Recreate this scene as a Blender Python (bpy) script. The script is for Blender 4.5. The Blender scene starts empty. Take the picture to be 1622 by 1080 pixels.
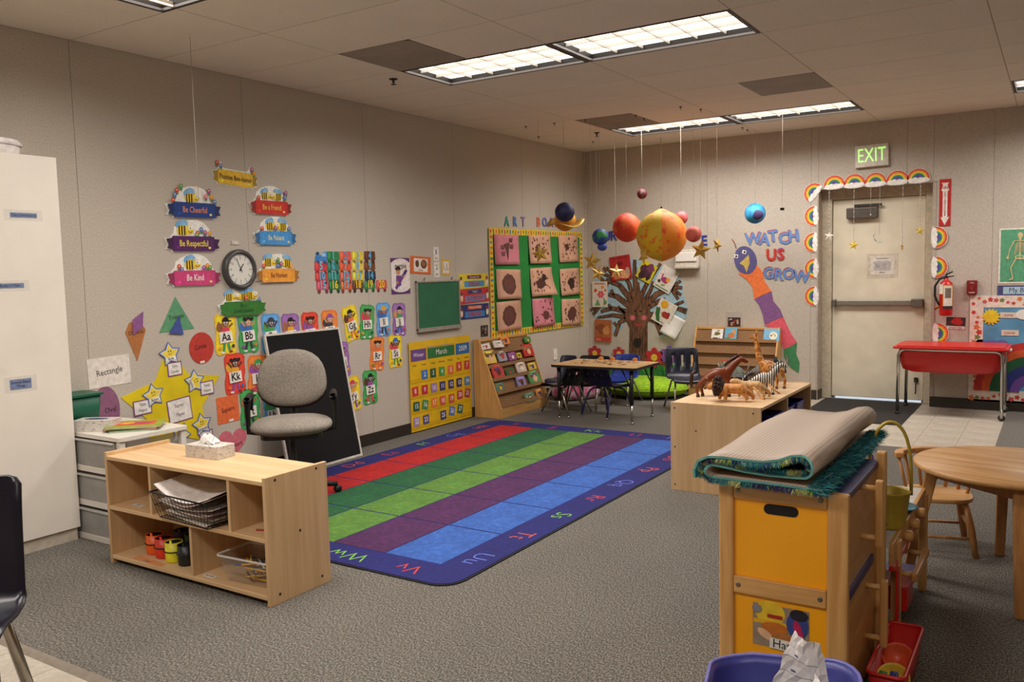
import bpy, bmesh, math, random
from mathutils import Vector, Matrix
random.seed(11)
sc = bpy.context.scene
col = sc.collection
pi = math.pi
def rad(d): return math.radians(d)

# ---------------------------------------------------------------- camera, world, exposure
FPX, YAW, PITCH, ROLL = 1349.9, -.5718, -.0838, -.0235
CAM = Vector((5.123, 0.0, 1.525)); H = 2.983; D = 9.75
fw = Vector((math.sin(YAW)*math.cos(PITCH), math.cos(YAW)*math.cos(PITCH), math.sin(PITCH)))
rt = Vector((math.cos(YAW), -math.sin(YAW), 0)); up = rt.cross(fw)
RT = rt*math.cos(ROLL) + up*math.sin(ROLL); UP = RT.cross(fw)
cd = bpy.data.cameras.new('camera'); cam = bpy.data.objects.new('camera', cd); col.objects.link(cam)
cd.sensor_width = 36; cd.lens = FPX/1622*36; cd.clip_start = .05; cd.clip_end = 60
cam.matrix_world = Matrix(((RT.x, UP.x, -fw.x, CAM.x), (RT.y, UP.y, -fw.y, CAM.y), (RT.z, UP.z, -fw.z, CAM.z), (0, 0, 0, 1)))
sc.camera = cam
w = bpy.data.worlds.new('world'); sc.world = w; w.use_nodes = True
w.node_tree.nodes['Background'].inputs[0].default_value = (.72, .84, 1, 1)
w.node_tree.nodes['Background'].inputs[1].default_value = 1.6
sc.view_settings.view_transform = 'Standard'; sc.view_settings.look = 'None'
sc.view_settings.gamma = 1; sc.view_settings.use_curve_mapping = False
sc.view_settings.exposure = 0.0
LAMP = 28.0         # watts of each recessed fluorescent fixture
SPREAD = 156        # its louvre cuts off the light towards ceiling and upper walls
LAMPCOL = (1.0, .945, .895)
sc.cycles.max_bounces = 7; sc.cycles.diffuse_bounces = 5; sc.cycles.glossy_bounces = 3; sc.cycles.transparent_max_bounces = 8
sc.cycles.caustics_reflective = False; sc.cycles.caustics_refractive = False

# where a line of sight meets the left wall, the back wall or a level plane
def ray(x, y): return RT*((x-811)/FPX) - UP*((y-540)/FPX) + fw
def onL(x, y, X=0.0):
    r = ray(x, y); p = CAM + r*((X-CAM.x)/r.x); return p.y, p.z
def onB(x, y, Y=D):
    r = ray(x, y); p = CAM + r*((Y-CAM.y)/r.y); return p.x, p.z
def onF(x, y, z=0.0):
    r = ray(x, y); p = CAM + r*((z-CAM.z)/r.z); return p.x, p.y

# ---------------------------------------------------------------- materials
MATS = {}
def lin(c):
    c = c/255.0
    return c/12.92 if c <= .04045 else ((c+.055)/1.055)**2.4
def rgb(c): return (lin(c[0]), lin(c[1]), lin(c[2]), 1)
def nodes_of(name):
    m = bpy.data.materials.new(name); m.use_nodes = True
    nt = m.node_tree; return m, nt, nt.nodes['Principled BSDF']
def coords(nt, scale=(1, 1, 1), rot=(0, 0, 0)):
    tc = nt.nodes.new('ShaderNodeTexCoord'); mp = nt.nodes.new('ShaderNodeMapping')
    nt.links.new(tc.outputs['Object'], mp.inputs[0]); mp.inputs['Scale'].default_value = scale; mp.inputs['Rotation'].default_value = rot
    return mp
def noise(nt, mp, scale, detail=3, rough=.5):
    n = nt.nodes.new('ShaderNodeTexNoise'); n.inputs['Scale'].default_value = scale; n.inputs['Detail'].default_value = detail
    n.inputs['Roughness'].default_value = rough
    if mp: nt.links.new(mp.outputs[0], n.inputs['Vector'])
    return n
def ramp(nt, src, stops):
    r = nt.nodes.new('ShaderNodeValToRGB'); e = r.color_ramp.elements
    while len(e) < len(stops): e.new(.5)
    for i, (p, c) in enumerate(stops): e[i].position = p; e[i].color = c
    nt.links.new(src, r.inputs[0]); return r
def bump(nt, b, src, strength, dist=.002):
    bp = nt.nodes.new('ShaderNodeBump'); bp.inputs['Strength'].default_value = strength; bp.inputs['Distance'].default_value = dist
    nt.links.new(src, bp.inputs['Height']); nt.links.new(bp.outputs[0], b.inputs['Normal'])
def mixc(c, k): return tuple(max(0, min(255, v*k)) for v in c)
def paint(c, rough=.6, metal=0, var=.06, nscale=30, bumpy=0):
    """plain coloured surface with a little mottling"""
    c = tuple(c); key = (c, rough, metal, var, nscale, bumpy)
    if key in MATS: return MATS[key]
    m, nt, b = nodes_of('paint_%d_%d_%d' % tuple(int(v) for v in c))
    mp = coords(nt); n = noise(nt, mp, nscale, 2)
    r = ramp(nt, n.outputs[0], [(.3, rgb(mixc(c, 1-var))), (.7, rgb(mixc(c, 1+var)))])
    nt.links.new(r.outputs[0], b.inputs['Base Color'])
    b.inputs['Roughness'].default_value = rough; b.inputs['Metallic'].default_value = metal
    if bumpy: bump(nt, b, n.outputs[0], bumpy)
    MATS[key] = m; return m
def wood(name, c1, c2, scale=(1, 1, 1), gs=14, rough=.45):
    """grain runs along the axis with the smallest scale"""
    if name in MATS: return MATS[name]
    m, nt, b = nodes_of(name); mp = coords(nt, scale)
    n = noise(nt, mp, gs, 6, .6); n2 = noise(nt, mp, gs*.25, 2)
    a = nt.nodes.new('ShaderNodeMath'); a.operation = 'ADD'; nt.links.new(n.outputs[0], a.inputs[0]); nt.links.new(n2.outputs[0], a.inputs[1])
    hlf = nt.nodes.new('ShaderNodeMath'); hlf.operation = 'MULTIPLY'; hlf.inputs[1].default_value = .5; nt.links.new(a.outputs[0], hlf.inputs[0])
    r = ramp(nt, hlf.outputs[0], [(.36, rgb(c1)), (.64, rgb(c2))]); nt.links.new(r.outputs[0], b.inputs['Base Color'])
    b.inputs['Roughness'].default_value = rough; bump(nt, b, n.outputs[0], .08, .001)
    MATS[name] = m; return m
def speckle(name, c1, c2, c3, sc1, sc2, rough=.9, bmp=.3, stretch=(1, 1, 1), dist=.003, cloud=.1):
    if name in MATS: return MATS[name]
    m, nt, b = nodes_of(name); mp = coords(nt, stretch)
    n = noise(nt, mp, sc1, 3, .7); n2 = noise(nt, mp, sc2, 2)
    r = ramp(nt, n.outputs[0], [(.34, rgb(c1)), (.5, rgb(c2)), (.66, rgb(c3))])
    r2 = ramp(nt, n2.outputs[0], [(.3, (1-cloud,)*3+(1,)), (.7, (1+cloud,)*3+(1,))])
    mx = nt.nodes.new('ShaderNodeMixRGB'); mx.blend_type = 'MULTIPLY'; mx.inputs[0].default_value = 1
    nt.links.new(r.outputs[0], mx.inputs[1]); nt.links.new(r2.outputs[0], mx.inputs[2]); nt.links.new(mx.outputs[0], b.inputs['Base Color'])
    b.inputs['Roughness'].default_value = rough
    if bmp: bump(nt, b, n.outputs[0], bmp, dist)
    MATS[name] = m; return m
def clearplastic(name, c, alpha, rough=.25):
    if name in MATS: return MATS[name]
    m, nt, b = nodes_of(name); mp = coords(nt); n = noise(nt, mp, 9, 2)
    r = ramp(nt, n.outputs[0], [(.3, (alpha*.9,)*3+(1,)), (.7, (min(1, alpha*1.1),)*3+(1,))]); nt.links.new(r.outputs[0], b.inputs['Alpha'])
    b.inputs['Base Color'].default_value = rgb(c); b.inputs['Roughness'].default_value = rough
    MATS[name] = m; return m
def glow(name, c, s):
    if name in MATS: return MATS[name]
    m, nt, b = nodes_of(name); b.inputs['Base Color'].default_value = (.8, .8, .8, 1)
    b.inputs['Emission Color'].default_value = tuple(c)+(1,); b.inputs['Emission Strength'].default_value = s
    MATS[name] = m; return m
CHROME = paint((190, 188, 182), .22, 1, .02)
DARKMET = paint((60, 58, 56), .4, .8, .03)
BLACK = paint((14, 13, 13), .5)
WHITEP = paint((236, 232, 224), .7, 0, .02)

# ---------------------------------------------------------------- mesh building
class MB:
    def __init__(s): s.v = []; s.f = []; s.m = []; s.s = []
    def add(s, vs, fs, mi=0, T=None, smooth=False):
        o = len(s.v)
        s.v += [tuple(T @ Vector(p)) if T else tuple(p) for p in vs]
        s.f += [tuple(o+i for i in f) for f in fs]; s.m += [mi]*len(fs); s.s += [smooth]*len(fs); return s
    def box(s, x0, x1, y0, y1, z0, z1, mi=0, T=None):
        return s.add([(x, y, z) for z in (z0, z1) for y in (y0, y1) for x in (x0, x1)],
            [(0, 2, 3, 1), (4, 5, 7, 6), (0, 1, 5, 4), (2, 6, 7, 3), (0, 4, 6, 2), (1, 3, 7, 5)], mi, T)
    def cbox(s, c, d, mi=0, T=None):
        return s.box(c[0]-d[0]/2, c[0]+d[0]/2, c[1]-d[1]/2, c[1]+d[1]/2, c[2]-d[2]/2, c[2]+d[2]/2, mi, T)
    def prism(s, poly, z0, z1, mi=0, T=None):
        n = len(poly); ar = sum(poly[i][0]*poly[(i+1) % n][1]-poly[(i+1) % n][0]*poly[i][1] for i in range(n))
        if ar < 0: poly = poly[::-1]
        vs = [(p[0], p[1], z0) for p in poly]+[(p[0], p[1], z1) for p in poly]
        fs = [tuple(range(n-1, -1, -1)), tuple(range(n, 2*n))]+[(i, (i+1) % n, n+(i+1) % n, n+i) for i in range(n)]
        return s.add(vs, fs, mi, T)
    def face(s, poly, z, mi=0, T=None):
        n = len(poly); ar = sum(poly[i][0]*poly[(i+1) % n][1]-poly[(i+1) % n][0]*poly[i][1] for i in range(n))
        if ar < 0: poly = poly[::-1]
        return s.add([(p[0], p[1], z) for p in poly], [tuple(range(n))], mi, T)
    def tube(s, pts, r, n=8, mi=0, closed=False, T=None):
        pts = [Vector(p) for p in pts]; k = len(pts); vs = []; rr = r if isinstance(r, (list, tuple)) else [r]*k
        prev = None
        for i, p in enumerate(pts):
            a = pts[i-1] if (i or closed) else p; b = pts[(i+1) % k] if (i < k-1 or closed) else p
            t = (b-a).normalized()
            if prev is None:
                q = Vector((0, 0, 1)) if abs(t.z) < .9 else Vector((1, 0, 0)); x = t.cross(q).normalized()
            else: x = (prev - t*prev.dot(t)).normalized()
            prev = x; y = t.cross(x)
            vs += [p+(x*math.cos(2*pi*j/n)+y*math.sin(2*pi*j/n))*rr[i] for j in range(n)]
        fs = []
        for i in range(k if closed else k-1):
            A = i*n; B = ((i+1) % k)*n
            fs += [(A+j, A+(j+1) % n, B+(j+1) % n, B+j) for j in range(n)]
        s.add(vs, fs, mi, T, True)
        if not closed:
            o = len(s.v)-len(vs); s.f += [tuple(o+j for j in range(n-1, -1, -1)), tuple(o+(k-1)*n+j for j in range(n))]; s.m += [mi]*2; s.s += [False]*2
        return s
    def lathe(s, prof, n=20, mi=0, T=None, closed=False):
        vs = []; fs = []; k = len(prof)
        for r, z in prof: vs += [(max(r, 1e-4)*math.cos(2*pi*j/n), max(r, 1e-4)*math.sin(2*pi*j/n), z) for j in range(n)]
        for i in range(k-1): fs += [(i*n+j, i*n+(j+1) % n, (i+1)*n+(j+1) % n, (i+1)*n+j) for j in range(n)]
        return s.add(vs, fs, mi, T, True)
    def ell(s, c, r, n=14, k=9, mi=0, T=None):
        if isinstance(r, (int, float)): r = (r, r, r)
        prof = [(math.sin(pi*i/k), -math.cos(pi*i/k)) for i in range(k+1)]
        M = Matrix.Translation(c) @ Matrix.Diagonal((r[0], r[1], r[2], 1))
        return s.lathe(prof, n, mi, (T @ M) if T else M)
    def build(s, name, mats, parent=None, M=None, bev=0, sub=0, seg=2):
        me = bpy.data.meshes.new(name); me.from_pydata(s.v, [], s.f)
        if not isinstance(mats, (list, tuple)): mats = [mats]
        for m in mats: me.materials.append(m)
        me.polygons.foreach_set('material_index', s.m); me.polygons.foreach_set('use_smooth', s.s); me.update()
        o = bpy.data.objects.new(name, me); col.objects.link(o)
        if parent: o.parent = parent
        if M is not None: o.matrix_local = M
        if bev:
            b = o.modifiers.new('edge', 'BEVEL'); b.width = bev; b.segments = seg; b.limit_method = 'ANGLE'; b.angle_limit = rad(40)
        if sub:
            b = o.modifiers.new('smooth', 'SUBSURF'); b.levels = sub; b.render_levels = sub
        return o
def tag(o, label, cat, group=None):
    o['label'] = label; o['category'] = cat
    if group: o['group'] = group
    return o
def struct(o): o['kind'] = 'structure'; return o
def thing(name, label, cat, M=None, group=None):
    o = bpy.data.objects.new(name, None); col.objects.link(o); o.empty_display_size = .1
    if M is not None: o.matrix_local = M
    return tag(o, label, cat, group)
def dup(o, parent=None, M=None, label=None):
    c = o.copy(); col.objects.link(c); c.parent = parent
    if M is not None: c.matrix_local = M
    if label: c['label'] = label
    for ch in list(o.children): dup(ch, c, ch.matrix_local.copy())
    return c
def Tr(x, y, z): return Matrix.Translation((x, y, z))
def Rz(d): return Matrix.Rotation(rad(d), 4, 'Z')
def Rx(d): return Matrix.Rotation(rad(d), 4, 'X')
def Ry(d): return Matrix.Rotation(rad(d), 4, 'Y')
def Sc(x, y=None, z=None): return Matrix.Diagonal((x, y if y else x, z if z else x, 1))
BL = Matrix(((0, 0, 1, 0), (1, 0, 0, 0), (0, 1, 0, 0), (0, 0, 0, 1)))     # local x,y,z -> world y,z,x  (left wall)
BB = Matrix(((1, 0, 0, 0), (0, 0, -1, 0), (0, 1, 0, 0), (0, 0, 0, 1)))    # local x,y,z -> world x,z,-y (back wall)
def WL(y, z, r=0, off=.001): return Tr(off, y, z) @ BL @ Rz(r)
def WB(x, z, r=0, off=.001): return Tr(x, D-off, z) @ BB @ Rz(r)
def WLp(px, py, r=0, off=.001): y, z = onL(px, py); return WL(y, z, r, off)
def WBp(px, py, r=0, off=.001): x, z = onB(px, py); return WB(x, z, r, off)
# ---------------------------------------------------------------- outlines
def ov(rx, ry=None, n=20, cx=0, cy=0, rot=0):
    ry = ry or rx; c, s_ = math.cos(rad(rot)), math.sin(rad(rot)); o = []
    for i in range(n):
        a = 2*pi*i/n; x, y = rx*math.cos(a), ry*math.sin(a); o.append((cx+x*c-y*s_, cy+x*s_+y*c))
    return o
def rc(w, h, cx=0, cy=0, rot=0):
    c, s_ = math.cos(rad(rot)), math.sin(rad(rot))
    return [(cx+x*c-y*s_, cy+x*s_+y*c) for x, y in ((-w/2, -h/2), (w/2, -h/2), (w/2, h/2), (-w/2, h/2))]
def rr(w, h, r, cx=0, cy=0, n=4):
    o = []
    for sx, sy, a0 in ((1, 1, 0), (-1, 1, 90), (-1, -1, 180), (1, -1, 270)):
        for i in range(n+1):
            a = rad(a0+90*i/n); o.append((cx+sx*(w/2-r)+r*math.cos(a), cy+sy*(h/2-r)+r*math.sin(a)))
    return o
def st(R, r, n=5, rot=90, cx=0, cy=0):
    return [(cx+(R if i % 2 == 0 else r)*math.cos(rad(rot+180*i/n)), cy+(R if i % 2 == 0 else r)*math.sin(rad(rot+180*i/n))) for i in range(2*n)]
def heart(s):
    o = []
    for i in range(28):
        t = 2*pi*i/28; o.append((s*16*math.sin(t)**3/17, s*(13*math.cos(t)-5*math.cos(2*t)-2*math.cos(3*t)-math.cos(4*t))/17))
    return o
def petal(R, n=5, d=.35, k=50, rot=90, cx=0, cy=0):
    return [(cx+R*(1-d+d*abs(math.cos(n*(2*pi*i/k)/2)))*math.cos(2*pi*i/k+rad(rot)), cy+R*(1-d+d*abs(math.cos(n*(2*pi*i/k)/2)))*math.sin(2*pi*i/k+rad(rot))) for i in range(k)]
def blob(R, jag, n=26, cx=0, cy=0, sy=1, seed=0):
    rn = random.Random(seed); return [(cx+R*(1+jag*rn.uniform(-1, 1))*math.cos(2*pi*i/n), cy+sy*R*(1+jag*rn.uniform(-1, 1))*math.sin(2*pi*i/n)) for i in range(n)]
def wedge(r0, r1, a0, a1, n=10, cx=0, cy=0):
    return [(cx+r1*math.cos(rad(a0+(a1-a0)*i/n)), cy+r1*math.sin(rad(a0+(a1-a0)*i/n))) for i in range(n+1)] + \
           [(cx+r0*math.cos(rad(a1-(a1-a0)*i/n)), cy+r0*math.sin(rad(a1-(a1-a0)*i/n))) for i in range(n+1)]
def ln(x0, y0, x1, y1, w):
    d = math.hypot(x1-x0, y1-y0) or 1e-6; a, b = -(y1-y0)/d*w/2, (x1-x0)/d*w/2
    return [(x0+a, y0+b), (x0-a, y0-b), (x1-a, y1-b), (x1+a, y1+b)]
# ---------------------------------------------------------------- print, lettering and flat things
def layer_print(parent, layers, z0, name='print', step=.0007):
    if not layers: return None
    if len(layers) <= 4 or name == 'face':
        for i, (poly, c) in enumerate(layers): o = MB().face(poly, z0+step*(i+1)*.6).build(name, paint(c, .65), parent)
        return o
    mb = MB(); mats = []; idx = {}
    for i, (poly, c) in enumerate(layers):
        if c not in idx: idx[c] = len(mats); mats.append(paint(c, .65))
        mb.face(poly, z0+step*(i % 40+1)*.6, idx[c])
    return mb.build(name, mats, parent)
def lettering(parent, s, size, c, x, y, z, rot=0, sx=1, bold=0, name='lettering', align='CENTER', sp=1, M=None, ext=0):
    cu = bpy.data.curves.new('t', 'FONT'); cu.body = s; cu.size = size; cu.align_x = align; cu.align_y = 'CENTER'
    cu.resolution_u = 2; cu.offset = bold*size; cu.space_line = sp; cu.extrude = ext
    ob = bpy.data.objects.new('t', cu); me = bpy.data.meshes.new_from_object(ob)
    bpy.data.objects.remove(ob); bpy.data.curves.remove(cu)
    me.name = name; me.materials.clear(); me.materials.append(c if isinstance(c, bpy.types.Material) else paint(c, .65))
    o = bpy.data.objects.new(name, me); col.objects.link(o); o.parent = parent
    o.matrix_local = (M if M is not None else Matrix()) @ Tr(x, y, z) @ Rz(rot) @ Sc(sx, 1, 1)
    return o
def flat(name, label, cat, M, poly, c, th=.003, layers=(), texts=(), group=None, pname='print', parent=None):
    mb = MB(); mb.prism(poly, 0, th); o = mb.build(name, c if isinstance(c, bpy.types.Material) else paint(c, .65), parent, M)
    if label: tag(o, label, cat, group)
    layer_print(o, layers, th, pname)
    zt = th + .0007*.6*(min(len(layers), 40)+2)
    for t in texts: lettering(o, t[0], t[1], t[2], t[3], t[4], zt, *(t[5:]))
    return o
# ================================================================ the room
XR, YF = 9.0, -3.2
WALLM = speckle('wall_vinyl', (180, 170, 156), (194, 184, 170), (206, 197, 184), 150, 1.2, .75, .05, (1, 1, .6), .001, .03)
WALLEDGE = paint((150, 136, 120), .8)
CEILM = speckle('ceiling_fibre', (220, 210, 196), (232, 222, 208), (240, 231, 218), 120, 2, .95, .2, (1, 1, 1), .003, .03)
TILEF = speckle('vinyl_tile', (176, 166, 150), (186, 176, 160), (194, 186, 172), 40, 4, .35, .02)
CARPET = speckle('carpet_loop', (44, 41, 37), (98, 93, 85), (160, 153, 143), 120, 2.2, .97, .9, (1.3, .75, 1), .006, .05)
BASEB = paint((44, 36, 31), .45)
# floor slab with vinyl tiles
f = struct(MB().box(-.3, XR+.3, YF-.3, D+.6, -.12, -.008).build('floor', paint((160, 150, 136), .8)))
ts = .3048
tm = MB().box(-ts/2+.0012, ts/2-.0012, -ts/2+.0012, ts/2-.0012, -.008, -.003).build('tile', TILEF, f, Tr(2.3+ts/2, D-ts/2, 0))
def tiles(x0, x1, y0, y1):
    nx, ny = int(round((x1-x0)/ts)), int(round((y1-y0)/ts))
    for i in range(nx):
        for j in range(ny):
            dup(tm, f, Tr(x0+(i+.5)*ts, y0+(j+.5)*ts, 0))
tiles(2.301, 2.301+8*ts, D+.2-8*ts, D+.2); tiles(.9, .9+6*ts, 1.76-4*ts, 1.76)
struct(MB().box(-.3, XR, YF, 1.76-4*ts, -.007, -.003).box(.9+6*ts, XR, 1.76-4*ts, 1.76, -.007, -.003).box(-.3, .9, 1.76-4*ts, 1.76, -.007, -.003).build('floor_vinyl', TILEF))
struct(MB().box(0, XR, 1.79, 7.5, -.006, 0).box(0, 2.3, 7.5, D, -.006, 0).box(4.715, XR, 7.5, D, -.006, 0).build('floor_carpet', CARPET))
struct(MB().prism([(1.74, -.006), (1.795, -.006), (1.79, .002), (1.765, .004), (1.745, -.002)], 0, XR, 0,
    Matrix(((0, 0, 1, 0), (1, 0, 0, 0), (0, 1, 0, 0), (0, 0, 0, 1)))).build('trim_1', paint((128, 118, 104), .4)))
# walls: slab with vinyl covered panels
def seams(a, b, first, pitch):
    e = [a]; k = first
    while k < b-.02:
        if k > a+.02: e.append(k)
        k += pitch
    return e+[b]
wl = struct(MB().box(-.15, -.008, YF, D+.3, -.05, H+.1).build('wall_left', WALLEDGE))
ed = seams(YF, D, 3.045-1.3*5, 1.3)
for a, b in zip(ed, ed[1:]):
    MB().box(-.008, 0, a+.0015, b-.0015, 0, H).build('panel', WALLM, wl)
DX0, DX1, DZ = 2.878, 4.012, 2.315
wb = MB().box(-.1, DX0, D+.008, D+.32, -.05, H+.1).box(DX1, XR+.1, D+.008, D+.32, -.05, H+.1).box(DX0, DX1, D+.008, D+.32, DZ, H+.1).build('wall_back', WALLM)
struct(wb)
for a, b, z in ((0, .425, 0), (.425, 1.617, 0), (1.617, 2.80, 0), (2.80, DX0, 0), (DX0, 3.762, DZ), (3.762, DX1, DZ), (DX1, 4.55, 0), (4.55, 5.77, 0), (5.77, 6.99, 0), (6.99, 8.2, 0), (8.2, XR, 0)):
    MB().box(a+.0012, b-.0012, D, D+.008, z, H).build('panel', WALLM, wb)
struct(MB().box(.0, .02, D-.02, D, 0, H).build('trim_2', paint((200, 190, 174), .6)))
struct(MB().box(XR, XR+.15, YF, D+.3, -.05, H+.1).build('wall_right', WALLM))
struct(MB().box(-.1, XR+.1, YF-.15, YF, -.05, H+.1).build('wall_front', WALLM))
struct(MB().box(0, .012, YF, D, 0, .105).build('baseboard_left', BASEB, None, None, .003))
struct(MB().box(0, DX0-.005, D-.012, D, 0, .105).box(DX1, XR, D-.012, D, 0, .105).box(DX0-.0, DX0+.012, D, D+.19, 0, .105).build('baseboard_back', BASEB))
struct(MB().box(DX0-.012, DX0+.003, D-.008, D+.2, .0, DZ).box(DX1-.003, DX1+.03, D-.008, D+.2, 0, DZ).box(DX0-.012, DX1+.03, D-.008, D+.2, DZ-.003, DZ+.012).build('trim_3', paint((178, 165, 150), .6)))

# ceiling: slab, T-bars, lay-in tiles
GX = [0, 1.03, 2.27, 3.49, 4.735, 5.955, 7.175, 8.395, XR]
GY = [YF+.02+.613*i for i in range(10)]
GY = [g for g in GY if g < 2.3]+[2.43, 3.06, 3.67, 4.30, 4.93, 5.55, 6.23, 6.93, 7.60, 8.33, 8.95, D]
cl = struct(MB().box(-.1, XR+.1, YF-.1, D+.3, H+.09, H+.2).build('ceiling', CEILM))
g = MB()
for x in GX[1:-1]: g.box(x-.009, x+.009, YF, D, H+.0015, H+.03)
for y in GY[1:-1]: g.box(0, XR, y-.009, y+.009, H+.001, H+.03)
g.build('grid', paint((176, 160, 144), .8), cl)
LIGHTS = {(1, 4.93), (2, 4.93), (1, 8.33), (2, 8.33), (1, 2.43), (2, 2.43), (4, 8.33), (5, 8.33)}
LY = [y for y in GY if -.5 < y < 0][0]
for c_ in (1, 2, 4): LIGHTS.add((c_, LY))
VENTS = {(1, 4.30): 0, (2, 6.93): 1, (1, 7.60): 0}
ceil_cache = {}
for i in range(len(GX)-1):
    for j in range(len(GY)-1):
        x0, x1, y0, y1 = GX[i], GX[i+1], GY[j], GY[j+1]
        if (i, y0) in LIGHTS: continue
        if (i, y0) == (0, 2.43): x1 = .915
        if (i, y0) in VENTS:
            xm = x0+.6 if VENTS[(i, y0)] == 0 else x1-.6
            if VENTS[(i, y0)] == 0: x0 = xm
            else: x1 = xm
        k = (round(x1-x0, 3), round(y1-y0, 3)); hx, hy = k[0]/2-.0035, k[1]/2-.0035
        if k not in ceil_cache:
            ceil_cache[k] = MB().box(-hx, hx, -hy, hy, H, H+.014).build('tile', CEILM, cl, Tr((x0+x1)/2, (y0+y1)/2, 0))
        else:
            o = bpy.data.objects.new('tile', ceil_cache[k].data); col.objects.link(o); o.parent = cl; o.matrix_local = Tr((x0+x1)/2, (y0+y1)/2, 0)
# fluorescent troffers
DIFF = glow('lit_diffuser', (1, .95, .88), 2.1)
LOUV = paint((236, 230, 220), .4, 0, .01)
HOUS = paint((38, 30, 24), .5)
def troffer(x0, x1, y0, y1, label):
    t = thing('ceiling_light', label, 'ceiling light', Tr((x0+x1)/2, (y0+y1)/2, H), 'recessed fluorescent ceiling lights')
    a, b = (x1-x0)/2-.006, (y1-y0)/2-.006; e = .022
    MB().box(-a, a, -b, -b+e, -.002, .07).box(-a, a, b-e, b, -.002, .07).box(-a, -a+e, -b+e, b-e, -.002, .07).box(a-e, a, -b+e, b-e, -.002, .07).build('housing', HOUS, t)
    MB().add([(-a+e, -b+e, .045), (-a+e, b-e, .045), (a-e, b-e, .045), (a-e, -b+e, .045)], [(0, 1, 2, 3)]).build('diffuser', DIFF, t)
    l = MB(); ia, ib = a-e, b-e
    for k in range(1, 6): xx = -ia+2*ia*k/6; l.box(xx-.003, xx+.003, -ib, ib, .022, .044)
    for k in range(1, 3): yy = -ib+2*ib*k/3; l.box(-ia, ia, yy-.003, yy+.003, .021, .045)
    l.build('louvre', LOUV, t)
    ld = bpy.data.lights.new('tube_light', 'AREA'); ld.shape = 'RECTANGLE'; ld.size = 2*ia; ld.size_y = 2*ib
    ld.energy = LAMP; ld.color = LAMPCOL; ld.spread = rad(SPREAD)
    lo = bpy.data.objects.new('tube_light', ld); col.objects.link(lo); lo.parent = t; lo.matrix_local = Tr(0, 0, .012)
    return t
LLAB = {(1, 4.93): 'lit fluorescent ceiling panel, left one of the pair beside the large grey vent', (2, 4.93): 'largest lit fluorescent ceiling panel, right one of the middle pair',
        (1, 8.33): 'lit ceiling panel above the hanging planets, left of the far pair', (2, 8.33): 'lit ceiling panel toward the exit sign, right of the far pair',
        (1, 2.43): 'lit ceiling panel cut off at the top left corner of the photo', (4, 8.33): 'lit ceiling panel cut off at the right edge above the fire sign', (2, 2.43): 'lit ceiling panel outside the photo, right of the one at the top left', (5, 8.33): 'lit ceiling panel outside the photo, beyond the right edge one',
        (1, LY): 'lit ceiling panel behind the camera, nearest the left wall', (2, LY): 'lit ceiling panel behind the camera, second from the left wall', (4, LY): 'lit ceiling panel right above the camera position'}
for (i, y0) in sorted(LIGHTS):
    y1 = GY[GY.index(y0)+1]
    troffer(GX[i] if (i, y0) != (1, 2.43) else .915, GX[i+1], y0, y1, LLAB.get((i, y0), 'lit fluorescent ceiling panel in the part of the room outside the photo'))
VM = speckle('vent_grey', (140, 128, 118), (152, 140, 129), (164, 152, 140), 400, 3, .6, 0)
for (i, y0), sd in VENTS.items():
    y1 = GY[GY.index(y0)+1]; x0 = GX[i] if sd == 0 else GX[i+1]-.6
    lab = {4.30: 'dark grey square ceiling vent beside the nearest wall clock side light', 6.93: 'dark grey square ceiling vent in front of the far right light', 7.60: 'dark grey square ceiling vent above the dark blue hanging planet'}[y0]
    if y0 == 4.30: lab = 'largest dark grey square ceiling vent, touching the left middle light'
    t = thing('ceiling_vent', lab, 'vent', Tr(x0+.3, (y0+y1)/2, H), 'square ceiling vents')
    hy = (y1-y0)/2-.005
    MB().box(-.29, .29, -hy, hy, .002, .012).build('backing', paint((36, 31, 28), .8), t)
    m = MB()
    for k in range(22): yy = -hy+.012+k*(2*hy-.024)/21; m.box(-.28, .28, yy-.0125, yy+.0125, -.001, .004)
    m.build('perforated_face', VM, t); 
    MB().box(-.295, .295, -hy, -hy+.014, -.002, .006).box(-.295, .295, hy-.014, hy, -.002, .006).box(-.295, -.28, -hy, hy, -.002, .006).box(.28, .295, -hy, hy, -.002, .006).build('frame', VM, t)
for (x, y, lab) in ((.834, 5.09, 'dark sprinkler head on the ceiling beside the large vent'), (.85, 8.44, 'dark sprinkler head on the ceiling near the room corner')):
    t = thing('sprinkler_head', lab, 'sprinkler', Tr(x, y, H), 'ceiling sprinklers')
    MB().lathe([(.001, 0), (.034, 0), (.03, -.006), (.012, -.01)], 14, 0).build('escutcheon', DARKMET, t)
    MB().lathe([(.009, -.008), (.009, -.03), (.004, -.032), (.004, -.04)], 8, 0).build('body', DARKMET, t)
    MB().lathe([(.001, -.04), (.02, -.04), (.02, -.043), (.001, -.043)], 12, 0).build('deflector', DARKMET, t)
HK = [(.474, 7.583), (.794, 7.61), (.229, 8.245), (1.139, 7.621), (1.634, 7.725), (1.624, 7.941), (2.137, 7.606), (2.24, 7.853), (.516, 8.994), (2.214, 9.189), (2.217, 9.354)]
HL = ['at the left end of the near row of hooks', 'second from the left in the near row of hooks', 'closest to the left wall behind the near row', 'on the front edge of the far left vent', 'nearer one at the right edge of the far left vent', 'farther one at the right edge of the far left vent',
      'alone on a tile right of the far left vent', 'beside the grid line before the far light pair', 'below the sprinkler near the room corner', 'nearer one between the far light pair and the back wall', 'closest to the back wall behind the far light pair']
h0 = None
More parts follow.
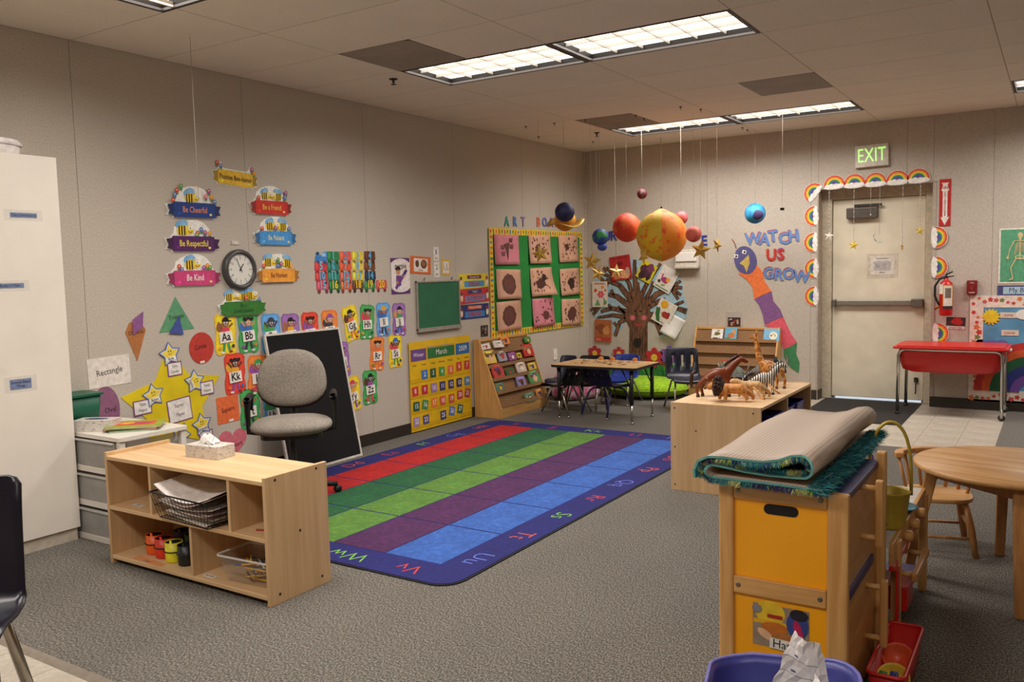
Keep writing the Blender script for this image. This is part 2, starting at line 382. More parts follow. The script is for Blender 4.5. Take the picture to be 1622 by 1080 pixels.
for (x, y), hl in zip(HK, HL):
    if h0 is None:
        h0 = MB().lathe([(.001, 0), (.014, 0), (.013, -.004), (.005, -.008), (.004, -.014)], 8).tube([(0, 0, -.012), (0, 0, -.022), (.007, 0, -.028), (.012, 0, -.022)], .002, 5).build('ceiling_hook', DARKMET, None, Tr(x, y, H))
        tag(h0, 'tiny dark ceiling hook '+hl, 'hook', 'ceiling hooks over the planets')
    else: dup(h0, None, Tr(x, y, H), 'tiny dark ceiling hook '+hl)

# ---------------------------------------------------------------- door with its fittings, in the recess
CREAM = paint((226, 216, 192), .5, 0, .03, 6)
YD = D+.2
df = struct(MB().box(DX0, 2.985, YD-.03, YD+.1, 0, DZ).box(3.925, DX1, YD-.03, YD+.1, 0, DZ).box(2.985, 3.925, YD-.03, YD+.1, 2.205, DZ).box(2.985, 3.01, YD+.046, YD+.1, 0, 2.205).box(3.90, 3.925, YD+.046, YD+.1, 0, 2.205).box(3.01, 3.90, YD+.046, YD+.1, 2.17, 2.205).build('door_frame', paint((200, 188, 164), .5), None, None, .004))
dr = thing('door_1', '', '', Tr(0, 0, 0)); del dr['label']; del dr['category']; struct(dr)
MB().box(2.99, 3.92, YD, YD+.045, .026, 2.20).build('door_leaf', CREAM, dr, None, .003)
pb = MB().box(3.03, 3.9, YD-.05, YD-.022, 1.045, 1.098).build('panic_bar', paint((150, 143, 132), .35, .6), dr, None, .006)
MB().box(3.80, 3.915, YD-.075, YD, 1.025, 1.115).box(2.998, 3.04, YD-.07, YD, 1.03, 1.11).build('bar_end', paint((120, 114, 106), .35, .6), dr, None, .008)
dc = MB().box(3.14, 3.46, YD-.07, YD-.002, 1.985, 2.105).build('door_closer', paint((88, 80, 72), .45), dr, None, .012)
MB().box(3.22, 3.50, YD-.05, YD-.03, 2.115, 2.14).box(3.22, 3.26, YD-.055, YD-.02, 2.09, 2.14).build('closer_arm', paint((52, 46, 42), .45), dr)
MB().tube([(3.855, YD-.004, .25), (3.855, YD-.03, .24), (3.855, YD-.035, .12), (3.855, YD-.05, .10)], .007, 6).box(3.835, 3.875, YD-.012, YD, .22, .27).build('door_stop', DARKMET, dr)
MB().box(3.35, 3.66, YD-.0015, YD-.0005, 1.34, 1.60).build('sheet_pocket', paint((212, 202, 180), .3), dr)
pn = flat('notice', None, None, Tr(3.505, YD-.0025, 1.475) @ BB, rc(.24, .20), (222, 214, 200), .001,
    [(rc(.17, .10, 0, -.005), (190, 184, 178)), (rc(.12, .006, 0, .075), (110, 104, 100)), (rc(.05, .05, -.05, 0), (170, 166, 164)), (rc(.04, .06, .02, -.005), (176, 170, 168)), (rc(.06, .005, 0, -.075), (120, 114, 110))])
pn.parent = dr
MB().box(2.985, 3.925, D+.14, D+.30, -.003, .007).build('threshold', paint((190, 186, 178), .3, .8), dr)
struct(MB().box(1.5, 5.5, D+.32, D+2.6, -.2, -.02).build('ground_outside', paint((190, 190, 190), .9)))
mat_ = thing('door_mat', 'black ribbed door mat on the vinyl tiles before the exit door', 'mat', Tr(3.43, 9.2, -.003))
MB().box(-.49, .49, -.71, .68, 0, .008).build('rubber_border', paint((30, 28, 27), .7), mat_, None, .003)
m = MB()
for k in range(44): xx = -.45+k*.9/43; m.box(xx-.006, xx+.006, -.67, .64, .006, .011)
m.build('ribs', speckle('mat_pile', (34, 31, 29), (46, 43, 40), (60, 56, 52), 200, 5, .95, .3), mat_)
# ================================================================ left wall: paper signs, cards, boards
FRAMEM = paint((170, 165, 155), .35, .6)
INK = (26, 22, 24)
# ---- bee banners
def bee_print(cx, cy, s, flip=1):
    o = [(ov(.030*s, .024*s, 12, cx-.038*s*flip, cy+.030*s, 30*flip), (120, 176, 224)), (ov(.026*s, .020*s, 12, cx-.012*s*flip, cy+.042*s, -20), (140, 190, 230)),
         (ov(.040*s, .030*s, 14, cx-.022*s*flip, cy), (240, 200, 40))]
    for k in (-.045, -.028, -.011): o.append((ln(cx+k*s*flip, cy-.026*s, cx+k*s*flip, cy+.026*s, .008*s), (20, 16, 14)))
    o += [(ov(.027*s, .027*s, 14, cx+.022*s*flip, cy+.006*s), (248, 214, 60)), (ov(.009*s, .013*s, 8, cx+.022*s*flip, cy+.016*s), (250, 250, 250)), (ov(.009*s, .013*s, 8, cx+.036*s*flip, cy+.016*s), (250, 250, 250)),
          (ov(.004*s, .004*s, 6, cx+.026*s*flip, cy+.014*s), (10, 10, 10)), (wedge(.012*s, .016*s, 200, 340, 6, cx+.025*s*flip, cy+.004*s), (150, 60, 20))]
    return o
def flowers_print(pts, s=1):
    o = []; cc = [(214, 60, 60), (80, 120, 200), (170, 70, 160), (236, 150, 50), (90, 150, 80), (230, 120, 150)]
    for i, (x, y) in enumerate(pts):
        o.append((ov(.012*s, .016*s, 8, x, y-.016*s), (70, 140, 70))); o.append((ov(.016*s, .018*s, 8, x, y), cc[i % 6])); o.append((ov(.006*s, .006*s, 6, x, y+.003), (250, 224, 120)))
    return o
def banner(label, words, c, ctext, px, py, bees, fl, rot=0, w=.40):
    y, z = onL(px, py); hw = w/2; bh = .052
    tail = [(-hw*.78, -bh), (hw*.78, -bh), (hw*.82, -bh*.7), (hw*1.0, -bh*.6), (hw*.93, -.004), (hw*1.02, bh*.62), (hw*.82, bh*.7), (hw*.78, bh), (-hw*.78, bh), (-hw*.82, bh*.7), (-hw*1.02, bh*.62), (-hw*.93, -.004), (-hw*1.0, -bh*.6), (-hw*.82, -bh*.7)]
    e = .008
    outl = [(x*1.035, yy-e if yy < 0 else yy) for x, yy in tail[:6]]
    bump_ = [(hw*.72, bh+.02), (hw*.66, bh+.055)] + ([(hw*.45, bh+.095), (hw*.2, bh+.115), (-hw*.2, bh+.11), (-hw*.45, bh+.09)] if bees else [(hw*.6, bh+.03), (hw*.5, bh+.01), (-hw*.5, bh+.01), (-hw*.6, bh+.03)]) + [(-hw*.66, bh+.06), (-hw*.72, bh+.02)]
    outl = outl + [(hw*.86, bh*.8)] + bump_ + [(-hw*.86, bh*.8)] + [(x*1.035, yy-e if yy < 0 else yy) for x, yy in tail[10:]]
    L = []
    for (bx, by, f_, s_) in bees: L += bee_print(bx, by, s_, f_)
    L += flowers_print(fl)
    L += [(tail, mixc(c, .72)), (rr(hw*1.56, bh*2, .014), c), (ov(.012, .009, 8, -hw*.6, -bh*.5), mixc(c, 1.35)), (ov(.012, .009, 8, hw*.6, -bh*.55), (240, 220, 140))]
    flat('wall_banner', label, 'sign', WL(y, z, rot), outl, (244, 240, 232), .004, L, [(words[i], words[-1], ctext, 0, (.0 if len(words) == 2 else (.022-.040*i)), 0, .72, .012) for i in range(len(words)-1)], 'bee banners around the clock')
T4 = [(-.13, .085), (-.10, .105), (.12, .09), (.09, .07), (.145, .07)]
banner('yellow paper banner reading Positive Bee-havior above the other bee banners', ('Positive Bee-havior', .052), (232, 188, 44), (70, 40, 20), 372, 283, [], [(-.16, .095), (-.13, .075), (.15, .085), (.17, .06)], -3, .40)
banner('dark blue bee banner reading Be Cheerful with bee and flowers', ('Be Cheerful', .058), (28, 60, 132), (226, 140, 90), 306, 333, [(0, .082, 1, 1.15)], [(-.13, .13), (-.15, .1), (.13, .14), (.15, .1), (-.1, .16), (.1, .10), (-.17, .06), (.17, .065)], 0, .43)
banner('red bee banner reading Be a Friend with two bees', ('Be a Friend', .056), (204, 48, 36), (238, 196, 80), 428, 329, [(-.03, .086, 1, 1), (.05, .086, -1, 1)], [(-.12, .07), (.14, .085), (.15, .12)], 0, .40)
banner('purple bee banner reading Be Respectful', ('Be Respectful', .060), (84, 28, 96), (240, 214, 70), 305, 386, [(-.05, .09, 1, 1.25)], [(.04, .075), (.07, .10), (.1, .08), (.14, .075), (.03, .06)], 0, .43)
banner('light blue bee banner reading Be Patient', ('Be Patient', .054), (70, 150, 216), (232, 226, 170), 435, 377, [(-.02, .088, 1, 1.1), (.05, .088, -1, 1.1)], [(-.13, .07), (.14, .075), (.0, .075)], 0, .41)
banner('magenta pink bee banner reading Be Kind', ('Be Kind', .062), (206, 64, 122), (250, 236, 230), 307, 440, [(0, .09, 1, 1.2)], [(-.12, .08), (-.1, .06), (.08, .07), (.11, .085), (.13, .07)], 0, .43)
banner('orange bee banner reading Be Honest right of the clock', ('Be Honest', .054), (240, 160, 56), (130, 60, 30), 439, 436, [(-.06, .10, 1, 1.15), (.07, .095, -1, 1.1)], [(-.14, .075), (.0, .075), (.03, .09), (.13, .07), (.0, .12)], 0, .42)
banner('green bee banner reading Be a Good Listener below the clock', ('Be a', 'Good Listener', .044), (74, 168, 60), (24, 70, 40), 383, 488, [(-.09, .085, 1, 1), (-.01, .085, -1, .9), (.09, .09, 1, 1.05)], [(.03, .075), (.15, .06)], 0, .42)
# ---- wall clock
y, z = onL(377, 427); t = thing('wall_clock', 'round wall clock with grey rim among the bee banners', 'clock', WL(y, z))
MB().lathe([(.148, 0), (.15, .02), (.145, .036), (.130, .044), (.118, .040), (.112, .026)], 40).build('rim', paint((74, 72, 72), .35), t)
MB().lathe([(.001, .022), (.114, .022), (.114, .026)], 40).build('case_back', paint((90, 90, 90), .5), t)
dial = MB().lathe([(.114, .0265), (.0005, .0265)], 40).build('dial', paint((226, 224, 214), .6, 0, .01), t)
m = MB()
for k in range(60):
    a = rad(k*6); r0, r1, w_ = (.096, .108, .0045) if k % 5 == 0 else (.102, .106, .0016)
    m.face(ln(r0*math.cos(a), r0*math.sin(a), r1*math.cos(a), r1*math.sin(a), w_), .0275)
m.build('hour_marks', paint(INK), dial)
for k in range(12):
    a = rad(90-30*(k+1)); lettering(dial, str(k+1), .022, INK, .083*math.cos(a), .083*math.sin(a), .0275, name='numeral')
MB().face(ln(-.01, -.008, .028, .042, .007), .030).build('hour_hand', BLACK, t)
MB().face(ln(.012, -.02, -.036, .085, .0045), .032).build('minute_hand', BLACK, t)
MB().lathe([(.007, .03), (.006, .034), (.0005, .034)], 10).build('hub', BLACK, t)
y, z = onL(372, 384); t = thing('room_plate', 'small pale wall plate above the clock', 'plate', WL(y, z))
MB().prism(rr(.07, .034, .004), 0, .005).build('plate', paint((200, 188, 172), .5), t); MB().prism(rr(.05, .02, .003), .005, .0065).build('window_insert', paint((226, 220, 210), .5), t)
# ---- paper shapes
def script(s, size, x, y, rot=0): return (s, size, INK, x, y, rot, .85)
y, z = onL(215, 534)
flat('paper_shape', 'brown paper diamond reading Diamond beside the closet', 'paper shape', WL(y, z), [(0, -.16), (.075, .045), (.035, .1), (-.04, .1), (-.075, .035)], (176, 112, 60), .002, (), [script('Diamond', .034, 0, .03, 4)], 'paper shapes on the left wall')
y, z = onL(217, 513); flat('paper_shape', 'purple paper parallelogram tucked over the brown diamond', 'paper shape', WL(y, z, 0, .008), [(-.04, -.075), (.035, -.02), (.045, .08), (-.035, .03)], (140, 86, 142), .002, (), (), 'paper shapes on the left wall')
y, z = onL(279, 503); flat('paper_shape', 'green paper triangle reading Triangle', 'paper shape', WL(y, z), [(-.14, -.095), (.14, -.085), (0, .145)], (92, 154, 112), .002, (), [script('Triangle', .045, 0, .005, 5)], 'paper shapes on the left wall')
y, z = onL(277, 518); flat('paper_shape', 'small blue paper triangle overlapping the green triangle', 'paper shape', WL(y, z, 0, .009), [(-.055, -.04), (.06, -.055), (.03, .075)], (66, 82, 152), .002, (), (), 'paper shapes on the left wall')
y, z = onL(319, 551); flat('paper_shape', 'red paper circle reading Circle beside letter card Aa', 'paper shape', WL(y, z), ov(.103, .112, 28), (190, 58, 46), .003, [(rc(.04, .016, 0, -.1, 4), (236, 226, 214))], [script('Circle', .048, -.01, .01, 6)], 'paper shapes on the left wall')
y, z = onL(173, 588); flat('paper_sheet', 'white paper sheet reading Rectangle', 'paper', WL(y, z, 2), rc(.29, .19), (230, 222, 212), .002, (), [script('Rectangle', .055, 0, .0, 4)], 'paper shapes on the left wall')
y, z = onL(168, 650); flat('paper_shape', 'mauve paper oval half hidden behind the green tub', 'paper shape', WL(y, z), ov(.095, .155, 28), (140, 90, 120), .002, (), [script('Oval', .05, .03, .0, 5)], 'paper shapes on the left wall')
y, z = onL(361, 648); flat('paper_shape', 'orange paper square reading Square', 'paper shape', WL(y, z, 2), rc(.195, .195), (232, 110, 58), .002, [(rc(.04, .016, .02, -.085, 3), (240, 228, 216))], [script('Square', .05, 0, .0, 4)], 'paper shapes on the left wall')
y, z = onL(369, 700); flat('paper_shape', 'pink paper heart reading Heart behind the low shelf', 'paper shape', WL(y, z), heart(.135), (214, 112, 126), .002, (), [script('Heart', .05, .03, -.02, 4)], 'paper shapes on the left wall')
# ---- big helper star with its cards
flat('star_poster', 'big yellow paper star carrying the helper cards', 'poster', WL(3.64, .655, 0), st(.41, .225, 5, 94), paint((226, 202, 26), .45, 0, .06, 5, .25), .003)
STARY, STARB = (240, 214, 70), (70, 92, 160)
def star_card(px, py, rot, word, wr, label):
    y, z = onL(px, py)
    flat('star_card', label, 'card', WL(y, z, rot, .007), st(.088, .050, 5, 90), STARB, .002, [(st(.078, .043, 5, 90), (206, 214, 232)), (st(.066, .036, 5, 90), STARY), (rc(.075, .026, 0, -.03), (240, 238, 232)), (wedge(.012, .015, 200, 340, 6, 0, .012), (150, 80, 20)), (ov(.004, .006, 6, -.009, .022), INK), (ov(.004, .006, 6, .009, .022), INK)],
         [(word, .03, INK, 0, -.03, 0, .8)], 'blue edged star name cards')
star_card(268, 561, 8, 'Kyle', 0, 'blue edged star name card at the top tip of the yellow star')
star_card(307, 604, -70, 'Sophia', 0, 'blue edged star name card turned sideways by the right tip of the yellow star')
star_card(242, 626, 10, 'Arjun', 0, 'blue edged star name card on the left arm of the yellow star')
star_card(319, 672, 10, 'Samantha', 0, 'blue edged star name card at the lower right of the yellow star')
star_card(285, 688, -25, 'Ben', 0, 'blue edged star name card peeking over the low shelf end')
def job_card(px, py, w_, h_, words, label, rot=3):
    y, z = onL(px, py)
    flat('job_card', label, 'card', WL(y, z, rot, .005), rc(w_, h_), (134, 84, 130), .002, [(rc(w_-.016, h_-.016), (236, 230, 222))], [(words[i], .030 if w_ < .16 else .036, (90, 80, 84), 0, h_*.2-h_*.38*i, 0, .75) for i in range(len(words))], 'purple edged helper cards')
job_card(276, 584, .115, .098, ('Line', 'Leader'), 'purple edged card reading Line Leader under the top star card')
job_card(327, 614, .115, .098, ('Snack', 'Helper'), 'purple edged card reading Snack Helper on the right tip')
job_card(225, 645, .135, .10, ('Table', 'Helper'), 'purple edged card on the left arm of the yellow star')
job_card(284, 649, .19, .165, ('Starter', 'Player'), 'largest purple edged card in the middle of the yellow star', 6)
job_card(326, 693, .115, .11, ('Clean up', 'Helper'), 'purple edged card below the lower right star card')
# ---- alphabet cards
CARD = [(-.42, -.45), (-.30, -.5), (0, -.47), (.30, -.5), (.44, -.44), (.46, -.3), (.40, -.12), (.46, .05), (.43, .25), (.46, .38), (.36, .47), (.15, .5), (-.1, .485), (-.33, .5), (-.45, .4), (-.44, .2), (-.39, .02), (-.46, -.15), (-.46, -.33)]
YEL, GRN, BLU, PUR, REDC, ORC = (240, 200, 40), (66, 160, 84), (92, 158, 216), (148, 104, 168), (218, 66, 44), (236, 126, 54)
SKIN = [(150, 92, 60), (206, 150, 110), (94, 58, 42), (170, 106, 70)]
CLO = [(214, 70, 90), (60, 110, 190), (70, 160, 90), (232, 170, 50), (150, 80, 160), (60, 60, 70), (230, 120, 60)]
def alpha_card(two, c, px, py, k, rot, label, w_=.205, h_=.31):
    y, z = onL(px, py); s = lambda p: [(a*w_, b*h_) for a, b in p]
    sk = SKIN[k % 4]; c1 = CLO[k % 7]; c2 = CLO[(k*3+2) % 7]; hat = CLO[(k*2+1) % 7]
    lgt = mixc(c, 1.12)
    L = [(s([(a*.88, b*.92) for a, b in CARD]), lgt), (ov(.030, .036, 10, -.052, .050), c1 if k % 3 else sk), (ln(-.03, .05, -.065, .09, .016), sk), (ln(.03, .05, .064, .075+.01*(k % 3), .016), sk),
         (ln(-.016, -.07, -.026-.008*(k % 2), -.13, .022), c2), (ln(.016, -.07, .030, -.125, .022), c2), (ov(.018, .009, 8, -.034, -.134), (236, 232, 226)), (ov(.018, .009, 8, .038, -.13), (236, 232, 226) if k % 2 else (170, 40, 40)),
         (rr(.066, .10, .014, 0, .0), c1), (ov(.030, .033, 12, .0, .082), sk)]
    if k % 3 == 0: L += [(wedge(.0, .032, 0, 180, 8, 0, .092), (24, 18, 16)), (ln(-.006, .094, .052, .096, .008), (24, 18, 16))]
    elif k % 3 == 1: L += [(wedge(.016, .036, 10, 170, 8, 0, .084), (40, 24, 18)), (ov(.014, .014, 8, -.036, .106), (40, 24, 18)), (ov(.014, .014, 8, .036, .106), (40, 24, 18))]
    else: L += [(wedge(0, .036, 0, 180, 8, 0, .090), hat), (ln(-.045, .09, .045, .094, .009), hat)]
    L += [(ov(.007, .008, 8, -.011, .082), (250, 250, 250)), (ov(.007, .008, 8, .011, .082), (250, 250, 250)), (ov(.003, .004, 6, -.010, .081), INK), (ov(.003, .004, 6, .012, .081), INK), (wedge(.009, .013, 200, 340, 6, 0, .074), (240, 230, 230)),
          (ov(.016, .012, 8, -.058, -.10), CLO[(k+3) % 7]), (ov(.014, .014, 8, .058, -.09), CLO[(k+5) % 7]), (rc(.112, .08, -.004, -.022, 4), (240, 236, 226))]
    flat('letter_card', label, 'card', WL(y, z, rot), s(CARD), c, .003, L, [(two, .082, (16, 14, 14), -.004, -.022, 4, .86, .02)], 'alphabet cards on the left wall')
AC = [('Aa', YEL, 357, 529, 'yellow letter card Aa with child figure'), ('Bb', GRN, 393, 527, 'green letter card Bb with child figure'), ('Cc', BLU, 429, 528, 'light blue letter card Cc half behind the blackboard'),
      ('Dd', PUR, 460, 527, 'purple letter card Dd half behind the blackboard'), ('Ee', REDC, 491, 524, 'red letter card Ee half behind the blackboard'), ('Ff', ORC, 522, 520, 'orange letter card Ff at the blackboard corner'),
      ('Gg', YEL, 556, 512, 'yellow letter card Gg'), ('Hh', GRN, 581, 510, 'green letter card Hh beside yellow Gg'), ('Ii', BLU, 607, 506, 'light blue letter card Ii'), ('Jj', PUR, 632, 506, 'purple letter card Jj below the purple poster'),
      ('Kk', REDC, 372, 592, 'red letter card Kk below yellow Aa'), ('Ll', ORC, 408, 594, 'orange letter card Ll half behind the blackboard frame'), ('Qq', PUR, 541, 570, 'purple letter card peeking out right of the blackboard'),
      ('Rr', ORC, 597, 560, 'orange letter card Rr'), ('Ss', YEL, 626, 556, 'yellow letter card Ss with dog figure beside the calendar'), ('Tt', GRN, 396, 647, 'green letter card behind the office chair armrest'),
      ('Uu', BLU, 432, 652, 'blue letter card low behind the blackboard'), ('Yy', YEL, 559, 624, 'yellow letter card Yy beside the blackboard edge'), ('Zz', GRN, 586, 613, 'green letter card Zz')]
RK = {'Ll': -2, 'Gg': 12, 'Hh': -5, 'Yy': 6, 'Qq': 5, 'Rr': -4}
for k, (a, c, px, py, lab) in enumerate(AC): alpha_card(a, c, px, py, k, RK.get(a, 0), lab)
# ---- number train
TC = [(60, 130, 200), (44, 128, 74), (226, 96, 66), (228, 200, 60), (96, 52, 36), (206, 60, 66), (50, 120, 100), (222, 88, 50), (230, 200, 80), (116, 66, 34),
      (200, 64, 66), (44, 128, 104), (206, 96, 80), (226, 200, 60), (44, 52, 72), (206, 84, 104), (36, 120, 70), (214, 100, 60), (96, 62, 52), (60, 130, 74), (206, 84, 80)]
rows = [(508, 407.3, 19.3, range(0, 5)), (508, 423, 19.3, range(5, 10)), (509, 438.7, 19.3, range(10, 15)), (511, 453, 18.6, range(15, 21))]
tw, thh = .145, .092
wag = [(-.5, -.25), (-.42, -.34), (-.38, -.5), (-.2, -.5), (-.14, -.3), (.14, -.3), (.2, -.5), (.38, -.5), (.42, -.34), (.5, -.25), (.46, .5), (-.46, .5)]
eng = [(-.5, -.4), (-.36, -.3), (-.3, -.5), (-.15, -.5), (-.1, -.3), (.1, -.3), (.15, -.5), (.3, -.5), (.38, -.3), (.48, -.3), (.5, .4), (.42, .5), (.1, .42), (.06, .18), (-.1, .18), (-.14, .46), (-.3, .5), (-.32, .2), (-.42, .1)]
NUMC = [(110, 190, 220), (90, 180, 220), (96, 150, 210), (240, 200, 40)]
NW = 'zero one two three four five six seven eight nine ten eleven twelve thirteen fourteen fifteen sixteen seventeen eighteen nineteen twenty twenty-one twenty-two twenty-three twenty-four twenty-five twenty-six twenty-seven'.split()
TN = 'blue green orange yellow brown red green orange yellow brown red green orange yellow navy pink green orange brown green red'.split()
for ri, (x0, yy, dx, rg) in enumerate(rows):
    for i, n in enumerate(rg):
        y, z = onL(x0+dx*i, yy - i*.25)
        poly = [(a*tw, b*thh) for a, b in (eng if n == 0 else wag)]
        c = TC[n]; L = [(ov(.017, .017, 8, -.043, -.045), mixc(c, .6)), (ov(.017, .017, 8, .043, -.045), mixc(c, .6))]
        if n == 0: L += [(rc(.05, .03, .03, .02), (150, 200, 230)), (rc(.03, .02, -.04, .03), (40, 60, 90))]
        else: L += [(rc(.022, .05, -.05, .012), mixc(c, 1.3))]
        flat('train_car', ('blue train engine cut-out heading the number train' if n == 0 else '%s train wagon card with number %s in the %s row' % (TN[n], NW[n], ('first', 'second', 'third', 'bottom')[ri])), 'wall card', WL(y, z), poly, c, .003, L,
             [] if n == 0 else [(str(n), .092, NUMC[2 if n == 2 else 3 if n in (16, 18, 19, 20) else 0 if n % 2 else 1], .0, .008, 0, .82, .03)], 'number train cut-outs')
# ---- colour poster, small cards
y, z = onL(634, 437); PU = (92, 46, 112)
kid = [(rc(.265, .24, 0, .005), (234, 224, 218)), (ov(.13, .06, 20, 0, .10), (234, 224, 218)), (ov(.13, .05, 20, 0, -.10), (234, 224, 218)), (rc(.07, .10, -.03, -.045), (112, 66, 140)), (ov(.03, .036, 12, -.035, .045), (196, 138, 98)),
       (wedge(.0, .036, 0, 180, 8, -.035, .055), (30, 22, 18)), (ln(-.075, -.115, .075, .045, .034), (110, 62, 136)), (ln(.055, .02, .085, .055, .03), (70, 36, 90)), (ov(.016, .014, 8, .04, -.01), (206, 130, 90)), (ov(.016, .014, 8, -.05, -.06), (206, 130, 90)),
       (ln(-.01, -.09, .0, -.13, .022), (240, 240, 240)), (ln(.02, -.09, .03, -.125, .022), (236, 226, 232))]
flat('colour_poster', 'purple and white poster with the word purple and a crayon figure', 'poster', WL(y, z), rc(.265, .33), PU, .003, kid, [('purple', .07, (70, 50, 50), 0, .092, 0, .9)])
y, z = onL(666, 420); flat('wall_card', 'orange card with two brown ovals beside the purple poster', 'card', WL(y, z, -3), rc(.305, .165), (214, 104, 40), .003, [(rc(.21, .125), (232, 220, 206)), (ov(.028, .034, 14, -.055, .012), (96, 58, 38)), (ov(.048, .044, 16, .045, .012), (110, 66, 40)), (ov(.03, .026, 14, .04, .02), (150, 96, 64))], [('brown', .026, (70, 50, 40), 0, -.046, 0, .9)])
y, z = onL(690.5, 402); flat('number_card', 'upper white number card above the green chalkboard', 'card', WL(y, z), rc(.088, .135), (232, 226, 214), .002, [(rc(.014, .05, 0, .02), (60, 90, 150))], [('one', .03, INK, 0, -.04, 0, .8)], 'white number cards')
y, z = onL(691.5, 427); flat('number_card', 'lower white number card reaching the green chalkboard frame', 'card', WL(y, z), rc(.09, .15), (232, 226, 214), .002, (), [('2', .07, (60, 90, 150), 0, .022), ('two', .03, INK, 0, -.045, 0, .8)], 'white number cards')
y, z = onL(706, 423); flat('wall_card', 'small yellow edged card showing letter U', 'card', WL(y, z, -2), rc(.14, .155), (226, 182, 66), .002, [(rc(.10, .115, 0, -.002), (234, 228, 216))], [('U', .1, (170, 160, 150), -.012, .0), ('u', .07, (150, 140, 134), .03, -.012)])
y0, z0 = onL(657, 445); y1, z1 = onL(728, 517)
yc, zc, cw, ch = (y0+y1)/2, (z0+z1)/2, y1-y0, z0-z1
t = thing('chalkboard', 'small green chalkboard in a grey metal frame', 'chalkboard', WL(yc, zc))
MB().box(-cw/2+.012, cw/2-.012, -ch/2+.012, ch/2-.012, .002, .012).build('board', paint((36, 104, 70), .7, 0, .04, 8), t)
for nm, b_ in (('frame_rail', (-cw/2, cw/2, ch/2-.02, ch/2)), ('frame_rail', (-cw/2, cw/2, -ch/2, -ch/2+.024)), ('frame_stile', (-cw/2, -cw/2+.02, -ch/2, ch/2)), ('frame_stile', (cw/2-.02, cw/2, -ch/2, ch/2))):
    MB().box(b_[0], b_[1], b_[2], b_[3], 0, .02).build(nm, FRAMEM, t, None, .003)
MB().box(-cw/2, cw/2, -ch/2-.012, -ch/2+.006, .0, .035).build('chalk_tray', FRAMEM, t, None, .003)
for sx in (-1, 1):
    MB().tube([(sx*.22, ch/2-.004, .01), (sx*.22, ch/2+.018, .012), (sx*.22+.01, ch/2+.024, .016)], .004, 6).build('hook', DARKMET, t)
# ---- day cards
def day(px, py, c, c2, head, word, label, rot, hc):
    y, z = onL(px, py)
    flat('day_card', label, 'card', WL(y, z, rot), rc(.53, .15), c, .003, [(rr(.36, .062, .012, .01, -.028), c2), (rc(.25, .036, .01, .042), hc), (ov(.022, .04, 10, -.225, -.01), (236, 200, 170)), (ov(.02, .02, 8, -.225, .03), (110, 60, 40)), (ov(.022, .04, 10, .235, -.01), (236, 222, 200)), (ov(.02, .02, 8, .235, .03), (150, 60, 50))],
         [(word, .062, (214, 70, 60), .01, -.028, 0, 1.0, .01), (head, .030, (240, 236, 226), .01, .042, 0, .9)], 'day of the week cards')
day(750, 445, (226, 206, 50), (70, 150, 200), 'Yesterday Was', 'FRIDAY', 'yellow day card reading Yesterday Was Friday', 0, (110, 40, 60))
day(751, 468, (200, 52, 48), (110, 140, 190), 'Today Is', 'SATURDAY', 'red day card reading Today Is Saturday', 2, (50, 60, 120))
day(751, 493, (44, 50, 110), (60, 130, 190), 'Tomorrow Will Be', 'SUNDAY', 'navy day card reading Tomorrow Will Be Sunday', 0, (220, 110, 70))
y, z = onL(767, 524); rn = random.Random(5)
flat('photo_print', 'small dark photo print on the wall above the book rack', 'photo', WL(y, z), rc(.135, .12), (60, 48, 42), .002, [(ov(rn.uniform(.006, .014), rn.uniform(.006, .012), 7, rn.uniform(-.055, .055), rn.uniform(-.045, .045)), rn.choice([(150, 130, 116), (110, 84, 70), (190, 176, 160), (40, 30, 28)])) for _ in range(26)])
y, z = onL(879, 561); t = thing('light_switch', 'white light switch plate low on the left wall behind the play table', 'switch', WL(y, z))
MB().prism(rr(.085, .13, .008), 0, .006).build('plate', WHITEP, t); MB().prism(rr(.02, .045, .004), .006, .012).build('toggle', WHITEP, t)
# ---- bulletin board with finger paintings
BY0, BY1, BZ0, BZ1 = 7.535, 9.635, .80, 1.968
bw, bh = BY1-BY0, BZ1-BZ0
t = thing('bulletin_board', 'green art bulletin board with yellow patterned border', 'bulletin board', WL((BY0+BY1)/2, (BZ0+BZ1)/2))
MB().box(-bw/2+.02, bw/2-.02, -bh/2+.02, bh/2-.02, 0, .012).build('board', speckle('felt_green', (26, 118, 48), (32, 134, 54), (44, 148, 64), 60, 3, .9, .1), t)
def border_strip(L_, horizontal, cx, cy, M=None):
    s_ = MB(); s_.box(-L_/2, L_/2, -.034, .034, .012, .015, 0); n = int(L_/.055); rn = random.Random(int(L_*100)+int(cx*10))
    for k in range(n):
        x = -L_/2+.03+k*L_/n; q = rn.randrange(1, 5)
        s_.face(rc(.022, .05, x, .004*(-1)**k, rn.uniform(-15, 15)) if k % 2 else ov(.014, .022, 8, x, 0), .0156+.0003*(k % 2), q)
    s_.build('border_strip', [paint((232, 196, 52), .6), paint((200, 60, 50), .6), paint((60, 140, 70), .6), paint((214, 110, 40), .6), paint((60, 130, 170), .6)], t, Tr(cx, cy, 0) @ (Matrix() if horizontal else Rz(90)))
border_strip(bw, True, 0, bh/2-.03); border_strip(bw, True, 0, -bh/2+.03)
border_strip(bh-.13, False, -bw/2+.034, 0); border_strip(bh-.13, False, bw/2-.034, 0)
PINK, TAN = (214, 130, 142), (216, 166, 138); BRN = (98, 56, 48)
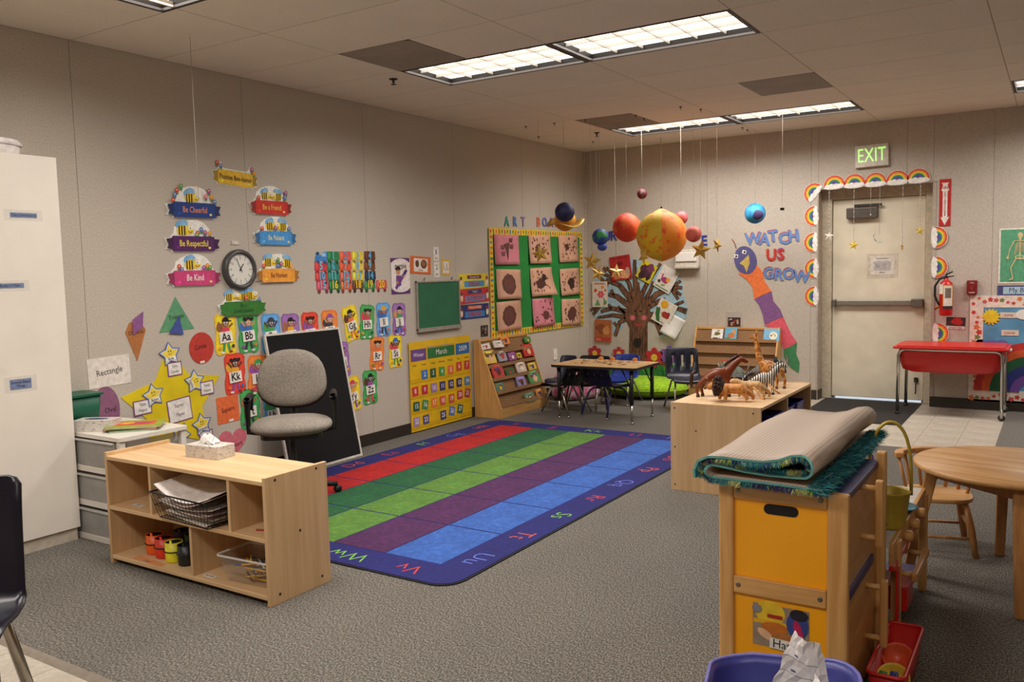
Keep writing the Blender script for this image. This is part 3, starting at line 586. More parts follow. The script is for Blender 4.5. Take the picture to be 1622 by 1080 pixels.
AR = [(800, 395.5, PINK, 'hands', 'pink finger painting in the top row left'), (852.5, 395, TAN, 'dots', 'tan finger painting behind the hanging gold star'), (898, 394, TAN, 'dots', 'tan finger painting with small dots, top row right'),
      (803, 450, TAN, 'oval', 'tan finger painting with round brown blot, middle row left'), (855, 446, TAN, 'curl', 'tan finger painting with curling lower corner, middle of the board'), (900, 446, TAN, 'blot', 'tan finger painting with a dark centre blot, middle row right'),
      (804, 500, TAN, 'oval', 'tan finger painting with round brown blot, bottom row left'), (858, 494, PINK, 'small', 'pink finger painting with small brown blot, bottom row'), (902.5, 494, TAN, 'slant', 'tan finger painting with slanted brown blot, bottom row right')]
for k, (px, py, c, kd, lab) in enumerate(AR):
    y, z = onL(px, py); rn = random.Random(k+40); L = []
    if kd == 'oval': L = [(blob(.135, .08, 30, .0, 0, .82, k), BRN), (blob(.10, .12, 24, .0, .0, .8, k+3), mixc(BRN, 1.15))]
    if kd in ('dots', 'blot', 'curl', 'slant', 'small'):
        L += [(ov(rn.uniform(.006, .014), rn.uniform(.01, .022), 7, rn.uniform(-.19, .19), rn.uniform(-.12, .13), rn.uniform(0, 90)), mixc(BRN, rn.uniform(.7, 1.1))) for _ in range(22)]
    if kd == 'dots': L += [(blob(.05, .35, 18, -.05, .02, .9, k), mixc(BRN, .9))]
    if kd == 'blot': L += [(blob(.075, .3, 22, .02, -.01, .9, k), mixc(BRN, .6))]
    if kd == 'small': L += [(blob(.07, .2, 22, .05, -.04, .8, k), BRN)]
    if kd == 'slant': L += [([(p[0]*.9-p[1]*.5, p[1]*.8+p[0]*.4) for p in blob(.12, .12, 26, 0, -.02, .7, k)], BRN)]
    if kd == 'curl': L += [(blob(.10, .3, 26, -.02, -.02, .55, k), mixc(BRN, .8)), (blob(.05, .3, 20, .05, .05, .9, k+9), mixc(BRN, .55))]
    if kd == 'hands':
        for hx, hy in ((-.09, -.0), (.09, .01), (.08, .08), (-.08, -.07)): L += [(ln(hx+d*.02, hy, hx+d*.03, hy+.05, .012), mixc(BRN, .7)) for d in (-1, 0, 1)]
        L += [([(-.06, .06), (.05, .08), (.03, -.02), (.01, -.12), (-.02, -.02)], BRN)]
    # paper sheet, sagging slightly away from the board
    w_, h_ = .49, .325; M_ = WL(y, z, rn.uniform(-1.5, 1.5), .019)
    nx, ny = 4, 8; mb = MB(); vs = []; fs = []
    for j in range(ny+1):
        for i in range(nx+1):
            u, v = i/nx, j/ny; lift = .004+.02*(1-v)**2*(1 if kd != 'curl' else 1.8)*(1 if k % 2 else .5)
            if kd == 'curl': lift += .10*max(0, (1-v)*(u-.2))**2; 
            vs.append(((u-.5)*w_, (v-.5)*h_, lift))
    for j in range(ny):
        for i in range(nx): a_ = j*(nx+1)+i; fs.append((a_, a_+1, a_+nx+2, a_+nx+1))
    mb.add(vs, fs, 0, None, True); o = mb.build('finger_painting', paint(c, .8, 0, .04, 6), None, M_)
    sd = o.modifiers.new('paper', 'SOLIDIFY'); sd.thickness = .0012
    tag(o, lab, 'painting', 'finger paintings on the art board')
    pm = MB(); mats = []; ix = {}
    for q, (poly, cc) in enumerate(L):
        cc = tuple(int(v) for v in cc)
        if cc not in ix: ix[cc] = len(mats); mats.append(paint(cc, .6))
        poly = [(max(-w_/2, min(w_/2, p[0])), max(-h_/2, min(h_/2, p[1]))) for p in poly]
        def lf(p):
            u, v = p[0]/w_+.5, p[1]/h_+.5; l_ = .004+.02*(1-v)**2*(1 if kd != 'curl' else 1.8)*(1 if k % 2 else .5)
            if kd == 'curl': l_ += .10*max(0, (1-v)*(u-.2))**2
            return l_
        cx_ = sum(p[0] for p in poly)/len(poly); cy_ = sum(p[1] for p in poly)/len(poly)
        vs = [(cx_, cy_, lf((cx_, cy_))+.0025+.0003*(q % 8))]+[(p[0], p[1], lf(p)+.0025+.0003*(q % 8)) for p in poly]
        pm.add(vs, [(0, i+1, (i+1) % len(poly)+1) for i in range(len(poly))], ix[cc])
    pm.build('paint_marks', mats, o)['kind'] = 'stuff'
# ---- letters ART BOARD
def wall_letter(ch, c, M, size, label, group, ext=.004):
    o = lettering(None, ch, size, c, 0, 0, ext, 0, .9, .02, 'letter_cutout', ext=ext, M=M); tag(o, label, 'letter', group)
ac = [('A', (60, 150, 130)), ('R', (90, 130, 190)), ('T', (150, 110, 170)), ('B', (226, 110, 60)), ('O', (90, 110, 190)), ('A', (140, 80, 150)), ('R', (220, 100, 60)), ('D', (100, 80, 160))]
for (ch, c), px, lab in zip(ac, (802, 815, 828, 852, 862, 872, 881, 890), ('teal letter A starting the word ART', 'blue letter R in the word ART', 'purple letter T ending the word ART', 'orange letter B starting the word BOARD', 'blue letter O in the word BOARD', 'purple letter A in the word BOARD', 'orange letter R below the ringed planet', 'violet letter D hidden behind the ringed planet')):
    y, z = onL(px, 351.5+(px-802)*.02); wall_letter(ch, c, WL(y, z), .15, lab, 'letters of ART BOARD')
# ---- pocket calendar
CY0, CY1, CZ1 = 6.15, 7.13, .865
cw = CY1-CY0; ch = CZ1-.012; CZC = (CZ1+.012)/2
CALY = paint((226, 182, 20), .5, 0, .04, 8)
t = thing('pocket_calendar', 'yellow pocket calendar chart for March 2009 hanging to the floor', 'calendar', WL((CY0+CY1)/2, CZC, 0, .014))
MB().box(-cw/2, cw/2, -ch/2, ch/2, 0, .005).build('backing', CALY, t)
for nm, x0, x1, c, wd, s_ in (('season_tab', -.47, -.24, (108, 70, 140), 'Winter', .055), ('month_tab', -.215, .215, (40, 112, 56), 'March', .075), ('year_tab', .24, .47, (40, 104, 166), '2009', .075)):
    o = flat(nm, None, None, Tr((x0+x1)/2, ch/2-.128, .006), rc(x1-x0, .11 if nm != 'month_tab' else .1), c, .002, (), [(wd, s_, (236, 230, 216), 0, 0, 0, .95)], parent=t)
MB().box(-.23, .2, ch/2-.07, ch/2-.062, .005, .008).build('top_strip', paint((150, 150, 150), .4), t)
for i, d_ in enumerate(('Sunday', 'Monday', 'Tuesday', 'Wednesday', 'Thursday', 'Friday', 'Saturday')):
    lettering(t, d_, .026, (60, 40, 10), -.42+.14*i, ch/2-.225, .0065, 0, .8, name='day_name')
PZ = [ch/2-.335-.145*k for k in range(5)]
for k in range(5): MB().box(-cw/2+.004, cw/2-.004, PZ[k]-.055, PZ[k]-.015, .0055, .008).build('pocket', paint((216, 172, 24), .25, 0, .03, 8), t)
NC = {2: (60, 120, 190), 3: (40, 90, 60), 4: (70, 150, 70), 5: (226, 110, 60), 6: (206, 70, 50), 7: (196, 50, 56), 8: (206, 56, 60), 9: (190, 40, 60), 10: (150, 120, 180), 11: (50, 50, 110), 12: (60, 50, 100), 13: (50, 46, 100), 14: (60, 130, 190),
      15: (40, 90, 60), 16: (60, 140, 80), 17: (230, 130, 50), 18: (214, 90, 60), 19: (206, 80, 56), 20: (190, 50, 70), 21: (170, 60, 90), 22: (170, 140, 190), 23: (90, 80, 130), 25: (60, 60, 120), 26: (90, 120, 190), 27: (50, 100, 80)}
for n, c in NC.items():
    i = (n-1) % 7; k = (n-1)//7; rn = random.Random(n)
    flat('date_card', 'square date card numbered %s in the %s week of the pocket calendar' % (NW[n], ('first', 'second', 'third', 'fourth')[k]), 'card', WL((CY0+CY1)/2-.42+.14*i+rn.uniform(-.006, .006), CZC+PZ[k]+.012+(.02 if n in (6, 7, 20, 21, 26, 27) else 0), rn.uniform(-3, 3) if n not in (16, 21, 26, 27) else -14, .0235), rc(.088, .088), c, .0015,
         (), [(str(n), .062, (242, 238, 230), 0, 0, 0, .9, .012)], 'date cards in the calendar')
# ================================================================ back wall: tree, worm, door surround, safety things
GT = 'paper cut-outs on the back wall'
# ---- paper tree
ZT = lambda x, y: onB(930+x/6.353, 400+y/6.353)
cx0, cz0 = ZT(515, 560)
t = thing('paper_tree', 'big paper tree with a smiling face in the room corner', 'wall decoration', WB(cx0, cz0))
P_ = lambda pts: [(ZT(x, y)[0]-cx0, ZT(x, y)[1]-cz0) for x, y in pts]
MB().prism(P_([(60, 640), (150, 690), (255, 690), (262, 800), (300, 840), (345, 760), (400, 690), (425, 760), (425, 1060), (610, 1060), (612, 690), (690, 720), (735, 850), (815, 820), (1000, 650), (1012, 560), (970, 420), (960, 280), (800, 150), (480, 60), (200, 150), (80, 270), (40, 560)]), 0, .003).build('sky_backing', paint((164, 196, 208), .8), t)
BARK = speckle('bark_paint', (66, 42, 30), (112, 74, 50), (140, 98, 66), 26, 5, .8, .2, (1.6, .35, 1))
BARKO = paint((34, 28, 26), .8)
tr = P_([(425, 1060), (432, 760), (385, 650), (410, 540), (465, 440), (480, 300), (525, 300), (545, 440), (610, 520), (640, 620), (607, 720), (608, 1060)])
xb0, zb0 = onB(992, 600); xb1, _ = onB(1034, 600)
tr = [(xb0-cx0-.05, .12-cz0), (xb0-cx0+.03, .35-cz0)] + tr + [(xb1-cx0-.04, .35-cz0), (xb1-cx0+.05, .12-cz0)]
tk = MB().prism([(x*1.03, y_*1.0+.004) for x, y_ in tr], .003, .005, 1).prism(tr, .0045, .007, 0).build('trunk', [BARK, BARKO], t)
BR_ = [([(480, 520), (330, 330), (190, 275)], 60, 26), ([(470, 470), (420, 300), (395, 270)], 40, 26), ([(500, 450), (480, 230), (480, 70)], 52, 22), ([(540, 450), (600, 320), (740, 110)], 46, 20), ([(560, 520), (640, 380), (670, 290)], 40, 22),
       ([(560, 560), (700, 420), (860, 345), (960, 355)], 62, 22), ([(845, 360), (920, 470)], 28, 20), ([(850, 355), (950, 430)], 26, 18), ([(850, 350), (945, 283)], 26, 18), ([(600, 560), (740, 480), (790, 470)], 42, 22), ([(860, 540), (975, 490)], 24, 16), ([(860, 545), (1010, 575)], 22, 14), ([(880, 552), (1000, 608)], 22, 14),
       ([(580, 620), (680, 620), (700, 600)], 40, 22), ([(590, 640), (700, 700), (745, 830)], 46, 22), ([(700, 690), (800, 815)], 34, 20), ([(440, 545), (300, 440), (215, 420)], 56, 30), ([(265, 430), (245, 370)], 26, 22), ([(430, 600), (250, 560), (140, 595)], 46, 20), ([(245, 560), (215, 520)], 24, 18),
       ([(410, 650), (260, 630), (105, 655)], 42, 14), ([(410, 655), (330, 700), (285, 835)], 46, 26), ([(300, 740), (270, 700)], 22, 18), ([(120, 550), (62, 625)], 30, 26), ([(110, 545), (35, 580)], 24, 18), ([(400, 630), (310, 540)], 30, 16), ([(290, 270), (150, 205)], 34, 20), ([(260, 220), (195, 148)], 26, 18), ([(200, 190), (165, 150)], 24, 20), ([(215, 330), (130, 250)], 28, 20)]
for pts, w0, w1 in BR_:
    q = P_(pts); n = len(q); k = .00125
    def ribbon(e):
        Lf, Rt = [], []
        for i, p in enumerate(q):
            a = q[max(0, i-1)]; b = q[min(n-1, i+1)]; d = math.hypot(b[0]-a[0], b[1]-a[1]) or 1
            hw = ((w0+(w1-w0)*i/(n-1))*k/2)+e; nx, ny = -(b[1]-a[1])/d*hw, (b[0]-a[0])/d*hw
            Lf.append((p[0]+nx, p[1]+ny)); Rt.append((p[0]-nx, p[1]-ny))
        return Lf+Rt[::-1]
    MB().prism(ribbon(.007), .003, .0055, 1).prism(ribbon(0), .005, .0068, 0).build('branch', [BARK, BARKO], t)
fc = layer_print(tk, [(P_([(x, y) for x, y in ov(28, 28, 14, 460, 655)]), (206, 100, 110)), (P_(ov(28, 28, 14, 575, 655)), (206, 100, 110)), (P_(ov(12, 12, 10, 460, 655)), (224, 130, 130)), (P_(ov(12, 12, 10, 575, 655)), (224, 130, 130)),
    (P_([(470, 705), (515, 720), (570, 705), (545, 740), (500, 740)]), (176, 60, 54)), (P_(ov(12, 8, 8, 485, 590)), INK), (P_(ov(12, 8, 8, 540, 588)), INK), (P_([(500, 630), (520, 630), (512, 642)]), (50, 34, 26)), (P_(blob(42, .15, 16, 510, 905, 1.2, 3)), (30, 22, 20))] +
    [(P_(ln(x, 760, x+rn.uniform(-8, 8), 1050, 5)), (60, 38, 28)) for x in (455, 480, 540, 565, 588)], .007, 'face')
gx0, gx1 = onB(985, 590)[0], onB(1092, 590)[0]; rn = random.Random(3)
gp = [(gx0-cx0, .06-cz0)]; nn = 26
gp = [(gx1-cx0, .06-cz0), (gx0-.5-cx0, .06-cz0)] + [(gx0-.5-cx0+(gx1-gx0+.5)*i/nn, (.26+.10*(i/nn)**2+(.07 if i % 2 else 0)*rn.uniform(.6, 1.3))-cz0) for i in range(nn+1)]
gr_ = MB().prism(gp, .007, .010).build('grass', speckle('grass_paint', (28, 92, 40), (46, 128, 52), (86, 160, 64), 14, 4, .8, 0, (2, .5, 1)), t)
layer_print(gr_, [([(gx1-cx0-.22, .34-cz0), (gx1-cx0-.14, .46-cz0), (gx1-cx0-.06, .34-cz0), (gx1-cx0-.1, .24-cz0)], (196, 190, 176)), (ov(.06, .04, 10, gx1-cx0-.30, .33-cz0), (112, 72, 48)), (ov(.02, .03, 8, gx1-cx0-.12, .45-cz0), (210, 200, 186))], .010)
# ---- book covers pinned to the tree
def cover(px, py, w_, h_, rot, c, L, texts, label, off=.014):
    x, z = onB(px, py); flat('book_cover', label, 'book cover', WB(x, z, rot, off), rc(w_, h_), c, .004, L, texts, 'book covers pinned to the tree')
cover(984, 424, .28, .30, 7, (176, 34, 34), [(rc(.22, .03, 0, .12), (150, 26, 28)), (blob(.07, .2, 14, .04, -.09, .8, 2), (226, 170, 120)), (blob(.06, .2, 14, -.06, -.1, .7, 5), (206, 120, 80)), (ov(.03, .05, 10, .09, -.05), (190, 150, 130)), (ov(.04, .03, 10, .0, .05), (120, 20, 24))], (), 'red picture book cover pinned high on the paper tree')
cover(1025, 430, .21, .235, -30, (222, 200, 30), [(blob(.085, .25, 18, .0, .0, 1.1, 4), (80, 40, 60)), (blob(.05, .3, 16, .03, .06, 1, 6), (120, 60, 90)), (blob(.05, .3, 16, -.04, -.06, 1, 8), (60, 34, 40)), (ov(.02, .03, 8, .05, -.07), (40, 30, 36))], (), 'yellow and dark brown picture book cover below the big sun')
cover(1056, 442, .235, .29, -30, (226, 218, 208), [(blob(.05, .2, 14, -.01, -.02, .8, 2), (170, 60, 110)), (ov(.028, .028, 12, .03, .0), (230, 160, 50)), (ov(.012, .03, 8, -.06, .02), (200, 90, 130)), (rc(.19, .012, 0, -.12), (110, 150, 80)), (ov(.02, .02, 8, -.07, -.06), (60, 50, 50)), (ov(.03, .01, 8, .0, -.08, 30), (140, 170, 90))], (), 'white book cover with purple bug, right of the yellow cover')
cover(1053, 495, .24, .30, -28, (228, 220, 206), [(ov(.05, .05, 16, -.04, .09), (232, 170, 40)), (blob(.055, .15, 16, .03, -.02, .75, 3), (170, 50, 40)), ([(-.12, .02), (-.07, .03), (-.04, -.06), (.0, -.13), (-.05, -.13), (-.1, -.06)], (50, 110, 50)), (ov(.02, .03, 8, .06, .0), (150, 40, 40)), (rc(.04, .008, .02, -.12), (120, 110, 100))], (), 'white book cover with yellow sun and red beetle low on the tree')
x, z = onB(1067, 515); cu_ = MB(); vs = []; fs = []
for j in range(9):
    for i in range(3): v = j/8; vs.append(((i/2-.5)*.22, -.14+.26*v, -.008+.05*(1-v)**2))
for j in range(8):
    for i in range(2): a = j*3+i; fs.append((a, a+1, a+4, a+3))
o = cu_.add(vs, fs, 0, None, True).build('book_page', WHITEP, None, WB(x, z, -28, .012)); sd = o.modifiers.new('paper', 'SOLIDIFY'); sd.thickness = .002
tag(o, 'white page curling out beneath the beetle book cover', 'paper')
cover(951, 466, .215, .325, 0, (228, 220, 206), [(ov(.024, .024, 10, -.06, .05), (226, 90, 50)), (ov(.022, .022, 10, .04, .09), (236, 150, 50)), (petal(.05, 6, .3, 24, 0, .015, .0), (220, 80, 110)), (ov(.016, .016, 8, .015, 0), (236, 150, 90)), (ov(.014, .014, 8, .08, .05), (210, 70, 80)), (rc(.15, .014, 0, .135), (206, 120, 110)), ([(-.07, -.14), (-.03, -.06), (.01, -.14)], (120, 170, 110)), (ln(.06, -.14, .06, -.04, .008), (90, 140, 80)), (ov(.02, .03, 8, .08, -.1), (110, 160, 100))], (), 'white cover with bright flowers left of the tree trunk')
cover(956, 524, .235, .285, -2, (176, 98, 52), [(rc(.22, .05, 0, -.105), (190, 60, 44)), (blob(.07, .25, 16, -.03, .03, .9, 2), (140, 76, 40)), (blob(.05, .25, 16, .05, .01, 1.2, 4), (206, 140, 80)), (rc(.07, .03, -.06, -.11), (214, 110, 90))], (), 'orange brown picture book cover at the lower left of the tree')
# ---- cut-out flowers
def cut_flower(px, py, c, R, label):
    x, z = onB(px, py); t_ = thing('paper_flower', label, 'paper flower', WB(x, z, 0, .012), 'paper flowers under the tree')
    MB().prism(petal(R, 6, .32, 48), .002, .006).build('petals', paint(c, .7), t_); MB().prism(ov(R*.34, R*.34, 16), .006, .009).build('centre', paint((226, 190, 60), .7), t_)
    MB().prism(rc(.014, .30, 0, -.17), .0, .002).build('stem', paint((60, 130, 60), .7), t_)
cut_flower(1037, 566, (190, 44, 48), .125, 'red paper flower beside the tree trunk above the table corner'); cut_flower(1061, 563, (124, 84, 156), .125, 'purple paper flower beside the navy chair back')
cut_flower(943, 559, (176, 44, 52), .10, 'red paper flower nearest the room corner'); cut_flower(981, 560, (186, 48, 50), .09, 'red paper flower left of the trunk behind the table')
# ---- thermostat box, photo holder
x, z = onB(1090, 410); t = thing('emergency_light', 'white wall box behind the hanging sun', 'wall box', WB(x, z))
MB().box(-.15, .15, -.11, .11, 0, .06).build('case', paint((210, 202, 188), .5), t, None, .012); MB().box(-.13, .13, -.03, .08, .06, .075).build('lens_cover', WHITEP, t, None, .006)
MB().box(-.15, .15, -.115, -.085, .0, .085).build('lower_ledge', paint((196, 188, 174), .4), t, None, .006)
x, z = onB(1163, 505); t = thing('photo_holder', 'clear holder with a small dark photo above the back book rack', 'photo', WB(x, z))
MB().box(-.10, .10, -.09, .09, .001, .004).build('sleeve', clearplastic('sleeve', (220, 214, 204), .35), t); ph = flat('photo', None, None, Tr(.0, -.035, .0045), rc(.15, .105), (70, 44, 40), .001, [(ov(rn.uniform(.008, .02), rn.uniform(.008, .018), 8, rn.uniform(-.055, .055), rn.uniform(-.035, .035)), rn.choice([(170, 130, 110), (130, 40, 44), (40, 30, 34), (200, 180, 160)])) for _ in range(16)], parent=t)
# ---- letters
for ch, px, py, lab in (('U', 961.5, 375, 'navy letter U beside the hanging earth'), ('R', 972, 374, 'navy letter R left of the red planet'), ('E', 1115.5, 381.5, 'navy letter E behind the small red planet')):
    x, z = onB(px, py); wall_letter(ch, (40, 60, 150), WB(x, z), .165, lab, 'navy letters above the tree')
def shadow_letter(ch, c, c2, px, py, lab, rot=0):
    x, z = onB(px, py); o = lettering(None, ch, .175, c, 0, 0, .006, rot, .98, .03, 'letter_cutout', ext=.002, M=WB(x, z)); tag(o, lab, 'letter', 'letters of WATCH US GROW')
    lettering(o, ch, .175, c2, -.009, .009, -.004, 0, .98, .03, 'backing_letter', ext=.001)
LB, LR = (100, 140, 200), (186, 66, 76)
for i, (ch, px, py, r_) in enumerate((('W', 1193.5, 379, 4), ('A', 1211.5, 380, -6), ('T', 1225, 375, 5), ('C', 1242, 378.5, 0), ('H', 1257.5, 374.5, 4))): shadow_letter(ch, LB, LR, px, py, 'blue letter %s with red edge in the word WATCH' % ch, r_)
shadow_letter('U', (196, 50, 44), (214, 110, 90), 1222.5, 405, 'red letter U of the word US'); shadow_letter('S', (196, 50, 44), (120, 100, 190), 1237.5, 404, 'red letter S of the word US')
for i, (ch, px, py, r_) in enumerate((('G', 1218, 433.5, 3), ('R', 1233.5, 435.5, -4), ('O', 1250, 434.5, 0), ('W', 1270, 439, -4))): shadow_letter(ch, LB, LR, px, py, 'blue letter %s with red edge in the word GROW' % ch, r_)
# ---- paper worm
ZW = lambda x, y: onB(1130+x/2.84, 220+y/2.84)
cx0, cz0 = ZW(220, 740); t = thing('paper_worm', 'long paper bookworm in five coloured segments climbing the back wall', 'wall decoration', WB(cx0, cz0))
P_ = lambda pts: [(ZW(x, y)[0]-cx0, ZW(x, y)[1]-cz0) for x, y in pts]
hd = MB().prism(P_(ov(50, 64, 24, 145, 545, -14)), .004, .007).build('head', paint((92, 88, 140), .8), t)
for (cc, pts) in (((238, 122, 62), [(112, 605), (150, 590), (195, 565), (222, 600), (230, 640), (262, 685), (225, 700), (185, 720), (175, 665), (150, 632)]), ((132, 88, 140), [(185, 720), (225, 702), (262, 685), (270, 730), (300, 765), (314, 800), (270, 815), (232, 838), (220, 780), (205, 745)]),
                  ((218, 92, 108), [(232, 838), (270, 818), (314, 798), (330, 835), (352, 880), (376, 915), (345, 935), (315, 945), (300, 890), (262, 852)]), ((62, 132, 84), [(316, 945), (345, 935), (376, 917), (372, 965), (388, 1005), (384, 1052), (345, 1025), (318, 980)])):
    MB().prism(P_(pts), .002, .005).build('segment', paint(cc, .8), t)
layer_print(hd, [(P_(rc(18, 16, 103, 527, 10)), (240, 236, 226)), (P_(rc(18, 16, 140, 508, 10)), (240, 236, 226)), (P_(ov(5, 5, 8, 104, 528)), INK), (P_(ov(5, 5, 8, 141, 509)), INK), (P_([(118, 560), (135, 545), (160, 520), (165, 560), (150, 600), (138, 570)]), (206, 178, 90))], .007, 'face')
MB().tube([(p[0], p[1], .008) for p in P_([(103, 490), (98, 470), (84, 450)])], .004, 6).build('antenna', paint((160, 50, 44), .7), t)
# ---- rainbows around the door
RB = [((220, 70, 50), .108, .092), ((238, 150, 50), .092, .078), ((240, 214, 60), .078, .064), ((60, 150, 80), .064, .050), ((60, 90, 170), .050, .034), ((110, 60, 130), .034, .02)]
RBN = ['at the upper left corner of the door', 'first from the left above the door', 'second from the left above the door', 'third from the left above the door', 'fourth from the left above the door', 'at the upper right above the door',
       'topmost on the left side of the door', 'second on the left side of the door', 'third on the left side of the door', 'lowest on the left side of the door', 'right of the door under the fire sign', 'right of the door beside the extinguisher', 'lowest right of the door beside the red table lid']
for (px, py, r_), nm in zip(((1290, 306, 52), (1322, 294, 4), (1354, 292, 3), (1387, 290, 2), (1422, 287, 2), (1455, 284, 2), (1291, 342, 92), (1290, 384, 90), (1291, 425, 90), (1291, 469, 90), (1482, 376, -88), (1482, 423, -90), (1484, 528, -90)), RBN):
    x, z = onB(px, py)
    L = [(wedge(b, a, 0, 180, 12), c) for c, a, b in RB] + [(ov(.03, .022, 10, -.07, -.006), (240, 236, 228)), (ov(.034, .03, 10, -.03, -.008), (244, 240, 232)), (ov(.036, .028, 10, .02, -.008), (240, 236, 230)), (ov(.03, .022, 10, .068, -.006), (244, 240, 234))]
    flat('paper_rainbow', 'small paper rainbow with cloud %s' % nm, 'paper rainbow', WB(x, z, r_, .004 if px < 1400 and py > 300 else .014), wedge(0, .112, 0, 180, 16)+ov(.115, .03, 14, 0, -.012)[7:14], (240, 236, 228), .002, L, (), 'paper rainbows around the door')
# ---- exit sign
x, z = onB(1382, 247); t = thing('exit_sign', 'white exit sign with lit green letters above the door', 'exit sign', WB(x, z, 1.5))
MB().box(-.165, .165, -.115, .115, 0, .05).build('case', paint((216, 208, 196), .5), t, None, .008)
lettering(t, 'EXIT', .205, glow('exit_green', (.28, .95, .05), .9), 0, .0, .053, 0, .68, -.004)
# ---- fire sign, extinguisher, alarm
x, z = onB(1497, 321); L = [([(-.036, .20), (.036, .20), (.02, .185), (.036, .125), (.022, .115), (.022, -.15), (.042, -.14), (0, -.225), (-.042, -.14), (-.022, -.15), (-.022, .115), (-.036, .125), (-.02, .185)], (236, 230, 220))]
fs_ = flat('fire_sign', 'red and white fire extinguisher arrow sign right of the door', 'sign', WB(x, z), rc(.105, .475), (190, 34, 34), .004, L, [('FIRE', .044, (180, 34, 34), 0, .15, 0, .9, .01)])
for i, ch in enumerate('EXTINGUISHER'): lettering(fs_, ch, .026, (180, 34, 34), 0, .10-.0205*i, .0065, 0, .9, .01, 'letter')
x, z = onB(1502, 468); t = thing('fire_extinguisher', 'red fire extinguisher hanging right of the door', 'fire extinguisher', Tr(x-.012, D-.085, z))
MB().lathe([(.001, -.20), (.055, -.20), (.062, -.19), (.063, .10), (.055, .135), (.03, .155), (.022, .165), (.022, .18), (.001, .18)], 24).build('cylinder', paint((196, 30, 30), .3), t)
lb = MB(); a0, a1 = rad(195), rad(345)
for (z0, z1, mi, aa, ab) in ((-.13, .11, 0, 250, 340), (-.10, .10, 1, 258, 332), (-.02, .08, 2, 268, 320), (.02, .12, 1, 205, 250), (-.13, -.10, 3, 250, 340)):
    n = 8; r_ = .0642+.0006*(mi+1); q = [(r_*math.cos(rad(aa+(ab-aa)*i/n)), r_*math.sin(rad(aa+(ab-aa)*i/n))) for i in range(n+1)]
    lb.add([(p[0], p[1], z0) for p in q]+[(p[0], p[1], z1) for p in q], [(i, i+1, n+2+i, n+1+i) for i in range(n)], mi)
lb.build('label', [paint((222, 196, 60)), paint((230, 224, 212)), paint((120, 110, 100)), paint((50, 40, 40))], t)
MB().box(-.012, .012, -.02, .02, .17, .20).tube([(0, 0, .2), (.0, -.02, .215), (.06, -.02, .245)], .008, 6).tube([(0, 0, .19), (.07, -.01, .20)], .007, 6).build('valve_handle', DARKMET, t)
MB().tube([(-.01, -.015, .19), (-.06, -.02, .17), (-.10, -.02, .10), (-.10, -.02, .0), (-.075, -.02, -.06), (-.055, -.03, -.10)], .011, 8).build('hose', BLACK, t)
MB().tube([(-.055, -.03, -.10), (-.10, -.03, -.13)], [.012, .018], 8).build('nozzle', paint((150, 90, 40), .6), t)
MB().box(-.03, .03, .05, .085, -.05, .14).build('wall_bracket', DARKMET, t)
x, z = onB(1540, 455); t = thing('fire_alarm', 'dark red fire alarm pull box on the wall', 'fire alarm', WB(x, z))
MB().box(-.047, .047, -.072, .072, 0, .045).build('case', paint((126, 26, 26), .45), t, None, .008); MB().prism([(-.022, .01), (.022, .01), (.012, -.004), (.012, -.03), (-.012, -.03), (-.012, -.004)], .045, .054).build('pull_handle', paint((150, 44, 40), .45), t)
lettering(t, 'FIRE', .02, (220, 190, 180), 0, .045, .046)
MB().face(rc(.05, .014, 0, -.05), .046).build('label_strip', paint((190, 150, 140)), t)
x, z = onB(1514, 512); flat('picture_card', 'small card with red picture and caption below the extinguisher', 'card', WB(x, z, -2), rc(.175, .125), (60, 44, 44), .002, [(blob(.05, .2, 14, .01, .02, .8, 2), (190, 40, 40)), (rc(.17, .032, 0, -.044), (226, 216, 208))], [('Sensory Table', .025, (120, 60, 50), 0, -.044, 0, .85)])
# ---- skeleton poster and strip
x0, z0 = onB(1583, 362); _, z1 = onB(1583, 449); pw, ph_ = .36, z0-z1
BN = (214, 190, 140); L = [(rc(pw-.03, ph_-.03), (88, 160, 120))]
L += [(ov(.022, .028, 14, 0, .20), BN), (rc(.02, .02, 0, .17), BN), (ln(0, .165, 0, -.01, .012), BN)]
for k in range(6): L += [(wedge(.03+.003*k, .037+.003*k, 10, 170, 8, 0, .10-.02*k), mixc(BN, .9))]
L += [(ov(.045, .022, 12, 0, -.015), BN), (ov(.015, .01, 8, -.016, -.012), (88, 160, 120)), (ov(.015, .01, 8, .016, -.012), (88, 160, 120)), (ln(-.05, .145, .05, .145, .008), BN)]
for s_ in (-1, 1): L += [(ln(s_*.05, .145, s_*.085, .07, .009), BN), (ln(s_*.085, .07, s_*.10, -.005, .007), BN), (ov(.012, .016, 8, s_*.102, -.02), BN), (ln(s_*.03, -.02, s_*.075, -.12, .011), BN), (ln(s_*.075, -.12, s_*.055, -.225, .009), BN), (ln(s_*.055, -.225, s_*.085, -.235, .012), BN)]
flat('skeleton_poster', 'green skeleton poster with white border at the right edge', 'poster', WB(x0+pw/2, (z0+z1)/2), rc(pw, ph_), (230, 224, 212), .003, L)
x0, z0 = onB(1580, 452); _, z1 = onB(1580, 468); flat('title_strip', 'blue strip reading My Body under the skeleton poster', 'sign', WB(x0+.21, (z0+z1)/2), rc(.42, z0-z1), (70, 74, 120), .003, [(rc(.32, .07), (170, 200, 210))], [('My Body', .07, (60, 70, 120), 0, 0, 0, .9)])
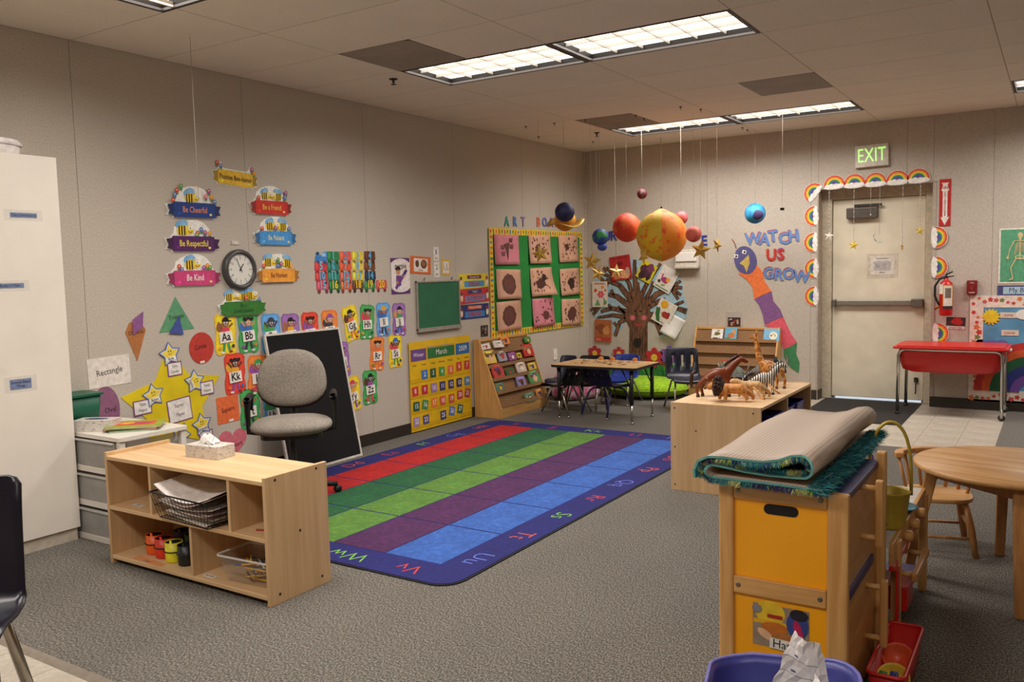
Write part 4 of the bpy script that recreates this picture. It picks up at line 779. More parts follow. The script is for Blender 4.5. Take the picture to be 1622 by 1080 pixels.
# ---- weather bulletin board
x0, z0 = onB(1537, 468); wbx, wbw, wbz0, wbz1 = x0, 1.25, .085, z0
wbh = wbz1-wbz0; t = thing('weather_board', 'blue weather bulletin board with sun and rainbow by the red table', 'bulletin board', WB(wbx+wbw/2, (wbz0+wbz1)/2))
MB().box(-wbw/2, wbw/2, -wbh/2, wbh/2, 0, .008).build('backing', paint((90, 150, 186), .85, 0, .08, 6, .2), t)
rn = random.Random(8); bs = .12
def leafstrip(L_, cx, cy, r_):
    s_ = MB(); s_.box(-L_/2, L_/2, -bs/2, bs/2, .008, .011, 0)
    for k in range(int(L_/.05)):
        x = -L_/2+.03+k*.05; s_.face(petal(rn.uniform(.016, .034), 5, .45, 20, rn.uniform(0, 90), x, rn.uniform(-.03, .03)), .0115+.0003*(k % 4), rn.randrange(1, 5))
    s_.build('border_strip', [paint((230, 214, 200), .7), paint((196, 52, 44), .7), paint((214, 120, 60), .7), paint((110, 130, 70), .7), paint((200, 84, 84), .7)], t, Tr(cx, cy, 0) @ Rz(r_))
leafstrip(wbw, 0, wbh/2-bs/2, 0); leafstrip(wbw, 0, -wbh/2+bs/2, 0); leafstrip(wbh-2*bs, -wbw/2+bs/2, 0, 90); leafstrip(wbh-2*bs, wbw/2-bs/2, 0, 90)
def onW(px, py): x, z = onB(px, py); return x-(wbx+wbw/2), z-(wbz0+wbz1)/2
x, y = onW(1570, 501.5); MB().prism(st(.088, .062, 14, 0), .010, .014).prism(ov(.06, .06, 24), .014, .017).build('sun', paint((226, 200, 40), .7), t, Tr(x, y, 0))
for px, py, wd in ((1598, 499, 'Sunny'), (1600, 527, 'Cloudy')):
    x, y = onW(px, py); flat('word_card', None, None, Tr(x, y, .009), rc(.15, .055), (222, 206, 186), .003, (), [(wd, .036, (150, 70, 60), 0, 0, 0, .9)], parent=t)
x, y = onW(1622, 498); MB().prism(ov(.07, .05, 16), .010, .013).prism(ov(.06, .06, 16, .06, .02), .010, .014).build('cloud', WHITEP, t, Tr(x, y, 0))
x, y = onW(1569, 543); c_ = MB()
for k in range(5): c_.prism(ov(.05, .025, 12, -.08+.045*k, .01*(-1)**k), .0095, .011+.0008*k)
c_.build('rain_cloud', paint((96, 110, 168), .8), t, Tr(x, y, 0))
x, y = onW(1633, 622)
for i, (cc, a, b) in enumerate((((196, 50, 44), .50, .43), ((214, 90, 44), .43, .36), ((34, 92, 56), .36, .27), ((40, 50, 120), .27, .18), ((110, 70, 150), .18, .1))):
    MB().prism(wedge(b, a, 0, 180, 18), .012, .016+.001*(i % 2)).build('rainbow_band', paint(cc, .7), t, Tr(x, y, 0))

# ================================================================ hanging planets and stars
STR = paint((190, 180, 164), .7)
def hang(name, label, cat, px, py, Y, group):
    x, z = onB(px, py, Y); return thing(name, label, cat, Tr(x, Y, z), group), (Vector((x, Y, z))-CAM).dot(fw)/FPX, z
def string(t_, z, top, x=0, y=0):
    MB().tube([(x, y, top), (x, y, H-z)], .0010, 5).build('string', STR, t_)
def mottled(name, c1, c2, scale, lo=.45, hi=.55, rough=.6):
    m, nt, b = nodes_of(name); n = noise(nt, coords(nt), scale, 3); r = ramp(nt, n.outputs[0], [(lo, rgb(c1)), (hi, rgb(c2))])
    nt.links.new(r.outputs[0], b.inputs['Base Color']); b.inputs['Roughness'].default_value = rough; bump(nt, b, n.outputs[0], .25, .004); return m
def ball(t_, R, m, gores=8, tip=.06, nm='ball', mats=None):
    mb = MB(); n, k = 32, 18; vs = []
    for i in range(k+1):
        a = pi*i/k
        for j in range(n):
            b = 2*pi*j/n; r_ = R*(1+.018*abs(math.cos(gores*b/2)))
            zz = -R*math.cos(a); zz += R*tip*max(0, 1-math.sin(a)/.35)*(1 if zz > 0 else -.5)
            vs.append((r_*max(math.sin(a), .002)*math.cos(b), r_*max(math.sin(a), .002)*math.sin(b), zz))
    fs = [(i*n+j, i*n+(j+1) % n, (i+1)*n+(j+1) % n, (i+1)*n+j) for i in range(k) for j in range(n)]
    mb.add(vs, fs, 0, None, True)
    if mats:
        per = n//gores; mb.m = [(f_ % n)//per % len(mats) for f_ in range(len(fs))]
    return mb.build(nm, mats or m, t_)
PG = 'hanging papier-mache planets'
t, k, z = hang('hanging_planet', 'big yellow and orange papier-mache sun hanging from the ceiling', 'planet model', 1048, 373, 8.1, PG)
S1 = mottled('sun_yellow', (214, 176, 34), (226, 106, 30), 16, .54, .66); S2 = mottled('sun_orange', (236, 140, 26), (228, 84, 26), 14, .55, .66)
o = ball(t, 39*k, None, 8, .10, 'ball', [S2, S2, S1, S1, S1, S1, S2, S2]); o.matrix_local = Rz(23); string(t, z, 39*k*1.08)
MB().tube([(.02, 0, H-z-.18), (0, 0, H-z-.2), (-.02, 0, H-z-.185), (.004, 0, H-z-.17), (0, 0, H-z-.24)], .004, 5).build('string_knot', STR, t)
MB().lathe([(.001, .0), (.012, .0), (.008, .02), (.001, .024)], 8).build('top_clip', DARKMET, t, Tr(0, 0, 39*k*1.08))
for (px, py, Y, rp, m, lab, tip) in ((894.5, 336, 7.5, 15.5, mottled('planet_navy', (24, 26, 66), (40, 40, 92), 9), 'dark navy papier-mache planet near the room corner', .02), (993, 360.5, 8.3, 22.5, mottled('planet_red', (206, 58, 34), (228, 96, 46), 8), 'orange red planet left of the big sun', .05),
        (1017, 307, 8.6, 8, mottled('planet_maroon', (96, 24, 40), (190, 170, 166), 10, .6, .75), 'tiny maroon and white planet hanging highest', .02), (1079, 345, 8.6, 10.5, mottled('planet_pink', (196, 66, 84), (220, 110, 110), 10), 'pink planet half hidden behind the big sun', .04), (1098.5, 371, 8.0, 12.5, mottled('planet_coral', (196, 54, 50), (226, 110, 90), 9), 'coral red small planet right of the big sun', .04)):
    t, k, z = hang('hanging_planet', lab, 'planet model', px, py, Y, PG); ball(t, rp*k, m, 8, tip); string(t, z, rp*k)
t, k, z = hang('hanging_planet', 'blue and green earth ball hanging left of the red planet', 'planet model', 951, 375, 7.9, PG)
ball(t, 13*k, mottled('planet_earth', (34, 60, 140), (50, 140, 70), 9, .52, .58), 8, .02); MB().ell((.02, 0, -.105), (.05, .05, .04)).build('lower_cap', paint((50, 70, 160), .6), t); string(t, z, 13*k)
t, k, z = hang('hanging_planet', 'bright blue planet with dark spot near the back wall', 'planet model', 1196, 338, 9.3, PG)
ball(t, 16*k, mottled('planet_blue', (30, 110, 190), (60, 170, 220), 6, .4, .6), 8, .02); string(t, z, 16*k)
sx, sz = onB(1201.5, 340, 9.17); MB().ell((0, 0, 0), (.062, .02, .05), 14, 8).build('dark_spot', paint((60, 40, 90), .6), t, Tr(.055, -.095, -.02))
t, k, z = hang('hanging_planet', 'orange ringed planet with wavy gold ring behind the navy planet', 'planet model', 895, 349, 7.85, PG)
ball(t, 17*k, mottled('planet_saturn', (226, 140, 40), (238, 176, 60), 9), 8, .02); string(t, z, 17*k)
rg = MB(); n = 40; vs = []
for i in range(n):
    a = 2*pi*i/n; w_ = .014*math.sin(3*a); vs += [(19*k*math.cos(a), 19*k*math.sin(a), w_-.02), (31*k*math.cos(a), 31*k*math.sin(a), w_*2-.02)]
rg.add(vs, [(2*i, 2*i+1, (2*i+3) % (2*n), (2*i+2) % (2*n)) for i in range(n)], 0, None, True)
GOLD = paint((198, 160, 70), .38, .25, .05); o = rg.build('ring', GOLD, t, Ry(4) @ Rx(12)); sd = o.modifiers.new('card', 'SOLIDIFY'); sd.thickness = .006
SG = 'hanging gold stars'
def star3d(R, dep, m, t_, M=None, nm='star_body'):
    p = st(R, R*.42); mb = MB(); n = len(p)
    mb.add([(0, -dep, 0)]+[(a, 0, b) for a, b in p]+[(0, dep, 0)], [(0, i+1, (i+1) % n+1) for i in range(n)]+[(n+1, (i+1) % n+1, i+1) for i in range(n)]); return mb.build(nm, m, t_, M)
for (px, py, Y, rp, rot, ti, lab, g_) in ((938, 414, 7.9, 17, 0, 8, 'gold card star hanging at the left of the tree', GOLD), (947, 433, 8.0, 14, 50, 20, 'second gold card star just below the leftmost one', GOLD), (856, 402, 7.4, 15, 15, -14, 'gold card star in front of the art board', GOLD),
        (976, 430, 8.8, 12, 35, 5, 'bright pale gold star before the red book cover', paint((222, 190, 110), .35, .2)), (1019, 406, 7.7, 15, -30, 30, 'gold star hanging against the bottom of the big sun', GOLD), (1110, 396, 8.2, 17, 5, 10, 'gold star hanging right below the coral planet', GOLD), (1136, 388, 8.3, 13, 70, 25, 'narrow turned gold star right of the other stars', GOLD)):
    t, k, z = hang('hanging_star', lab, 'star', px, py, Y, SG); star3d(rp*k, .022, g_, t, Rz(rot) @ Ry(ti)); string(t, z, rp*k*.9)
# strings with clips that carry nothing
for (px, py, Y, lab) in ((1239, 331, 8.4, 'bare string with a small black clip beside the bright blue planet'), (273, 100, 4.6, '')):
    if not lab: continue
    t, k, z = hang('hanging_string', lab, 'string', px, py, Y, None); MB().box(-.018, .018, -.006, .006, -.012, .012).build('clip', BLACK, t); string(t, z, .012)
x, yy = onF(273, 60, H); t = thing('hanging_string', 'thin white string hanging in front of the bee banners', 'string', Tr(.62, 3.45, 2.0)); MB().tube([(0, 0, 0), (0, 0, H-2.0)], .0018, 5).build('string', STR, t); MB().ell((0, 0, -.006), .006, 8, 6).build('knot', STR, t)
# stars on beaded strings in the doorway
DG = 'small ornaments hanging in the doorway'
for (px, py, rp, rot, c, lab) in ((1313, 374, 8, 0, (226, 216, 200), 'white star ornament at the left of the doorway'), (1352, 388, 8.5, 10, (220, 190, 70), 'gold star ornament second in the doorway'), (1429, 391, 7, 78, (206, 176, 90), 'gold star ornament seen edge on in the doorway'), (1457, 365, 8, 20, (214, 190, 80), 'gold star ornament at the right of the doorway')):
    t, k, z = hang('door_ornament', lab, 'ornament', px, py, D-.03, DG); star3d(rp*k, .010, paint(c, .4, .1), t, Rz(rot) @ Ry(8)); MB().tube([(0, 0, rp*k*.9), (0, 0, DZ-.002-z)], .0018, 5).build('string', STR, t)
    b = MB()
    for q in range(10): b.ell((0, 0, rp*k+(DZ-z-rp*k-.02)*(q+.5)/10), .0055, 8, 5)
    b.build('beads', paint((230, 226, 220), .3), t)['kind'] = 'stuff'
t, k, z = hang('door_ornament', 'pale blue crescent moon ornament in the middle of the doorway', 'ornament', 1393, 375, D-.03, DG)
MB().prism([(math.cos(rad(a))*8.5*k, math.sin(rad(a))*8.5*k) for a in range(90, 271, 15)]+[(-.022+math.cos(rad(a))*6*k*.8, math.sin(rad(a))*8.5*k) for a in range(255, 104, -15)], -.004, .004).build('crescent', paint((110, 170, 180), .4), t, Rx(90) @ Rz(40)); MB().tube([(0, 0, .03), (0, 0, DZ-.002-z)], .0018, 5).build('string', STR, t)
t, k, z = hang('door_ornament', 'bare beaded string beside the crescent moon in the doorway', 'ornament', 1379, 340, D-.03, DG); MB().tube([(0, 0, 0), (0, 0, DZ-.002-z)], .0018, 5).build('string', STR, t); MB().ell((0, 0, 0), .008, 8, 6).build('bead', WHITEP, t)
# ================================================================ furniture
MAPX = wood('maple_x', (204, 166, 120), (224, 190, 146), (.6, 8, 8), 5)
MAPY = wood('maple_y', (204, 166, 120), (224, 190, 146), (8, .6, 8), 5)
MAPZ = wood('maple_z', (198, 160, 114), (218, 182, 138), (8, 8, .5), 5)
PINEZ = wood('pine_z', (196, 142, 78), (222, 174, 110), (9, 9, .7), 6, .4)
PINEX = wood('pine_x', (196, 142, 78), (222, 174, 110), (.7, 9, 9), 6, .4)
PINEY = wood('pine_y', (186, 130, 70), (210, 160, 96), (9, .7, 9), 6, .4)
OAKX = wood('oak_x', (176, 124, 70), (214, 166, 108), (1.0, 14, 9), 4, .4)
OAKZ = wood('oak_z', (168, 112, 60), (200, 146, 86), (10, 10, .8), 5, .4)
NAVYP = paint((40, 36, 92), .4)
def at(px, py, d): p = CAM+ray(px, py)*d; return p
def onP(px, py, p0, n):
    r = ray(px, py); return CAM+r*((Vector(p0)-CAM).dot(n)/r.dot(n))
# ---- alphabet rug
rx0, rx1, ry0, ry1 = .55, 2.463, 3.40, 6.87; bo = .225
t = thing('alphabet_rug', 'blue alphabet rug with rows of red, green, lime, purple and blue squares', 'rug', Tr((rx0+rx1)/2, (ry0+ry1)/2, 0))
rw, rl = rx1-rx0, ry1-ry0
NAVY = speckle('rug_navy', (22, 24, 84), (27, 29, 100), (34, 36, 112), 60, 3, .95, .2)
MB().prism(rr(rw+2*bo+.02, rl+2*bo+.02, .13), .0005, .007).build('edge_binding', paint((20, 20, 22), .8), t)
MB().prism(rr(rw+2*bo, rl+2*bo, .12), .002, .010).build('pile', NAVY, t)
cols = [('red', (166, 20, 22), (186, 30, 28)), ('green', (26, 84, 48), (34, 98, 56)), ('lime', (80, 122, 46), (98, 138, 58)), ('purple', (70, 30, 76), (86, 40, 90)), ('blue', (48, 88, 164), (62, 104, 182))]
for i, (nm, c1, c2) in enumerate(cols):
    m = speckle('rug_'+nm, mixc(c1, .92), c1, c2, 40, 4, .95, .2); a = rw/5; b = rl/6; o = None
    for j in range(6):
        M_ = Tr(-rw/2+a*(i+.5), -rl/2+b*(j+.5), 0)
        if o is None: o = MB().box(-a/2+.005, a/2-.005, -b/2+.007, b/2-.007, .008, .0112).build('colour_square', m, t, M_)
        else: dup(o, t, M_)
LC = [(190, 50, 44), (120, 180, 70), (90, 110, 200), (206, 80, 50)]
def rug_letter(s, x, y, r_, k): lettering(t, s, .155, LC[k % 4], x, y, .0106, r_, 1, -.012, 'letter_pair')
ys = lambda n: [-rl/2-.05+(rl+.1)*(i+.5)/n for i in range(n)]; xs = lambda n: [-rw/2-.1+(rw+.2)*(i+.5)/n for i in range(n)]
for k, (ch, y) in enumerate(zip('ABCDEFGH', ys(8))): rug_letter(ch+ch.lower(), -rw/2-bo/2, y, 90, k)
for k, (ch, x) in enumerate(zip('IJKLM', xs(5))): rug_letter(ch+ch.lower(), x, rl/2+bo/2, 0, [0, 0, 1, 0, 2][k])
kk = {'N': 1, 'O': 0, 'P': 3, 'Q': 2, 'R': 0, 'S': 1, 'T': 3, 'U': 2}
for ch, y in zip('NOPQRSTU', ys(8)[::-1]): rug_letter(ch+ch.lower(), rw/2+bo/2, y, -90, kk[ch])
for k, (ch, x) in enumerate(zip('VWXYZ', xs(5)[::-1])): rug_letter(ch+ch.lower(), x, -rl/2-bo/2, 180, [0, 1, 2, 3, 0][k])
# ---- tall white closet
WC = paint((226, 218, 206), .45, 0, .015, 5)
t = thing('storage_closet', 'tall white storage closet with taped labels at the left edge', 'closet', Tr(0, 0, 0))
MB().box(.015, .28, 1.80, 2.745, .07, 2.20).build('body', WC, t); MB().box(.015, .288, 1.81, 2.735, 0, .07).build('plinth', paint((190, 178, 162), .5), t)
for a, b, ky in ((2.275, 2.748, 2.33), (1.797, 2.269, 2.21)):
    d_ = MB().box(.282, .302, a, b, .075, 2.218).build('door', WC, t, None, .002)
    MB().lathe([(.006, 0), (.006, .012), (.016, .018), (.016, .026), (.008, .03), (.001, .03)], 14).build('knob', WHITEP, d_, Tr(.302, ky, 1.075) @ Ry(90))
MB().box(.015, .30, 1.797, 2.748, 2.20, 2.218).build('top_panel', WC, t)
for (px0, px1, py, wd, h_) in ((16, 58, 340, 'Class Decorations', .026), (-6, 38, 453, 'Books to Make', .026), (16, 50, 610, 'Summer Beach\nThings', .055)):
    y0, z = onL(px0, py, .303); y1, _ = onL(px1, py, .303)
    o = flat('label', None, None, Tr(.3025, (y0+y1)/2, z) @ BL, rc(y1-y0, h_), (112, 126, 160), .0015, (), [(wd, .021, (30, 34, 60), 0, 0, 0, .85)], parent=t)
    MB().box(-(y1-y0)/2-.03, (y1-y0)/2+.03, -h_/2-.016, h_/2+.016, -.0004, .0002).build('tape', clearplastic('tape', (240, 236, 228), .35, .2), o)
t = thing('storage_tub', 'white rounded plastic tub on top of the closet', 'tub', Tr(.14, 2.44, 2.218))
MB().lathe([(.001, 0), (.135, 0), (.14, .01), (.15, .075), (.14, .09), (.001, .096)], 28).build('tub', paint((232, 226, 222), .4), t, Sc(.85, 1.28, 1)); MB().lathe([(.151, .055), (.156, .06), (.156, .07), (.15, .075)], 28).build('lid_rim', paint((220, 214, 212), .4), t, Sc(.85, 1.28, 1))
# ---- plastic drawer tower
t = thing('drawer_tower', 'white plastic drawer tower with cloudy drawers beside the closet', 'drawers', Tr(0, 0, 0))
DX, DX2, DY, DY2, DT = .05, .70, 2.775, 3.21, .632
PW = paint((226, 220, 210), .4, 0, .015)
MB().prism(rr(DX2-DX+.02, DY2-DY+.02, .02), 0, .022).build('top', PW, t, Tr((DX+DX2)/2, (DY+DY2)/2, DT-.022))
for x in (DX+.018, DX2-.018):
    for y in (DY+.018, DY2-.018): MB().box(x-.018, x+.018, y-.018, y+.018, 0, DT-.022).build('post', PW, t, None, .004)
for k, z in enumerate((0, .205, .41)):
    MB().box(DX+.03, DX2-.03, DY-.014, DY+.02, z+.0, z+.036).box(DX+.03, DX2-.03, DY2-.02, DY2, z, z+.022).box(DX, DX+.02, DY+.03, DY2-.03, z, z+.022).box(DX2-.02, DX2, DY+.03, DY2-.03, z, z+.022).build('rail', PW, t, None, .003)
    CL = clearplastic('cloudy', (190, 187, 184), .5, .35)
    d_ = MB().box(DX+.04, DX2-.04, DY-.012, DY-.008, z+.04, z+.185).box(DX+.04, DX+.043, DY-.008, DY2-.02, z+.028, z+.185).box(DX2-.043, DX2-.04, DY-.008, DY2-.02, z+.028, z+.185).box(DX+.04, DX2-.04, DY-.008, DY2-.02, z+.025, z+.028).build('drawer', CL, t)
    MB().box(DX+.04, DX2-.04, DY-.03, DY-.008, z+.183, z+.19).build('pull_lip', clearplastic('cloudy2', (214, 212, 206), .7, .3), d_)
    rn = random.Random(k+2)
    for q in range(3):
        MB().box(-.12, .12, -.09, .09, 0, .012+.01*q).build('contents', paint(rn.choice([(214, 200, 190), (190, 150, 130), (150, 160, 180), (220, 214, 206)])), d_, Tr(.3+.1*(q % 2), DY+.15, z+.03+.03*q) @ Rz(rn.uniform(-15, 15)))
    if k == 1: flat('drawer_card', None, None, Tr(DX+.16, DY-.0125, z+.105) @ BB, rc(.09, .125), (190, 70, 76), .001, [(rc(.06, .095), (222, 214, 206))], (), parent=d_)
t = thing('storage_bin', 'dark green plastic tub on the drawer tower', 'tub', Tr(.112, 2.885, DT))
MB().prism(rr(.17, .18, .02), 0, .003).build('base', paint((16, 84, 62), .45), t); sd = MB()
for (a, b, h0) in ((rr(.17, .18, .02), rr(.20, .21, .025), .2),):
    n = len(a); sd.add([(p[0], p[1], 0) for p in a]+[(p[0], p[1], h0) for p in b], [(i, (i+1) % n, n+(i+1) % n, n+i) for i in range(n)], 0, None, True)
o = sd.build('wall', paint((18, 92, 68), .45), t); s_ = o.modifiers.new('w', 'SOLIDIFY'); s_.thickness = .004
MB().prism(rr(.225, .235, .03), .192, .205).build('rim', paint((16, 88, 64), .45), t)
SPK = speckle('tissue_box', (188, 180, 172), (212, 206, 198), (150, 140, 132), 60, 8, .7, 0)
def tissue_box(M, label, tuft):
    t_ = thing('tissue_box', label, 'tissue box', M); MB().box(-.115, .115, -.06, .06, 0, .068).build('carton', SPK, t_, None, .002)
    MB().prism(ov(.07, .028, 18), .068, .0688).build('opening', paint((60, 70, 90) if not tuft else (200, 196, 190)), t_)
    if tuft:
        vs = []; n = 14; rn = random.Random(4); tf = MB()
        rings = [(.052, .0), (.058, .018), (.045, .03), (.03, .045), (.004, .04)]
        for r_, z_ in rings: vs += [(r_*(1+.35*math.sin(3*2*pi*j/n+r_*90)+rn.uniform(-.12, .12))*math.cos(2*pi*j/n), .62*r_*(1+.35*math.cos(2*2*pi*j/n)+rn.uniform(-.1, .1))*math.sin(2*pi*j/n), z_+rn.uniform(-.006, .01)) for j in range(n)]
        tf.add(vs, [(i*n+j, i*n+(j+1) % n, (i+1)*n+(j+1) % n, (i+1)*n+j) for i in range(len(rings)-1) for j in range(n)], 0, None, False); tf.build('tissue', paint((246, 240, 234), .9), t_, Tr(0, 0, .066))
    return t_
tissue_box(Tr(.335, 2.87, DT) @ Rz(30), 'speckled tissue box on the drawer tower, nearly empty', False)
def thin_book(M, w_, h_, th, c, L, label, texts=(), group=None, cat='book'):
    t_ = thing('picture_book', label, cat, M, group); MB().box(-w_/2, w_/2, -h_/2, h_/2, 0, th).build('pages', paint((224, 214, 198), .8), t_)
    cv = MB().box(-w_/2-.002, w_/2+.002, -h_/2-.002, h_/2+.002, th, th+.002).box(-w_/2-.002, w_/2+.002, -h_/2-.002, h_/2+.002, -.002, 0).box(-w_/2-.004, -w_/2-.001, -h_/2-.002, h_/2+.002, -.002, th+.002).build('cover', paint(c, .45), t_); layer_print(cv, L, th+.002)
    for tx in texts: lettering(cv, tx[0], tx[1], tx[2], tx[3], tx[4], th+.0045, *tx[5:])
    return t_
thin_book(Tr(.51, 3.0, DT+.002) @ Rz(52), .26, .20, .006, (60, 130, 66), [(rc(.2, .04, 0, 0), (210, 200, 180))], 'green book at the bottom of the small book pile on the drawer tower')
thin_book(Tr(.49, 3.01, DT+.012) @ Rz(44), .29, .22, .006, (186, 84, 40), [], 'orange edged book in the middle of the small book pile')
thin_book(Tr(.50, 3.015, DT+.022) @ Rz(46), .30, .23, .006, (150, 164, 48), [(rc(.22, .13, .0, .0), (206, 90, 50)), (blob(.06, .2, 14, .03, .0, .7, 3), (190, 60, 90)), (blob(.04, .2, 12, -.05, .01, .8, 5), (226, 170, 60))], 'olive and red picture book on top of the small book pile')
# ---- low maple shelf
t = thing('low_shelf', 'low light maple storage shelf with open compartments', 'shelf', Tr(0, 0, 0))
LX0, LX1, LY0, LY1, LH = .855, 2.105, 2.585, 2.975, .605; th = .02
for x0, x1 in ((LX0, LX0+th), (LX1-th, LX1)):
    s_ = MB().box(x0, x1, LY0, LY1, 0, LH).build('side_panel', MAPZ, t, None, .002)
    if x1 == LX1:
        for (yy, zz) in ((LY0+.06, .585), (LY1-.07, .585), (LY1-.19, .31), (LY0+.06, .045), (LY1-.06, .045)): MB().lathe([(.001, 0), (.007, 0), (.006, .0015), (.001, .0015)], 10).build('screw', DARKMET, s_, Tr(LX1, yy, zz) @ Ry(90))
MB().box(LX0+th, LX1-th, LY0, LY1, .566, .586).build('top', MAPX, t, None, .002)
MB().box(LX0+th, LX1-th, LY0, LY1-.012, .298, .318).build('middle_board', MAPX, t, None, .002); MB().box(LX0+th, LX1-th, LY0, LY1-.012, .028, .048).build('bottom_board', MAPX, t, None, .002)
for x, z0, z1 in ((1.235, .318, .566), (1.843, .318, .566), (1.542, .048, .298)): MB().box(x-.009, x+.009, LY0+.004, LY1-.012, z0, z1).build('divider', MAPZ, t)
MB().box(LX0+th, LX1-th, LY1-.012, LY1-.004, .028, .566).build('back_panel', MAPX, t)
for (x, y, z, wd) in ((1.02, 2.66, .319, 'Glue'), (1.62, 2.63, .049, 'Pencils'), (1.15, 2.61, .049, 'Cups')):
    flat('shelf_label', None, None, Tr(x, y, z), rc(.085, .03), (226, 220, 210), .0008, (), [(wd, .022, INK, 0, 0)], parent=t)
tissue_box(Tr(1.40, 2.84, .586) @ Rz(6), 'speckled tissue box with a tissue pulled up on the maple shelf', True)
# wire basket full of papers
t = thing('wire_basket', 'black wire basket on the middle board of the maple shelf', 'basket', Tr(1.545, 2.70, .319) @ Rz(-3))
bx0, bx1, by0, by1, bh = -.24, .24, -.17, .14, .135; WIRE = paint((34, 32, 34), .35, .6)
def rim(z, g_): return [(bx0+g_, by0+g_*.7, z), (bx1-g_, by0+g_*.7, z), (bx1-g_, by1-g_*.7, z), (bx0+g_, by1-g_*.7, z)]
MB().tube(rim(bh, 0), .0045, 6, closed=True).build('rim', WIRE, t); MB().tube(rim(.006, .04), .003, 6, closed=True).build('base_ring', WIRE, t); MB().tube(rim(.07, .02), .002, 5, closed=True).build('middle_ring', WIRE, t)
wm = MB(); g_ = .04
for k in range(17): u = k/16; wm.tube([(bx0+(bx1-bx0)*u, by0, bh), (bx0+g_+(bx1-bx0-2*g_)*u, by0+.028, .006), (bx0+g_+(bx1-bx0-2*g_)*u, by1-.028, .006), (bx0+(bx1-bx0)*u, by1, bh)], .0017, 4)
for k in range(9): u = k/8; wm.tube([(bx0, by0+(by1-by0)*u, bh), (bx0+g_, by0+.028+(by1-by0-.056)*u, .006), (bx1-g_, by0+.028+(by1-by0-.056)*u, .006), (bx1, by0+(by1-by0)*u, bh)], .0017, 4)
wm.build('wires', WIRE, t)['kind'] = 'stuff'
def sheet(name, M, w_, h_, f_, m, label, cat, group=None, nx=8, ny=6):
    mb = MB(); vs = [((i/nx-.5)*w_, (j/ny-.5)*h_, f_(i/nx, j/ny)) for j in range(ny+1) for i in range(nx+1)]
    mb.add(vs, [(j*(nx+1)+i, j*(nx+1)+i+1, (j+1)*(nx+1)+i+1, (j+1)*(nx+1)+i) for j in range(ny) for i in range(nx)], 0, None, True)
    o = mb.build(name, m, None, M); s_ = o.modifiers.new('p', 'SOLIDIFY'); s_.thickness = .0012; s_.offset = 0
    return tag(o, label, cat, group)
PG2 = 'papers in the wire basket'
pc = [(206, 196, 186), (222, 214, 204), (198, 176, 166), (226, 218, 210), (214, 192, 186), (230, 222, 216)]
plab = ['grey paper sheet lowest in the wire basket', 'white paper sheet near the bottom of the wire basket', 'tan paper sheet in the middle of the wire basket', 'pale paper sheet under the top ones in the wire basket', 'pinkish paper sheet second from the top of the wire basket', 'large curling white paper on top of the wire basket']
for k in range(6):
    sheet('paper_sheet', Tr(1.545+.01*(k % 3-1), 2.70+.008*(k % 2), .332+.020*k) @ Rz((k*7) % 13-9) @ Rx(3), .36+.022*k, .23+.014*k, (lambda u, v, k=k: .004*k*(2*u-1)**2*2+.01*math.sin(3*u+k)*v+((.06*max(0, u-.55)+.10*max(0, .3-u)+.03*v*v) if k >= 4 else 0)), paint(pc[k], .8), plab[k], 'paper', PG2)
# paint cups
def cup(x, y, c, label, dark=False, h_=.105, R=.045):
    t_ = thing('paint_cup', label, 'cup', Tr(x, y, .048), 'cups on the bottom board')
    b_ = MB().lathe([(.001, .002), (R*.96, .002), (R, .006), (R*1.02, h_), (R*.94, h_), (R*.9, .01), (.001, .008)], 22).build('body', paint(c, .4), t_)
    MB().lathe([(R*.90, h_-.004), (R*.87, .02), (.001, .018)], 18).build('dark_lining', paint((18, 16, 18), .6), t_)
    MB().tube([(R*1.06*math.cos(2*pi*i/18), R*1.06*math.sin(2*pi*i/18), h_*.55-.0*i) for i in range(18)], .0032, 5, closed=True).build('band', BLACK, t_)
    MB().box(.012, .03, -R*.8, -R*.8+.006, h_*.5, h_+.014).build('clip_tab', paint(mixc(c, 1.1), .4), t_, None, .003)
cup(1.055, 2.72, (226, 92, 26), 'orange cup, leftmost in front on the bottom board'); cup(1.157, 2.705, (210, 50, 28), 'red cup between the orange and yellow cups'); cup(1.262, 2.69, (224, 214, 40), 'yellow cup in the front row of cups'); cup(1.366, 2.69, (22, 22, 24), 'black cup at the right end of the front row', True)
cup(1.17, 2.81, (50, 34, 70), 'dark purple cup in the back row', True, .12); cup(1.275, 2.80, (20, 70, 44), 'dark green cup in the back row', True, .12); cup(1.375, 2.80, (26, 24, 26), 'second black cup behind the front black cup', True, .12)
t = thing('paper_scrap', 'orange and white paper scrap under the cups', 'paper', Tr(1.17, 2.615, .0485)); MB().box(-.14, .1, -.02, .02, 0, .0015).build('sheet', paint((216, 150, 100), .6), t, Rz(-3)); 
